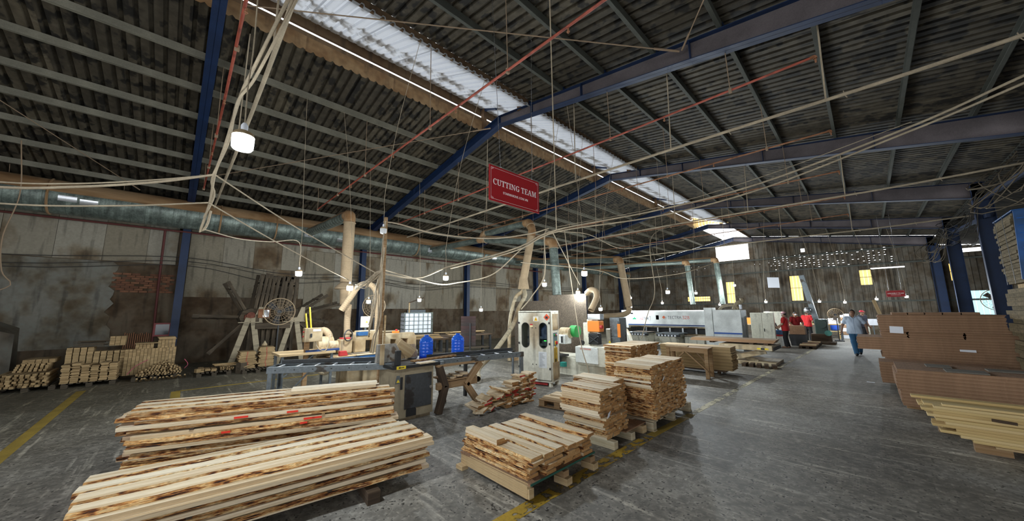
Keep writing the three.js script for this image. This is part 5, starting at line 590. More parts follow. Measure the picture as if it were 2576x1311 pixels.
{ const hose = (label, pts, r) => { const n = pts.length * 14, c = new THREE.CatmullRomCurve3(pts.map(p => V3(...p))); const g = [tube(pts, r, 14, n)]; const L = c.getLength(), q = Math.floor(L / 0.05); for (let k = 1; k < q; k++) { const p = c.getPointAt(k / q), d = c.getTangentAt(k / q); g.push(new THREE.TorusGeometry(r, 0.005, 4, 14).applyQuaternion(new THREE.Quaternion().setFromUnitVectors(V3(0, 0, 1), d)).translate(p.x, p.y, p.z)); } return solo('dust_hose', label, 'hose', g, M.dust); };
  hose('ribbed dust hose arching over beside the dazzling lamp', [[-9.6, 1.85, -3.12], [-9.5, 2.2, -3.3], [-9.5, 2.5, -3.5], [-9.45, 2.56, -3.75], [-9.45, 2.35, -3.95], [-9.4, 1.8, -4.0], [-9.35, 1.22, -3.98]], 0.075);
  hose('ribbed dust hose looping up in front of the dust hood', [[-9.9, 2.0, -3.4], [-9.8, 1.6, -3.35], [-9.6, 1.1, -3.28], [-9.4, 0.88, -3.05], [-9.35, 0.95, -2.86], [-9.4, 1.25, -2.8], [-9.5, 1.36, -2.7], [-9.7, 1.25, -2.6]], 0.08); }
{ const t = thing('wooden_pole', 'wooden pole with cables standing behind the roller table', 'pole', [-7.32, 0, -3.2]); part('post', bx(0.075, 3.9, 0.06, 0, 1.95, 0, { c: 0.006 }), M.block, t); part('batten', bx(0.035, 0.62, 0.03, 0.06, 1.42, -0.06), M.blockPale, t); for (const [a, b] of [[0.05, 3.8], [0.06, 3.2], [-0.05, 3.0]]) part('cable', tube([[a, b, 0.03], [a - 0.03, b - 0.7, 0.06], [a + 0.02, b - 1.5, 0.05], [a - 0.06, 1.3, 0.1], [a - 0.02, 0.95, 0.16]], 0.016, 6, 30), M.cord, t);
  const knot = []; for (let k = 0; k < 9; k++) knot.push(tube([[0.02, 2.75 + rr(-0.1, 0.1), 0.03], [-0.12 + rr(-0.05, 0.05), 2.55 + rr(-0.1, 0.1), 0.12], [-0.3, 2.4 + rr(-0.1, 0.1), 0.25], [-0.6, 2.35 + rr(-0.08, 0.08), 0.36]], 0.012, 5, 20)); for (let k = 0; k < 4; k++) knot.push(tube([[-0.02, 2.7, 0.05], [-0.1, 2.3 + rr(-0.1, 0.1), 0.1], [-0.06 + rr(-0.1, 0.1), 2.0, 0.14], [-0.15, 1.4 + rr(-0.2, 0.2), 0.2]], 0.012, 5, 20)); part('cable_knot', knot, M.cord, t); }
{ const t = thing('wall_box', 'small grey switch box hanging behind the rip saw', 'box', [-11.6, 1.3, -4.55], 1.1); part('case', bx(0.3, 0.36, 0.14, 0, 0.18, 0, { c: 0.01 }), M.whiteDirty, t); part('warning_sign', extr([[-0.04, 0], [0.04, 0], [0, 0.07]], 0.003).translate(0.04, 0.16, 0.071), M.yellow, t); part('post', bx(0.06, 1.3, 0.06, 0, -0.65, -0.02, { c: 0.005 }), M.steel, t); }
{ const t = thing('caged_tank', 'white plastic tank in a metal cage on a stand by the left wall', 'tank', [-14.0, 0, -7.68], Math.PI / 2 - 0.25); part('stand', [bx(1.25, 0.05, 1.1, 0, 0.72, 0), ...[[-0.55, 0.5], [0.55, 0.5], [-0.55, -0.5], [0.55, -0.5]].map(([x, z]) => bx(0.07, 0.72, 0.07, x, 0.36, z))], M.rustPipe, t); part('pallet_base', bx(1.2, 0.12, 1.0, 0, 0.81, 0, { c: 0.01 }), M.steelDark, t); part('tank_body', bx(1.12, 0.86, 0.94, 0, 1.31, 0, { c: 0.06, s: 3 }), M.paper, t); for (let k = 0; k < 6; k++) part('cage_bar', [bx(1.2, 0.02, 0.02, 0, 0.9 + k * 0.17, 0.5), bx(1.2, 0.02, 0.02, 0, 0.9 + k * 0.17, -0.5), bx(0.02, 0.02, 1.0, 0.6, 0.9 + k * 0.17, 0), bx(0.02, 0.02, 1.0, -0.6, 0.9 + k * 0.17, 0)], M.galv, t); for (let k = 0; k < 7; k++) part('cage_bar', [bx(0.02, 0.9, 0.02, -0.6 + k * 0.2, 1.32, 0.5), bx(0.02, 0.9, 0.02, 0.6, 1.32, -0.5 + k * 0.166)], M.galv, t); part('post', bx(0.05, 0.45, 0.05, -0.35, 1.96, 0.2), M.blockPale, t); part('lamp_arm', bar([-0.38, 2.18, 0.2], [0.3, 2.42, 0.1], 0.04, 0.04), M.blockDark, t); }
for (const [x, z, L, lab] of [[-11.2, -6.2, 2.2, 'long low bench stacked with boards before the caged tank'], [-12.0, -8.8, 2.4, 'dark bench with machine parts by the left wall']]) { const t = thing('work_bench', lab, 'bench', [x, 0, z], Math.PI / 2 - 0.2); part('table_top', bx(L, 0.06, 0.8, 0, 0.83, 0, { c: 0.006 }), M.blockDark, t); for (const a of [-L / 2 + 0.1, L / 2 - 0.1]) for (const b of [-0.34, 0.34]) part('leg', bx(0.08, 0.8, 0.08, a, 0.4, b), M.steelDark, t); part('lower_shelf', bx(L - 0.2, 0.04, 0.7, 0, 0.3, 0), M.oldWood, t); for (let k = 0; k < 5; k++) part('board', bx(L * rr(0.5, 0.9), 0.025, 0.14, rr(-0.2, 0.2), 0.873 + k * 0.0255, rr(-0.2, 0.2), { ry: rr(-0.05, 0.05) }), pick(M.sawnDim), t); }
{ const t = thing('display_board', 'purple-grey slatted board standing on a wheeled stand', 'board', [-9.4, 0, -7.1], 0.6); for (let k = 0; k < 9; k++) part('slat', bx(0.52, 0.105, 0.02, 0, 0.72 + k * 0.108, 0, { c: 0.004 }), mat(lin(0.10 + (k % 3) * 0.02, 0.08, 0.085), 0.8, 0, { map: T.barn }), t); part('post', bx(0.04, 1.3, 0.04, 0.08, 0.75, 0.04), M.steelDark, t); part('foot', [bx(0.6, 0.04, 0.06, 0, 0.1, 0), bx(0.06, 0.04, 0.5, 0, 0.1, 0), cyl(0.05, 0.05, 0.03, 0, 0.05, 0.25, { rz: Math.PI / 2 }), cyl(0.05, 0.05, 0.03, 0.27, 0.05, 0, { rz: Math.PI / 2 }), cyl(0.05, 0.05, 0.03, -0.27, 0.05, 0, { rz: Math.PI / 2 })], M.steelDark, t); }
{ const t = thing('wall_switchboard', 'grey electric switchboard on the left wall behind the benches', 'switchboard', [-17.3, 0, -9.6], Math.PI / 2); part('back_board', bx(1.1, 1.5, 0.04, 0, 1.15, -0.15), M.steel, t); part('case', bx(0.45, 0.6, 0.18, -0.2, 1.4, -0.04, { c: 0.01 }), M.whiteDirty, t); part('case', bx(0.3, 0.4, 0.16, 0.35, 1.2, -0.05, { c: 0.01 }), M.steel, t); part('leg', [bx(0.06, 0.5, 0.05, -0.5, 0.25, -0.15), bx(0.06, 0.5, 0.05, 0.5, 0.25, -0.15)], M.steel, t); }
// ---------------------------------------------------------------- white electrical cabinet
{ const t = thing('electric_cabinet', 'tall white electrical cabinet with two oval windows', 'cabinet', [-5.86, 0, -6.48], 0.245); const w = 0.92, h = 1.8, d = 0.44; // front +z
  part('case', [bb(-w / 2, w / 2, 0.1, 0.13, -d, 0), bb(-w / 2, w / 2, h - 0.03, h, -d, 0), bb(-w / 2, -w / 2 + 0.02, 0.13, h - 0.03, -d, 0), bb(w / 2 - 0.02, w / 2, 0.13, h - 0.03, -d, 0), bb(-w / 2 + 0.02, w / 2 - 0.02, 0.13, h - 0.03, -d, -d + 0.02)], M.whiteDirty, t);
  part('foot', [[-0.4, -0.04], [0.4, -0.04], [-0.4, -d + 0.06], [0.4, -d + 0.06]].map(([x, z]) => cyl(0.04, 0.055, 0.1, x, 0.05, z, { n: 8 })), M.whiteDirty, t); part('plinth', bb(-0.36, 0.3, 0.02, 0.07, -0.1, -0.06), M.red, t);
  const oval = (cx, cy, a, b) => { const p = []; for (let k = 0; k <= 12; k++) { const q = Math.PI * k / 12; p.push([cx + a * Math.cos(q), cy + b + a * Math.sin(q)]); } for (let k = 0; k <= 12; k++) { const q = Math.PI + Math.PI * k / 12; p.push([cx + a * Math.cos(q), cy - b + a * Math.sin(q)]); } return p; };
  [[-0.23, 0.455, 'left'], [0.215, 0.44, 'right']].forEach(([cx, ww, s], i) => { const d0 = part('door', extr([[cx - ww / 2, 0.15], [cx + ww / 2, 0.15], [cx + ww / 2, h - 0.045], [cx - ww / 2, h - 0.045]], 0.016, { holes: [oval(cx + (i ? 0.03 : -0.02), 1.2, 0.1, 0.2)] }), M.whiteDirty, t); const ring = tube(oval(cx + (i ? 0.03 : -0.02), 1.2, 0.104, 0.2).map(p => [p[0], p[1], 0.018]), 0.008, 6, 80, true, 0.2); part('window_gasket', ring, M.black, d0); part('window', new THREE.ShapeGeometry(new THREE.Shape(oval(cx + (i ? 0.03 : -0.02), 1.2, 0.1, 0.2).map(p => new THREE.Vector2(...p)))).translate(0, 0, 0.008), new THREE.MeshPhysicalMaterial({ color: lin(0.75, 0.8, 0.8), roughness: 0.05, transmission: 1, thickness: 0 }), d0);
    const hx = i ? cx + ww / 2 - 0.02 : cx - ww / 2 + 0.02; for (const y of [0.42, 1.0, 1.5]) part('hinge', bx(0.035, 0.05, 0.02, hx, y, 0.024, { c: 0.003 }), M.black, d0); for (const y of [0.5, 1.38]) part('lock', cyl(0.012, 0.012, 0.012, i ? cx - ww / 2 + 0.05 : cx + ww / 2 - 0.05, y, 0.02, { rx: Math.PI / 2, n: 10 }), M.black, d0); });
  part('inside_rack', [bx(0.7, 0.06, 0.1, 0, 1.12, -0.3), bx(0.7, 0.06, 0.1, 0, 0.95, -0.3), bx(0.12, 0.3, 0.1, 0.2, 1.3, -0.3), bx(0.7, 1.4, 0.02, 0, 1, -0.38)], M.steel, t); part('indicator_led', [bx(0.06, 0.02, 0.01, 0.17, 1.05, -0.24), bx(0.05, 0.015, 0.01, 0.27, 1.05, -0.24)], mat(0x22ff33, 0.5, 0, { emissive: new THREE.Color(0.05, 0.9, 0.1), emissiveIntensity: 1.2 }), t);
  const sheet = (x, y, sw, sh, fn, nm, z = 0.0175, ry = 0) => { const tx = letters(sw, sh, fn, 256); const g = new THREE.PlaneGeometry(sw, sh); part(nm, ry ? g.rotateY(Math.PI / 2).translate(w / 2 + 0.004, y, x) : g.translate(x, y, z), new THREE.MeshStandardMaterial({ map: tx, roughness: 0.8 }), t); };
  const lines = (bg, fg, n = 18) => (x, W, H) => { x.fillStyle = bg; x.fillRect(0, 0, W, H); x.fillStyle = fg; const r = mulberry(n); for (let k = 0; k < n; k++) x.fillRect(W * 0.1, H * (0.08 + 0.86 * k / n), W * (0.3 + 0.5 * r()), Math.max(1, H * 0.4 / n)); };
  sheet(0.22, 0.62, 0.22, 0.38, lines('#d3d6d8', '#8c9096', 22), 'notice_sheet'); sheet(0.05, 1.6, 0.15, 0.12, (x, W, H) => { x.fillStyle = '#dfdcd0'; x.fillRect(0, 0, W, H); x.fillStyle = '#e0a800'; x.beginPath(); x.moveTo(W * 0.5, H * 0.1); x.lineTo(W * 0.82, H * 0.88); x.lineTo(W * 0.18, H * 0.88); x.fill(); x.fillStyle = '#222'; x.beginPath(); x.moveTo(W * 0.53, H * 0.32); x.lineTo(W * 0.44, H * 0.6); x.lineTo(W * 0.56, H * 0.58); x.lineTo(W * 0.47, H * 0.82); x.lineTo(W * 0.5, H * 0.64); x.lineTo(W * 0.4, H * 0.66); x.fill(); }, 'warning_sticker');
  part('diamond_sticker', bx(0.12, 0.12, 0.003, 0, 0, 0, { rz: Math.PI / 4 }).translate(0.35, 1.64, 0.018), mat(lin(0.75, 0.1, 0.03), 0.6), t); part('flame_mark', extr([[-0.03, -0.035], [0.03, -0.035], [0.035, 0.0], [0.012, 0.03], [0.0, 0.01], [-0.015, 0.035], [-0.035, 0]], 0.002).translate(0.35, 1.64, 0.02), M.black, t); part('small_sticker', [bx(0.08, 0.035, 0.002, -0.08, 1.46, 0.018)], M.red, t); part('small_sticker', [bx(0.08, 0.045, 0.002, -0.08, 1.42, 0.0178)], mat(lin(0.75, 0.6, 0.3), 0.7), t);
  // narrow aisle side
  part('vent_grille', [bb(w / 2, w / 2 + 0.02, 1.34, 1.72, -0.38, -0.08)], M.cream, t); part('vent_grille', [bb(w / 2, w / 2 + 0.02, 0.18, 0.56, -0.38, -0.06)], M.cream, t); const pnl = part('switch_panel', bb(w / 2, w / 2 + 0.006, 0.95, 1.26, -0.32, -0.1), mat(lin(0.10, 0.16, 0.17), 0.6), t); [['green', -0.14, M.green], ['red', -0.21, M.red], ['white', -0.27, M.paper]].forEach(([c, z, m]) => part('button', cyl(0.018, 0.018, 0.03, w / 2 + 0.02, 1.21, z, { rz: Math.PI / 2, n: 12 }), m, pnl)); part('switch_base', bb(w / 2 + 0.006, w / 2 + 0.016, 0.97, 1.06, -0.26, -0.17), M.yellow, pnl); part('rotary_switch', [cyl(0.035, 0.035, 0.03, w / 2 + 0.03, 1.02, -0.215, { rz: Math.PI / 2, n: 16 }), bx(0.03, 0.07, 0.018, w / 2 + 0.05, 1.02, -0.215)], M.red, pnl);
  sheet(-0.22, 0.72, 0.2, 0.36, lines('#b5922a', '#6b5618', 20), 'yellow_plate', 0, 1); part('warning_sticker', bb(w / 2, w / 2 + 0.002, 0.88, 0.94, -0.24, -0.18), M.yellow, t); part('rating_plate', bb(w / 2, w / 2 + 0.004, 0.46, 0.64, -0.26, -0.16), M.steelDark, t); part('lid_eye', rod([0.34, h, -0.2], [0.34, h + 0.03, -0.2], 0.01, 6), M.steel, t); }
piece('screen_board', 'large brown board screen standing behind the white cabinet', 'board', M.screen, -8.5, 0.1, -9.25, 1.7, 2.05, 0.02); piece('screen_board', 'taller brown board screen beside the galvanised duct', 'board', M.screen, -6.88, 0.1, -9.22, 1.5, 2.22, 0.02); solo('screen_stand', 'timber feet carrying the two brown board screens', 'stand', [bb(-9.3, -9.2, 0, 0.1, -9.6, -8.95), bb(-7.7, -7.6, 0, 0.1, -9.6, -8.95), bb(-6.25, -6.15, 0, 0.1, -9.6, -8.95)], M.block);
// low pallet with offcut boards between cabinet and piles
pallet('low brown pallet with a few boards in front of the white cabinet', -4.25, -5.55, 0.8, 0.7, 0.13, 0.15, M.block); for (let k = 0; k < 7; k++) piece('thin_board', 'pale board lying on the low pallet in front of the white cabinet', 'board', pick(M.sawn), -4.2 + rr(-0.05, 0.05), 0.131 + (k % 3) * 0.024, -5.35 - (k % 4) * 0.14, 0.7, 0.022, 0.13, 0.15, 'boards on the pallet before the cabinet');
// ---------------------------------------------------------------- tenoning machine with green motors
{ const t = thing('tenoning_machine', 'white tenoning machine with green motors and an orange head', 'machine', [-5.97, 0, -8.55]); const P = (n, g, m) => part(n, g, m, t);
  P('bed', [bx(2.4, 0.5, 0.9, 0.1, 0.25, 0, { c: 0.02 }), bx(0.9, 0.5, 0.2, 0.75, 0.6, 0.45, { c: 0.015 })], M.whiteDirty); P('bellows', [...Array(12)].map((_, k) => bx(0.06, 0.24, 0.08, -1.0 + k * 0.075, 0.42, 0.72)), M.steelDark); P('chip_tray', bx(1.0, 0.05, 0.5, -0.6, 0.55, 0.65), M.steelDark); P('front_cover', bx(0.7, 0.42, 0.06, 0.62, 0.62, 0.58, { c: 0.015 }), M.white); P('motor', [cyl(0.15, 0.15, 0.34, -0.28, 1.16, 0.25, { rz: Math.PI / 2, n: 18 })], M.cream); P('motor_cowl', [cyl(0.17, 0.17, 0.2, -0.07, 1.2, 0.12, { rz: Math.PI / 2, n: 18 }), bx(0.12, 0.24, 0.14, -0.78, 1.22, 0.2, { c: 0.03 })], M.green); P('spindle_box', [bx(0.62, 0.26, 0.3, -0.45, 0.98, 0.35, { c: 0.02 }), bx(0.18, 0.22, 0.02, -0.3, 0.98, 0.51)], M.white); P('control_panel', bx(0.06, 0.18, 0.015, -0.24, 0.98, 0.525), M.steelDark); P('column', [bx(0.22, 1.0, 0.22, 0.25, 0.95, -0.1, { c: 0.02 })], M.whiteDirty); P('column', [bx(0.2, 1.2, 0.3, 0.3, 0.95, -0.25, { c: 0.02 })], M.whiteDirty);
  P('orange_guard', bx(0.38, 0.3, 0.25, 0.62, 1.36, 0.1, { c: 0.02 }), M.orange); P('clear_hood', bx(0.4, 0.16, 0.2, 0.62, 1.62, 0.08, { c: 0.01 }), M.steelBright); P('knob', [cyl(0.05, 0.05, 0.06, 0.88, 1.35, 0.22, { rz: Math.PI / 2 })], M.red); P('actuator', [bx(0.3, 0.3, 0.2, 0.62, 1.02, 0.15, { c: 0.015 }), rod([0.5, 0.9, 0.28], [0.8, 1.1, 0.28], 0.02), rod([0.5, 1.1, 0.28], [0.8, 0.92, 0.28], 0.02), cyl(0.07, 0.07, 0.05, 0.36, 0.92, 0.4, { rx: Math.PI / 2 })], M.steelDark); P('hose', [tube([[-1.1, 1.3, 0.3], [-0.9, 1.1, 0.4], [-1.0, 0.8, 0.45], [-0.8, 0.6, 0.5]], 0.025, 6), tube([[-1.0, 1.2, 0.35], [-0.8, 1.0, 0.42], [-0.6, 0.8, 0.5]], 0.02, 6), tube([[-1.1, 0.62, 0.6], [-0.7, 0.64, 0.6], [-0.3, 0.6, 0.6]], 0.05, 8)], M.black); P('green_box', bx(0.14, 0.12, 0.12, 0.05, 0.36, 0.86, { c: 0.008 }), M.teal); P('end_tower', [bx(0.3, 0.9, 0.4, 1.06, 1.15, -0.35, { c: 0.02 }), bx(0.24, 0.4, 0.02, 1.06, 1.3, -0.14)], M.steel); P('orange_plate', bx(0.09, 0.36, 0.02, 1.2, 1.25, -0.13, { c: 0.004 }), M.orange); P('dust_elbow', [tube([[-0.1, 2.32, -0.62], [0.1, 2.42, -0.55], [0.3, 2.36, -0.5], [0.34, 2.15, -0.45], [0.3, 1.8, -0.2]], 0.09, 12)], M.dust);
  const tx = letters(0.36, 0.07, (x, W, H) => { x.fillStyle = '#c9ccc6'; x.fillRect(0, 0, W, H); x.fillStyle = '#c22a20'; x.font = `bold ${Math.round(H * 0.75)}px sans-serif`; x.textAlign = 'center'; x.textBaseline = 'middle'; x.fillText('CNC TENONER', W / 2, H / 2, W * 0.96); }, 256); P('name_plate', new THREE.PlaneGeometry(0.36, 0.07).translate(0.6, 0.78, 0.612), new THREE.MeshStandardMaterial({ map: tx, roughness: 0.6 })); P('warning_sticker', extr([[-0.04, 0], [0.04, 0], [0, 0.07]], 0.003).translate(0.98, 0.92, 0.0), M.yellow); }
{ const t = thing('slant_console', 'slanted grey-white machine console with two warning triangles', 'machine', [-6.05, 0, -11.4]); part('body', extr([[-0.32, 0], [0.46, 0], [0.22, 0.95], [0.1, 1.14], [-0.42, 1.14], [-0.42, 0.95]], 0.5, { c: 0.02 }), M.whiteDirty, t); part('warning_sticker', extr([[-0.06, 0], [0.06, 0], [0, 0.1]], 0.003).translate(-0.22, 0.78, 0.521), M.orange, t); part('warning_sticker', extr([[-0.06, 0], [0.06, 0], [0, 0.1]], 0.003).translate(-0.02, 0.68, 0.521), M.yellow, t); part('hand_wheel', [new THREE.TorusGeometry(0.07, 0.01, 6, 18).translate(0.24, 0.72, 0.55), rod([0.17, 0.72, 0.55], [0.31, 0.72, 0.55], 0.008, 5), rod([0.24, 0.65, 0.55], [0.24, 0.79, 0.55], 0.008, 5)], M.black, t); }
// ---------------------------------------------------------------- panel saw with the long white beam
{ const t = thing('panel_saw', 'long white panel saw with a blue stripe and printed maker name', 'saw', [0, 0, -18]); const P = (n, g, m) => part(n, g, m, t);
  P('beam', [extr([[0, 0.98], [0.0, 1.72], [-0.5, 1.76], [-0.5, 0.98]], 4.0, { c: 0.01 }).rotateY(-Math.PI / 2).translate(-5.35, 0, 0)], M.white); P('blue_stripe', bb(-9.3, -5.4, 1.0, 1.06, 0.01, 0.025), M.navy); P('pressure_beam', [bb(-9.25, -5.4, 0.9, 0.96, -0.3, 0.0), bb(-9.25, -5.4, 0.55, 0.62, -0.5, 0.05)], M.creamDirty); P('dark_recess', bb(-9.25, -5.4, 0.62, 0.9, -0.5, -0.35), M.black); P('clamp', [...Array(5)].map((_, k) => bb(-8.4 + k * 0.62, -8.33 + k * 0.62, 0.6, 0.9, -0.2, -0.1)), M.steelBright); P('comb', [...Array(14)].map((_, k) => bb(-9.2 + k * 0.06, -9.17 + k * 0.06, 0.65, 0.9, -0.15, -0.05)), M.steelDark);
  P('end_column', [bb(-5.42, -5.08, 0.0, 1.88, -0.5, 0.12)], M.white); P('end_column', [bb(-9.62, -9.3, 0.85, 1.8, -0.5, 0.1)], M.white); P('side_housing', [extr([[0.0, 0], [0.14, 0.0], [0.1, 0.62], [0.05, 0.72], [0.05, 1.76], [-0.9, 1.76], [-0.9, 0]], 1.1, { c: 0.012 }).rotateY(-Math.PI / 2).translate(-3.96, 0, 0)], M.white); P('blue_stripe', bb(-5.05, -3.96, 0.70, 0.76, 0.05, 0.125), mat(lin(0.02, 0.10, 0.42), 0.5)); P('side_panel', bb(-3.96, -3.94, 0.05, 1.74, -0.9, 0.05), M.steel); P('top_hose', [tube([[-4.9, 1.78, -0.4], [-4.7, 1.95, -0.4], [-4.3, 1.98, -0.45], [-4.1, 1.8, -0.4]], 0.06, 8), tube([[-4.3, 1.78, -0.4], [-4.2, 2.05, -0.5], [-4.0, 2.15, -0.6], [-4.0, 2.3, -0.6]], 0.09, 8)], M.creamDirty); P('beacon', [cyl(0.06, 0.06, 0.2, -4.0, 1.9, -0.3)], M.paper);
  for (const [a, b] of [[-8.6, -7.9], [-7.2, -6.4]]) P('table_support', hexa([[a + 0.1, 0, 0.9], [b, 0, 0.9], [b, 0, 0.1], [a + 0.1, 0, 0.1], [a, 0.62, 1.2], [b, 0.62, 1.2], [b, 0.62, 0.0], [a, 0.62, 0.0]]), M.whiteDirty); for (const [a, b] of [[-8.75, -7.7], [-7.25, -6.2]]) { P('air_table', bb(a, b, 0.64, 0.7, 0.1, 1.3), M.steel); P('table_edge', [...Array(6)].map((_, k) => bb(a + 0.08 + k * 0.15, a + 0.16 + k * 0.15, 0.56, 0.64, 1.22, 1.26)), M.paper); P('table_edge', bb(a, b, 0.55, 0.64, 1.1, 1.22), M.black); } P('work_board', bb(-8.5, -7.6, 0.7, 0.73, 0.5, 1.2), M.blockDark); P('base', [bb(-9.3, -5.4, 0.1, 0.5, -0.5, -0.1), bb(-6.3, -5.45, 0.05, 0.5, 0.0, 0.3)], M.whiteDirty); P('screen_arm', [bb(-10.4, -9.62, 0.85, 1.55, -0.6, -0.1)], M.whiteDirty); P('screen', bb(-10.1, -9.85, 1.2, 1.42, -0.1, -0.08), mat(lin(0.02, 0.05, 0.2), 0.3)); P('tag', bb(-9.15, -8.98, 1.58, 1.66, 0.005, 0.01), M.steelDark); P('notice_sheet', bb(-8.05, -7.85, 1.2, 1.55, 0.005, 0.009), M.paper); P('notice_sheet', bb(-7.75, -7.6, 1.3, 1.52, 0.005, 0.01), M.navy);
  const print = (w, h, x, y, fn) => { const tx = letters(w, h, fn, 512); P('printed_name', new THREE.PlaneGeometry(w, h).translate(x, y, 0.014), new THREE.MeshStandardMaterial({ map: tx, roughness: 0.5 })); }; const bg = '#dfe2e0';
  print(1.0, 0.24, -8.56, 1.38, (x, W, H) => { x.fillStyle = bg; x.fillRect(0, 0, W, H); x.fillStyle = '#0f6b4a'; x.beginPath(); x.moveTo(0, H * 0.86); x.lineTo(W * 0.05, H * 0.5); x.lineTo(W * 0.08, H * 0.6); x.lineTo(W * 0.13, H * 0.15); x.lineTo(W * 0.18, H * 0.55); x.lineTo(W * 0.21, H * 0.45); x.lineTo(W * 0.25, H * 0.86); x.fill(); x.font = `bold ${Math.round(H * 0.72)}px sans-serif`; x.textBaseline = 'alphabetic'; x.fillStyle = '#8c2a35'; x.fillText('HOLZ', W * 0.26, H * 0.86, W * 0.37); x.fillStyle = '#4d5560'; x.fillText('TEK', W * 0.64, H * 0.86, W * 0.29); x.font = `${Math.round(H * 0.3)}px sans-serif`; x.fillText('®', W * 0.94, H * 0.32); });
  print(1.06, 0.22, -6.62, 1.42, (x, W, H) => { x.fillStyle = bg; x.fillRect(0, 0, W, H); x.font = `${Math.round(H * 0.95)}px sans-serif`; x.textBaseline = 'middle'; x.fillStyle = '#2d3138'; x.fillText('TECTRA', 0, H * 0.52, W * 0.63); x.fillStyle = '#d0442c'; x.fillText('328', W * 0.66, H * 0.52, W * 0.33); }); P('diamond_sticker', bx(0.12, 0.12, 0.004, 0, 0, 0, { rz: Math.PI / 4 }).translate(-7.35, 1.42, 0.015), mat(lin(0.65, 0.14, 0.05), 0.6)); }
// panels and trestle before the saw
for (let k = 0; k < 22; k++) piece('panel_sheet', `cut panel sheet in the stack behind the bare trestle, ${ord(21 - k)} from the top`, 'panel', M.sawnDim[k % 3], -3.7 + rr(-0.02, 0.02), 0.13 + k * 0.0285, -11.3, 1.9, 0.026, 0.62, 0.03);
solo('panel_cart', 'low cart with small wheels under the stack of panel sheets', 'cart', [bb(-4.5, -2.9, 0.09, 0.128, -11.6, -11.0), ...[-4.3, -3.1].flatMap(x => [-11.5, -11.1].map(z => cyl(0.045, 0.045, 0.04, x, 0.046, z, { rx: Math.PI / 2 })))], M.blockDark);
{ const t = thing('timber_trestle', 'bare brown timber trestle with diagonal braces before the panel stack', 'trestle', [-3.6, 0, -10.35], 0.06); part('top', bx(1.08, 0.03, 0.5, 0, 0.765, 0, { c: 0.004 }), M.block, t); part('top_rail', bx(1.0, 0.1, 0.04, 0, 0.7, 0.22, { c: 0.004 }), M.block, t); for (const [x, z] of [[-0.48, 0.22], [0.48, 0.22], [-0.48, -0.22], [0.48, -0.22]]) part('leg', bx(0.09, 0.75, 0.07, x, 0.375, z, { c: 0.005 }), M.block, t); part('brace', bar([0.0, 0.66, 0.25], [0.5, 0.2, 0.26], 0.03, 0.08, [0, 0, 1]), M.block, t); part('brace', bar([-0.05, 0.66, 0.25], [-0.42, 0.3, 0.25], 0.03, 0.08, [0, 0, 1]), M.block, t); part('brace', bar([0.05, 0.66, -0.24], [0.44, 0.25, -0.24], 0.03, 0.08, [0, 0, 1]), M.block, t); part('loose_board', bx(0.6, 0.02, 0.16, -0.3, 0.791, 0.05), M.sawnDim[0], t); }
{ const t = thing('lift_table', 'cream scissor lift table with hazard tape carrying long panels', 'lift', [-3.0, 0, -14.4]); part('platform', bx(1.5, 0.16, 1.5, 0, 0.55, 0, { c: 0.01 }), M.cream, t); part('hazard_tape', [bx(0.3, 0.05, 0.004, 0.5, 0.53, 0.753)], M.yellow, t); part('hazard_tape', bx(0.1, 0.05, 0.005, 0.5, 0.53, 0.754), M.black, t); part('scissor_arm', bar([-0.7, 0.1, 0.6], [0.55, 0.45, 0.6], 0.06, 0.16), M.cream, t); part('scissor_arm', bar([0.3, 0.1, 0.5], [-0.65, 0.45, 0.5], 0.06, 0.12), M.creamDirty, t); part('base', bx(1.6, 0.1, 1.4, 0, 0.05, 0, { c: 0.01 }), M.cream, t); part('comb_edge', [...Array(12)].map((_, k) => bx(0.02, 0.1, 0.05, 0.76, 0.52, -0.65 + k * 0.11)), M.steelDark, t); }
for (let k = 0; k < 4; k++) piece('long_panel', `long brown panel lying on the lift table, ${ord(3 - k)} from the top`, 'panel', k % 2 ? M.block : M.chip[0], -3.5 + k * 0.02, 0.69 + k * 0.026, -14.3, 2.5, 0.024, 0.9 - 0.02 * k, 0.03); for (const x of [-4.2, -3.0, -2.6]) piece('spacer_block', `spacer block between lift table and long panels, ${x < -4 ? 'outer' : x < -2.8 ? 'middle' : 'aisle-side'}`, 'timber', M.blockDark, x + 0.15, 0.631, -14.2, 0.12, 0.058, 0.6);
for (let k = 0; k < 5; k++) piece('timber_block', `short dark timber block on the floor before the lift table, ${ord(k)} from the left`, 'timber', M.blockDark, -2.95 + k * 0.19, 0.0, -13.3 + rr(-0.05, 0.05), 0.11, 0.1, 0.4, 0.06 * k);
M.packWood = [[.27, .225, .14], [.22, .185, .11], [.31, .26, .17]].map(c => mat(lin(...c), 0.9, 0, { map: T.barn }));
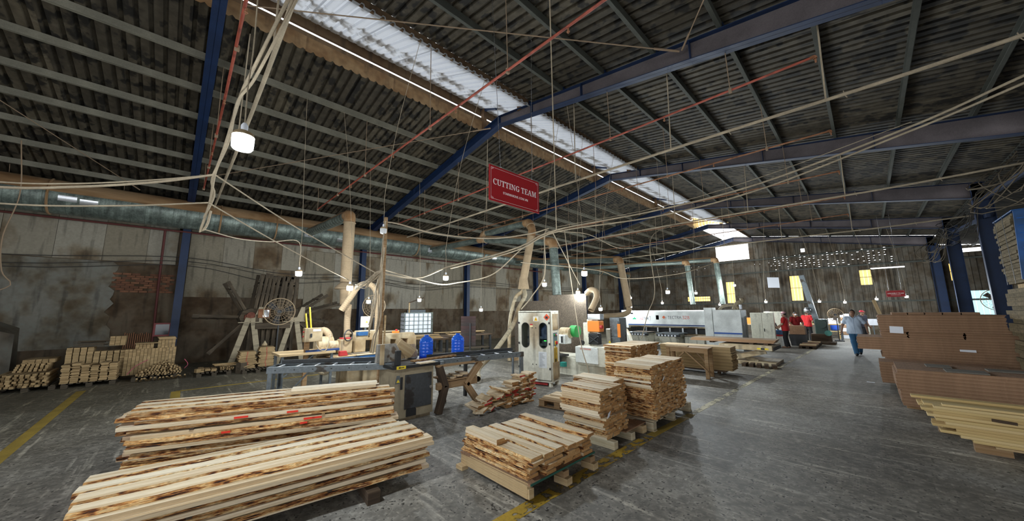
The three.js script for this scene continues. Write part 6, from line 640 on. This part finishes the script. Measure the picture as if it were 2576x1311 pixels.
// ---------------------------------------------------------------- particle boards on the right of the aisle
{ const G1 = 'particle boards of the nearest right stack', G2 = 'particle boards of the upper stack behind'; let y = 0.06;
  piece('timber_block', 'timber bearer under the near end of the right particle board stacks', 'timber', M.block, 0.75, 0, -9.75, 0.9, 0.059, 0.09); piece('timber_block', 'timber bearer under the far end of the right particle board stacks', 'timber', M.block, 0.75, 0, -10.6, 0.9, 0.059, 0.09);
  const n = 34; for (let k = 0; k < n; k++) { const dx = (k < 8 ? 0.04 * (1 - k / 8) * 0 : 0) + (k % 7 === 0 ? 0.012 : 0) + rr(-0.006, 0.006) - (k > 14 && k < 30 ? 0.035 : 0); piece('particle_board', `particle board in the nearest right stack, ${ord(n - 1 - k)} from the top`, 'board', M.chip[k % 3], 1.5 + dx, y, -10.25, 2.5, 0.0182, 1.3, 0); y += 0.0187; }
  [[1.05, 0.9, -9.85, 0.55, 0.42], [0.8, 0.5, -10.1, 0.35, 0.5], [1.6, 1.05, -10.0, 0.0, 0.0]].forEach(([x, w, z, a], i) => piece('particle_board', ['small dusty particle board piece lying on the nearest right stack', 'narrow particle board strip lying on the nearest right stack', 'larger dusty particle board piece lying on the nearest right stack'][i], 'board', M.chipTop, x, y + 0.001 + (i === 1 ? 0.0 : 0), z - (i === 0 ? 0 : i === 1 ? 0.35 : 0.1) + (i === 2 ? -0.25 : 0), i === 1 ? 0.3 : 0.5 * w, 0.0185, i === 2 ? 0.3 : 0.4, 0)); 
  for (let k = 0; k < 24; k++) piece('particle_board', `particle board in the short stack behind the nearest right stack, ${ord(23 - k)} from the top`, 'board', M.chip[(k + 1) % 3], 0.92 + rr(-0.008, 0.008) - 0.0, 0.06 + k * 0.0187 + 0.1, -11.9, 1.75, 0.0182, 0.8); piece('timber_block', 'timber bearer under the short stack behind the nearest right stack', 'timber', M.block, 0.8, 0, -11.9, 1.0, 0.158, 0.1);
  // upper stack further back
  const Z = -13.1; solo('stack_bearer', 'pair of timber bearers under the tall particle board stack', 'timber', [bb(0.5, 2.2, 0, 0.1, Z - 0.5, Z - 0.4), bb(0.5, 2.2, 0, 0.1, Z + 0.3, Z + 0.4)], M.block); const bands = [[28, 0.2, 2.05, 0], [9, 0.12, 2.05, 0], [16, -0.28, 2.9, 0], [12, 0.16, 2.05, 1], [17, 0.14, 1.85, 0]]; let yy = 0.1, tot = bands.reduce((a, b) => a + b[0], 0), c = 0;
  for (const [m, x0, w, gap] of bands) for (let k = 0; k < m; k++) { c++; const label = `particle board in the tall stack behind, ${ord(0)}`; if (gap && k < 8) { const cuts = [[x0, x0 + 0.42], [x0 + 0.45, x0 + 1.25], [x0 + 1.28, x0 + w]]; cuts.forEach(([a, b], q) => piece('particle_board', `short particle board piece in the split layers, ${['left', 'middle', 'right'][q]} third, ${ord(k)} layer up`, 'board', M.chip[(c + q) % 3], (a + b) / 2 + rr(-0.012, 0.012), yy, Z, b - a, 0.0182, 1.1, 0, `split pieces ${['left', 'middle', 'right'][q]} third`)); }
    else piece('particle_board', m === 16 ? `over-long particle board jutting out of the tall stack, ${ord(k)} layer up` : m === 28 ? `particle board in the lower part of the tall stack, ${ord(k)} layer up` : m === 12 ? `full-length particle board above the split layers of the tall stack, ${ord(k)} layer up` : m === 9 ? `particle board just under the over-long boards, ${ord(k)} layer up` : `particle board in the top part of the tall stack, ${ord(k)} layer up`, 'board', M.chip[c % 3], x0 + w / 2 + rr(-0.012, 0.012) + (m === 28 ? 0.03 * (k / 28) * -1 : 0), yy, Z, w, 0.0182, 1.2, 0, `boards of ${m === 16 ? 'the over-long' : m === 28 ? 'the lower' : m === 9 ? 'the middle' : m === 12 ? 'the split' : 'the top'} layers in the tall stack`); yy += 0.0187; }
  for (let k = 0; k < 5; k++) for (let q = 0; q < 3; q++) piece('particle_board', `small board on the tall stack, ${ord(k)} pile from the aisle, ${ord(q)} layer up`, 'board', M.chip[(k + q) % 3], 0.52 + k * 0.27, yy + q * 0.0187, Z, 0.25, 0.0182, 0.6, rr(-0.02, 0.02), `top block pile ${ord(k)}`);
  [[0.42, 1.28, 'upper'], [1.42, 0.86, 'lower']].forEach(([x, y2, w]) => { const o = solo('paper_tag', `white paper tag stuck to the tall particle board stack, ${w} of two`, 'tag', bx(0.22, w === 'upper' ? 0.16 : 0.06, 0.003), M.paper); o.position.set(x, y2, Z + 0.612); o.rotation.set(w === 'upper' ? -0.15 : -0.6, 0, -0.05); });
  const fp = solo('paper_scrap', 'scrap of white paper lying on the aisle floor by the stacks', 'paper', bx(0.14, 0.004, 0.1, 0, 0.004, 0), M.paper); fp.position.set(-0.15, 0, -12.4); }
// pale pine boards, near right
{ let y = 0.115; const Z = -7.75; [[0.75, -7.45, 'near'], [0.62, -8.25, 'far']].forEach(([x, z, w]) => piece('timber_block', `brown timber bearer under the pale pine boards, ${w} one`, 'timber', M.block, x + (w === 'near' ? 0.14 : 0.05), 0, z, 0.28, 0.113, 0.12)); piece('base_board', 'grey-green base board under the pale pine boards', 'board', M.blockPale, 1.55, 0.09, -7.42, 1.3, 0.022, 0.16, 0.02);
  const L = 1.9; for (let li = 0; li < 11; li++) for (let c = 0; c < 4; c++) { const jut = [0.20, 0.14, 0.0, 0.06, -0.06, 0.04, -0.03, -0.1, -0.06, -0.14, -0.1][li] + rr(-0.05, 0.06); const z = -7.42 - c * 0.155 - (li > 6 ? 0.05 : 0); const o = mesh('pine_board', unit, pick(M.pine)); o.scale.set(L, 0.034, 0.145); o.position.set(0.52 + L / 2 + jut, y, z); tag(o, `pale pine board, ${ord(10 - li)} layer from the top, ${ord(c)} from the near side`, 'board', 'pale pine boards on the right'); if (c === 3) y += 0.0355; }
  piece('pine_board', 'single pine board jutting out furthest on the pale pine boards', 'board', M.pine[0], 0.85, y, -7.95, 1.1, 0.03, 0.14, 0.01); piece('pine_board', 'long pine board along the top of the pale pine boards', 'board', M.pine[1], 1.35, y, -7.5, 1.6, 0.026, 0.12, 0); piece('bark_chip', 'dark bark chip lying on the face of the pale pine boards', 'bark', M.blockDark, 1.0, y - 0.1, -7.325, 0.18, 0.03, 0.03, 0, undefined, -0.06); }
// tall lumber packs at the right edge, the upper one under a blue tarpaulin
{  const G = 'grey boards of the lower pack at the right edge'; for (let r = 0; r < 24; r++) for (let c = 0; c < 3; c++) piece('grey_board', `weathered board, ${ord(r)} row up, ${ord(c)} from the aisle, lower lumber pack`, 'board', M.packWood[(r + c) % 3], 2.28 + c * 0.42 - (c ? 0 : rr(0, 0.1)), 0.12 + r * 0.085, -11.72 + rr(-0.04, 0.04), 0.40, 0.082, 1.24, 0, G);
  piece('timber_block', 'timber bearer under the lower lumber pack at the right edge', 'timber', M.block, 2.72, 0, -11.25, 1.3, 0.118, 0.1); piece('timber_block', 'timber bearer under the far end of the lower lumber pack at the right edge', 'timber', M.block, 2.72, 0, -12.15, 1.3, 0.118, 0.1);
  for (const x of [2.25, 2.7, 3.0]) piece('timber_block', `short bearer between the two lumber packs, ${x < 2.4 ? 'aisle' : x < 2.8 ? 'middle' : 'outer'} one`, 'timber', M.blockPale, x, 2.161, -11.72, 0.12, 0.095, 1.2);
  for (let r = 0; r < 24; r++) for (let c = 0; c < 3; c++) piece('grey_board', `weathered board, ${ord(r)} row up, ${ord(c)} from the aisle, strapped upper pack`, 'board', M.packWood[(r * 2 + c) % 3], 2.24 + c * 0.30 + (c ? 0 : rr(-0.06, 0.0)), 2.26 + r * 0.054, -11.72 + rr(-0.03, 0.03), 0.29, 0.052, 1.24, 0, 'grey boards of the strapped upper pack');
  { const t = thing('tarpaulin', 'blue tarpaulin wrapped round the upper lumber pack', 'tarpaulin', [0, 0, 0]); const p = [], N = 14; part('cover', [bb(2.06, 3.1, 3.575, 3.6, -12.4, -11.0, { c: 0.01 }), hexa([[2.02, 2.3, -11.01], [3.1, 2.3, -11.01], [3.1, 2.3, -11.04], [2.02, 2.3, -11.04], [2.08, 3.58, -11.01], [3.1, 3.58, -11.01], [3.1, 3.58, -11.04], [2.08, 3.58, -11.04]])], mat(lin(0.015, 0.11, 0.42), 0.45, 0, { map: T.dirty }), t); for (let k = 0; k < 8; k++) part('fold', rod([2.1, 2.45 + k * 0.14, -11.005], [3.1, 2.43 + k * 0.14, -11.005], 0.006, 5), mat(lin(0.02, 0.15, 0.55), 0.4), t); }
  for (const z of [-11.45, -12.0]) solo('steel_strap', `thin steel strap down the aisle side of the upper lumber pack, ${z > -11.7 ? 'nearer' : 'farther'} one`, 'strap', bb(2.018, 2.022, 2.24, 3.57, z - 0.012, z + 0.012), M.steelDark); }
// ---------------------------------------------------------------- people
function sdfGeo(fn, c, s, res) {                                   // zero surface of a distance field in the cube of half size s round c
  const mc = new MarchingCubes(res, new THREE.MeshBasicMaterial(), false, false, 120000), h = res / 2; let k = 0;
  for (let z = 0; z < res; z++) for (let y = 0; y < res; y++) for (let x = 0; x < res; x++) mc.field[k++] = -fn(c[0] + (x - h) / h * s, c[1] + (y - h) / h * s, c[2] + (z - h) / h * s);
  mc.isolation = 0; mc.update(); const n = mc.count, P = new Float32Array(n * 3), N = new Float32Array(n * 3), U = new Float32Array(n * 2);
  for (let i = 0; i < n; i++) for (let j = 0; j < 3; j++) { P[3 * i + j] = mc.positionArray[3 * i + j] * s + c[j]; N[3 * i + j] = mc.normalArray[3 * i + j]; }
  let g = new THREE.BufferGeometry(); g.setAttribute('position', new THREE.BufferAttribute(P, 3)); g = mergeVertices(g, 1e-5); g.computeVertexNormals(); g = g.toNonIndexed(); g.setAttribute('uv', new THREE.BufferAttribute(U.slice(0, g.attributes.position.count * 2), 2)); return g;
}
const cap = (a, b, ra, rb) => { const dx = b[0] - a[0], dy = b[1] - a[1], dz = b[2] - a[2], L = dx * dx + dy * dy + dz * dz || 1e-9; return (x, y, z) => { const t = clamp(((x - a[0]) * dx + (y - a[1]) * dy + (z - a[2]) * dz) / L); return Math.hypot(x - a[0] - dx * t, y - a[1] - dy * t, z - a[2] - dz * t) - (ra + (rb - ra) * t); }; };
const ell = (c, r) => (x, y, z) => { const k = Math.hypot((x - c[0]) / r[0], (y - c[1]) / r[1], (z - c[2]) / r[2]); return (k - 1) * Math.min(...r); };
const smin = (l, k) => (x, y, z) => { let d = 9; for (const f of l) { const e = f(x, y, z), h = clamp(0.5 + 0.5 * (d - e) / k); d = d + (e - d) * h - k * h * (1 - h); } return d; };
const skinM = mat(lin(0.30, 0.16, 0.10), 0.6), hairM = mat(lin(0.012, 0.010, 0.010), 0.7), shoeM = mat(lin(0.012, 0.012, 0.013), 0.5);
function person(label, pos, ry, o) {
  const t = thing('person', label, 'person', pos, ry); t.scale.setScalar(o.h / 1.68); const q = o.res || 64, st = o.stout || 0; const lean = o.lean || 0, ly = (y, z) => [y, z + lean * Math.max(0, y - 0.95)];
  const P = (x, y, z) => [x, y, z + lean * Math.max(0, y - 0.95) * 0.6];
  const [Re, Rw, Le, Lw] = [o.re || [-0.285, 1.10, -0.02], o.rw || [-0.315, 0.87, 0.07], o.le || [0.285, 1.10, -0.02], o.lw || [0.315, 0.87, 0.07]].map(a => P(...a)); const Rk = o.rk || [-0.10, 0.48, 0.05], Ra = o.ra || [-0.10, 0.09, -0.02], Lk = o.lk || [0.10, 0.48, 0.03], La = o.la || [0.10, 0.09, 0]; const Sr = P(-0.185, 1.375, 0), Sl = P(0.185, 1.375, 0), N0 = P(0, 1.41, -0.01), N1 = P(0, 1.50, 0.01), H = P(0, 1.59, 0.015);
  const limbs = [cap(Sr, Re, 0.052, 0.042), cap(Re, Rw, 0.041, 0.028), cap(Sl, Le, 0.052, 0.042), cap(Le, Lw, 0.041, 0.028)]; const torso = [cap(P(-0.075, 1.28, 0), P(-0.06, 1.02, 0), 0.115, 0.105 + st), cap(P(0.075, 1.28, 0), P(0.06, 1.02, 0), 0.115, 0.105 + st), ell(P(0, 1.07, 0.03 + st), [0.15 + st, 0.17, 0.12 + st]), cap(Sr, Sl, 0.058, 0.058), ell([0, 0.92, 0], [0.165 + st, 0.13, 0.125])]; const legs = [cap([-0.085, 0.88, 0], Rk, 0.088, 0.058), cap(Rk, Ra, 0.058, 0.038), cap([0.085, 0.88, 0], Lk, 0.088, 0.058), cap(Lk, La, 0.058, 0.038)];
  const head = [ell(H, [0.074, 0.108, 0.092]), ell([H[0], H[1] - 0.055, H[2] + 0.025], [0.052, 0.058, 0.062]), cap([H[0], H[1] + 0.0, H[2] + 0.088], [H[0], H[1] - 0.028, H[2] + 0.102], 0.008, 0.014), ell([H[0] - 0.076, H[1] - 0.01, H[2] - 0.005], [0.01, 0.028, 0.017]), ell([H[0] + 0.076, H[1] - 0.01, H[2] - 0.005], [0.01, 0.028, 0.017]), ell([H[0], H[1] + 0.028, H[2] + 0.075], [0.048, 0.012, 0.02])]; const neck = cap(N0, N1, 0.055, 0.052);
  const hand = (W, E) => { const d = V3(W[0] - E[0], W[1] - E[1], W[2] - E[2]).normalize(), s = W[0] < 0 ? 1 : -1; const u = V3(0, 0, 1).addScaledVector(d, -d.z).normalize(), v = d.clone().cross(u); const at = (a, b, c) => [W[0] + d.x * a + u.x * b + v.x * c, W[1] + d.y * a + u.y * b + v.y * c, W[2] + d.z * a + u.z * b + v.z * c]; const l = [cap(at(0, 0, 0), at(0.03, 0, 0), 0.027, 0.03), cap(at(0.03, -0.018, 0), at(0.085, -0.028, 0), 0.019, 0.014), cap(at(0.03, 0.018, 0), at(0.085, 0.028, 0), 0.019, 0.014)]; [[-0.03, 0.062], [-0.010, 0.078], [0.012, 0.083], [0.032, 0.074]].forEach(([b, L], i) => { const cz = s * 0.012; l.push(cap(at(0.085, b, 0), at(0.085 + L * 0.5, b * 1.05, cz), 0.0098, 0.009), cap(at(0.085 + L * 0.5, b * 1.05, cz), at(0.085 + L * 0.85, b * 1.05, cz * 3.2), 0.009, 0.008)); }); l.push(cap(at(0.02, 0.03, s * 0.008), at(0.055, 0.058, s * 0.02), 0.014, 0.011), cap(at(0.055, 0.058, s * 0.02), at(0.088, 0.06, s * 0.032), 0.0105, 0.009)); return sdfGeo(smin(l, 0.008), at(0.075, 0.01, 0), 0.115, o.res > 80 ? 56 : 40); };
  const bodyF = smin([...torso, ...limbs, ...legs, neck, ...head.slice(0, 2)], 0.035); const cy = 0.86; const gs = [sdfGeo(bodyF, [0, cy, 0], 0.90, Math.round(q * 1.5)), sdfGeo(smin(head, 0.014), H, 0.16, q > 80 ? 72 : 48), hand(Rw, Re), hand(Lw, Le)];
  part('body', gs, o.skin || skinM, t);
  const sl = o.sleeve ?? 0.62; const sle = (S, E) => cap(S, [lerp(S[0], E[0], sl), lerp(S[1], E[1], sl), lerp(S[2], E[2], sl)], 0.07, 0.068); const hem = o.hem ?? 0.80; const shirtF = smin([...torso.map(f => (x, y, z) => f(x, y, z) - 0.022), sle(Sr, Re), sle(Sl, Le), cap([-0.07, 0.95, 0], [-0.08, hem, 0], 0.13 + st, 0.135 + st), cap([0.07, 0.95, 0], [0.08, hem, 0], 0.13 + st, 0.135 + st)], 0.04); const cutN = cap(P(0, 1.46, 0.02), P(0, 1.6, 0.03), 0.072, 0.09);
  part('shirt', sdfGeo((x, y, z) => Math.max(shirtF(x, y, z) + 0.004 * Math.sin(x * 60 + y * 22) * 0.6, hem - y, -cutN(x, y, z)), [0, 1.12, lean * 0.1], 0.44, q), o.shirt, t);
  if (o.collar) part('collar', [tube([[-0.06, 1.465, 0.02], [-0.075, 1.45, 0.05], [-0.03, 1.40, 0.105], [-0.012, 1.385, 0.12]], 0.014, 6, 14), tube([[0.06, 1.465, 0.02], [0.075, 1.45, 0.05], [0.03, 1.40, 0.105], [0.012, 1.385, 0.12]], 0.014, 6, 14)], o.shirt, t), part('button_strip', tube([[0, 1.38, 0.125], [0, 1.25, 0.145 + st], [0, 1.05, 0.178 + 2 * st], [0, 0.85, 0.16 + st]], 0.006, 4, 14), o.shirt, t);
  const trF = smin([...legs.map(f => (x, y, z) => f(x, y, z) - 0.018), ell([0, 0.9, 0], [0.175 + st, 0.13, 0.135 + st]), cap(Rk, [Ra[0], Ra[1], Ra[2] - 0.01], 0.074, 0.068), cap(Lk, [La[0], La[1], La[2] - 0.01], 0.074, 0.068)], 0.03); part('trousers', sdfGeo((x, y, z) => Math.max(trF(x, y, z), y - 0.97, 0.045 - y), [0, 0.5, 0], 0.52, q), o.trousers, t);
  for (const [A, r] of [[Ra, o.rt || 0], [La, o.lt || 0]]) part('shoe', sdfGeo(smin([cap([A[0], Math.max(0.05, A[1] - 0.03), A[2] - 0.04], [A[0] * 1.15, Math.max(0.04, A[1] - 0.05), A[2] + 0.15], 0.048, 0.04), cap([A[0], A[1] + 0.01, A[2]], [A[0], A[1] - 0.03, A[2]], 0.045, 0.05)], 0.03), [A[0], A[1], A[2] + 0.05], 0.2, 40).translate(0, 0, 0), o.shoe || shoeM, t);
  const hf = ell([H[0], H[1] + 0.022, H[2] - 0.014], [0.083, 0.1, 0.093]), face = ell([H[0], H[1] - 0.045, H[2] + 0.085], [0.068, 0.105, 0.075]); part('hair', sdfGeo((x, y, z) => Math.max(hf(x, y, z) + 0.0015 * Math.sin(x * 300) * Math.sin(z * 260), -face(x, y, z), (H[1] - (o.long ? 0.13 : 0.055)) - y), H, 0.15, 48), hairM, t);
  for (const s of [-1, 1]) part('eye', new THREE.SphereGeometry(0.0095, 10, 8).translate(H[0] + s * 0.03, H[1] + 0.004, H[2] + 0.083), mat(lin(0.03, 0.02, 0.018), 0.3), t); part('mouth', tube([[H[0] - 0.026, H[1] - 0.052, H[2] + 0.079], [H[0], H[1] - 0.057, H[2] + 0.088], [H[0] + 0.026, H[1] - 0.052, H[2] + 0.079]], 0.0045, 5, 8), mat(lin(0.16, 0.05, 0.045), 0.6), t);
  if (o.cap) { part('cap', [lathe([[0.092, 0], [0.094, 0.035], [0.075, 0.075], [0.04, 0.095], [0, 0.1]], 20, H[0], H[1] + 0.03, H[2] - 0.01), extr([[-0.075, 0], [0.075, 0], [0.06, 0.07], [0, 0.095], [-0.06, 0.07]], 0.008, { c: 0.002 }).rotateX(Math.PI / 2 + 0.12).translate(H[0], H[1] + 0.045, H[2] + 0.06)], o.cap, t); }
  if (o.mask) part('face_mask', sdfGeo((x, y, z) => Math.max(ell([H[0], H[1] - 0.035, H[2] + 0.02], [0.072, 0.055, 0.09])(x, y, z), H[2] + 0.03 - z), H, 0.13, 40), M.paper, t);
  return t;
}
const shirtTex = tex(64, 64, (u, v) => { const k = ((Math.floor(u * 16) + Math.floor(v * 16)) % 4 === 0) ? 0.8 : 1; return [0.66 * k, 0.74 * k, 0.85 * k]; });
const denim = mat(lin(0.03, 0.11, 0.22), 0.85), black = mat(lin(0.015, 0.015, 0.017), 0.85), redShirt = mat(lin(0.50, 0.02, 0.02), 0.8);
person('man in a pale blue short-sleeved shirt and jeans walking up the aisle', [-0.46, 0, -19.1], 0.03, { h: 1.72, res: 96, stout: 0.010, shirt: mat(lin(0.52, 0.62, 0.76), 0.85), trousers: denim, collar: 1, re: [-0.315, 1.12, -0.03], rw: [-0.36, 0.88, 0.06], le: [0.33, 1.12, -0.06], lw: [0.345, 0.90, 0.0], rk: [-0.07, 0.5, 0.10], ra: [-0.03, 0.085, 0.16], lk: [0.10, 0.48, 0.0], la: [0.07, 0.11, -0.26] });
person('worker in a red shirt, pink cap and black trousers facing a machine', [-2.80, 0, -20.6], -Math.PI / 2 - 0.1, { h: 1.64, res: 56, shirt: redShirt, trousers: black, cap: mat(lin(0.62, 0.35, 0.38), 0.8), mask: 1, long: 1, re: [-0.27, 1.12, 0.05], rw: [-0.26, 0.98, 0.27], le: [0.27, 1.12, 0.05], lw: [0.26, 0.98, 0.27], skin: mat(lin(0.42, 0.27, 0.18), 0.6), shoe: mat(lin(0.3, 0.18, 0.12), 0.7) });
person('worker in a dark red shirt and mask bending over a bench', [-2.72, 0, -23.1], 0.6, { h: 1.62, res: 44, shirt: mat(lin(0.30, 0.012, 0.015), 0.8), trousers: black, lean: 0.3, mask: 1, re: [-0.3, 1.1, 0.1], rw: [-0.2, 0.95, 0.3], le: [0.3, 1.1, 0.1], lw: [0.2, 0.95, 0.3] });
person('worker in an orange shirt standing behind the dark red worker', [-2.85, 0, -24.7], -1.2, { h: 1.6, res: 40, shirt: mat(lin(0.75, 0.22, 0.03), 0.8), trousers: black, rw: [-0.24, 0.98, 0.22], lw: [0.24, 0.98, 0.22] });
person('worker in a bright red shirt and green cap seen from behind', [-2.5, 0, -25.9], 2.8, { h: 1.66, res: 40, shirt: mat(lin(0.6, 0.02, 0.025), 0.8), trousers: black, cap: mat(lin(0.1, 0.32, 0.2), 0.8), rw: [-0.24, 0.98, 0.22], lw: [0.24, 0.98, 0.22] });
person('far worker in dark clothes and a red cap behind the walking man', [-0.3, 0, -26.6], 0.9, { h: 1.66, res: 40, shirt: mat(lin(0.03, 0.03, 0.045), 0.8), trousers: black, cap: mat(lin(0.55, 0.03, 0.05), 0.8), lean: 0.1 });
// ---------------------------------------------------------------- far end of the hall
function locker(label, x, z, ry, w, h, d) { const t = thing('metal_locker', label, 'locker', [x, 0, z], ry); part('case', [bb(-w / 2, w / 2, 0.04, h, -d, -0.02), bb(-w / 2 + 0.03, w / 2 - 0.03, 0, 0.05, -d + 0.03, -0.05)], M.whiteDirty, t); for (const s of [-1, 1]) { const dd = part('door', bx(w / 2 - 0.02, h - 0.12, 0.02, s * w / 4, h / 2 + 0.02, -0.01, { c: 0.004 }), M.whiteDirty, t); if (s > 0) part('handle', bx(0.03, 0.14, 0.03, 0.05, h / 2, 0.012, { c: 0.006 }), M.black, dd); } return t; }
locker('grey two-door metal locker beside the red-shirted worker', -3.6, -20.2, 0.1, 0.92, 1.62, 0.5); locker('second grey metal locker behind the first one', -3.5, -22.6, 0.1, 0.85, 1.66, 0.5);
{ const t = thing('edge_machine', 'small white and blue machine with a red stripe in front of the red-shirted worker', 'machine', [-3.16, 0, -21.2], 0.1); part('base', bx(0.34, 0.5, 0.6, 0, 0.25, 0, { c: 0.02 }), M.white, t); part('stripe', bx(0.345, 0.08, 0.605, 0, 0.54, 0), M.red, t); part('top', bx(0.36, 0.2, 0.62, 0, 0.68, 0, { c: 0.02 }), M.bluePaint, t); part('arm', bar([0, 0.76, 0], [-0.1, 1.12, 0], 0.06, 0.06), M.steelDark, t); }
{ const t = thing('drill_press', 'dark green machine with a leaning grey column at the end of the aisle', 'machine', [-1.85, 0, -24.4]); part('base', [bx(0.8, 0.5, 0.7, 0, 0.25, 0, { c: 0.03 }), bx(1.5, 0.12, 0.9, -0.2, 0.06, 0.3)], M.blockDark, t); part('body', [bx(0.5, 0.8, 0.5, 0.05, 0.85, 0, { c: 0.04 }), cyl(0.22, 0.22, 0.3, 0.05, 1.0, 0.25, { rx: Math.PI / 2 })], mat(lin(0.03, 0.06, 0.05), 0.5), t); part('motor', cyl(0.14, 0.14, 0.3, 0.3, 0.55, 0.3, { rx: Math.PI / 2 }), mat(lin(0.05, 0.22, 0.18), 0.5), t); part('column', bar([-0.1, 1.0, 0], [-0.5, 3.6, 0], 0.22, 0.22), M.steel, t); part('lamp_lens', new THREE.SphereGeometry(0.16, 16, 12).translate(-0.42, 1.72, 0.15), M.steelBright, t); }
for (const [x, z, lab] of [[-4.9, -25.6, 'long far work table with coloured packages'], [-2.6, -27.6, 'far work table under the assembly lamps']]) { const t = thing('work_table', lab, 'table', [x, 0, z]); part('table_top', bx(3.0, 0.06, 0.9, 0, 0.88, 0, { c: 0.01 }), M.blockPale, t); for (const a of [-1.4, 1.4]) for (const b of [-0.38, 0.38]) part('leg', bx(0.07, 0.85, 0.07, a, 0.425, b), M.steel, t); }
[[-1.5, -27.6, .4, .3, .4, M.paper, 'white package on the far table'], [-2.05, -27.5, .3, .26, .3, mat(lin(0.03, 0.18, 0.6), 0.5), 'blue crate on the far table'], [-2.62, -27.6, .36, .2, .4, M.green, 'green box on the far table'], [-3.2, -27.6, .5, .25, .4, M.paper, 'white box at the left of the far table'], [-3.9, -25.6, .4, .2, .3, mat(lin(0.03, 0.16, 0.55), 0.5), 'blue box on the long far work table'], [-4.3, -25.6, .4, .3, .3, M.steel, 'grey box on the long far work table'], [-5.2, -25.6, .3, .35, .3, M.orange, 'orange box on the long far work table']].forEach(([x, z, w, h, d, m, lab]) => solo('storage_box', lab, 'box', [bx(w, h, d, 0, h / 2, 0, { c: 0.01 }), bx(w + 0.02, 0.03, d + 0.02, 0, h, 0, { c: 0.005 })], m).position.set(x, 0.911, z));
for (let c = 0; c < 2; c++) for (let k = 0; k < (c ? 5 : 7); k++) { const t = thing('carton', `${k % 2 ? 'brown' : 'white'} carton in the ${c ? 'shorter' : 'taller'} far stack, ${ord(k)} from the floor`, 'carton', [-1.05 + c * 0.42, k * 0.21, -29.3], 0.02 * (k % 3)); part('box', bx(0.4, 0.205, 0.4, 0, 0.104, 0, { c: 0.006 }), k % 2 ? M.chip[2] : M.paper, t); part('tape', bx(0.06, 0.003, 0.404, 0, 0.207, 0), M.cord, t); }
{ const t = thing('plastic_barrel', 'small blue barrel on a stool at the end of the aisle', 'barrel', [-1.55, 0.45, -29.0]); part('body', lathe([[0, 0], [0.17, 0.01], [0.19, 0.1], [0.19, 0.4], [0.15, 0.47], [0, 0.48]], 20), mat(lin(0.02, 0.08, 0.45), 0.4), t); part('lid', cyl(0.12, 0.12, 0.03, 0, 0.49, 0), M.navy, t); const s = thing('stool', 'low wooden stool under the small blue barrel', 'stool', [-1.55, 0, -29.0]); part('seat', bx(0.5, 0.05, 0.4, 0, 0.424, 0, { c: 0.006 }), M.pine[0], s); for (const a of [-0.2, 0.2]) for (const b of [-0.15, 0.15]) part('leg', bx(0.05, 0.4, 0.05, a, 0.2, b), M.pine[2], s); }
solo('foam_block', 'white foam block lying on the far floor right of the walking man', 'block', bx(0.9, 0.25, 0.5, 0.0, 0.125, -28.2, { c: 0.02 }), M.paper);
{ const t = thing('notice_stand', 'white notice boards on a stand at the far right of the aisle', 'stand', [0.1, 0, -27.2]); part('post', bx(0.05, 0.9, 0.05, 0, 0.45, 0), M.steel, t); part('board', bx(0.36, 0.34, 0.02, 0, 1.05, 0.03), M.paper, t); part('board', bx(0.3, 0.6, 0.02, -0.3, 0.5, 0.02), M.whiteDirty, t); part('foot', bx(0.6, 0.04, 0.3, -0.1, 0.02, 0), M.steel, t); }
solo('leaning_plank', 'pale timber plank leaning above the tall particle board stack', 'plank', bar([0.55, 0, -15.4], [0.15, 2.05, -15.6], 0.09, 0.05, [0, 0, 1], 0.005), M.blockPale);
for (let k = 0; k < 3; k++) pallet(`low far pallet with brown boards beside the aisle line, ${ord(k)} from the camera`, -2.1, -21.0 - k * 0.95, 0.62, 0.8, 0.12, 0, M.blockDark); for (let k = 0; k < 6; k++) piece('thin_board', 'pale board lying on the low far pallets', 'board', k % 2 ? M.blockPale : M.chip[0], -2.1, 0.121 + (k > 2 ? 0.026 : 0), -21.0 - (k % 3) * 0.95, 0.58, 0.025, 0.5, 0.02 * (k % 4), 'boards on the far pallets');
{ const t = thing('carton_stack', 'brown cartons and grey bin behind the red-shirted worker', 'cartons', [-2.55, 0, -22.25]); part('carton', bx(0.6, 0.42, 0.5, 0, 0.76, 0, { c: 0.01 }), M.chip[1], t); part('bin', hexa([[-0.28, 0, 0.25], [0.28, 0, 0.25], [0.28, 0, -0.25], [-0.28, 0, -0.25], [-0.34, 0.54, 0.3], [0.34, 0.54, 0.3], [0.34, 0.54, -0.3], [-0.34, 0.54, -0.3]]), M.steelDark, t); }
wallFan('dark round fan standing by the right columns', [3.7, 2.1, -24], 0.42, -0.5, 2.1); wallFan('far round fan on a stand at the end of the aisle', [-1.3, 1.45, -26.4], 0.34, -0.2, 1.45);
// cable coils on the right-hand columns
for (const [z, k] of [[-12.9, 0], [-19.4, 1], [-25.85, 2]]) { const g = []; for (let i = 0; i < 9; i++) g.push(tube([[2.95, 5.3 + rr(-0.2, 0.3), z + 0.5], [2.7 + rr(-0.2, 0.1), 4.4 + rr(-0.5, 0.3), z + 0.2], [2.4 + rr(-0.5, 0.1), 4.3 + rr(-0.3, 0.5), z - 0.3], [2.9, 5.2 + rr(-0.2, 0.3), z - 1.2]], 0.011, 5, 18)); solo('cable_tangle', `tangled cables slung from a right-hand blue column, ${ord(k)} from the camera`, 'cables', g, k === 1 ? M.cordDark : M.cordDim); }
for (const [z, y] of [[-16, 5.0], [-22, 4.8], [-28, 4.7]]) solo('purlin_strut', `blue eaves strut between the right columns near ${y > 4.9 ? 'the lumber packs' : y > 4.75 ? 'the tall fan' : 'the gable'}`, 'strut', bar([3.1, y, z + 3.1], [3.1, y + 0.4, z - 3.1], 0.08, 0.12), M.blue);
renderer.render(scene, camera);
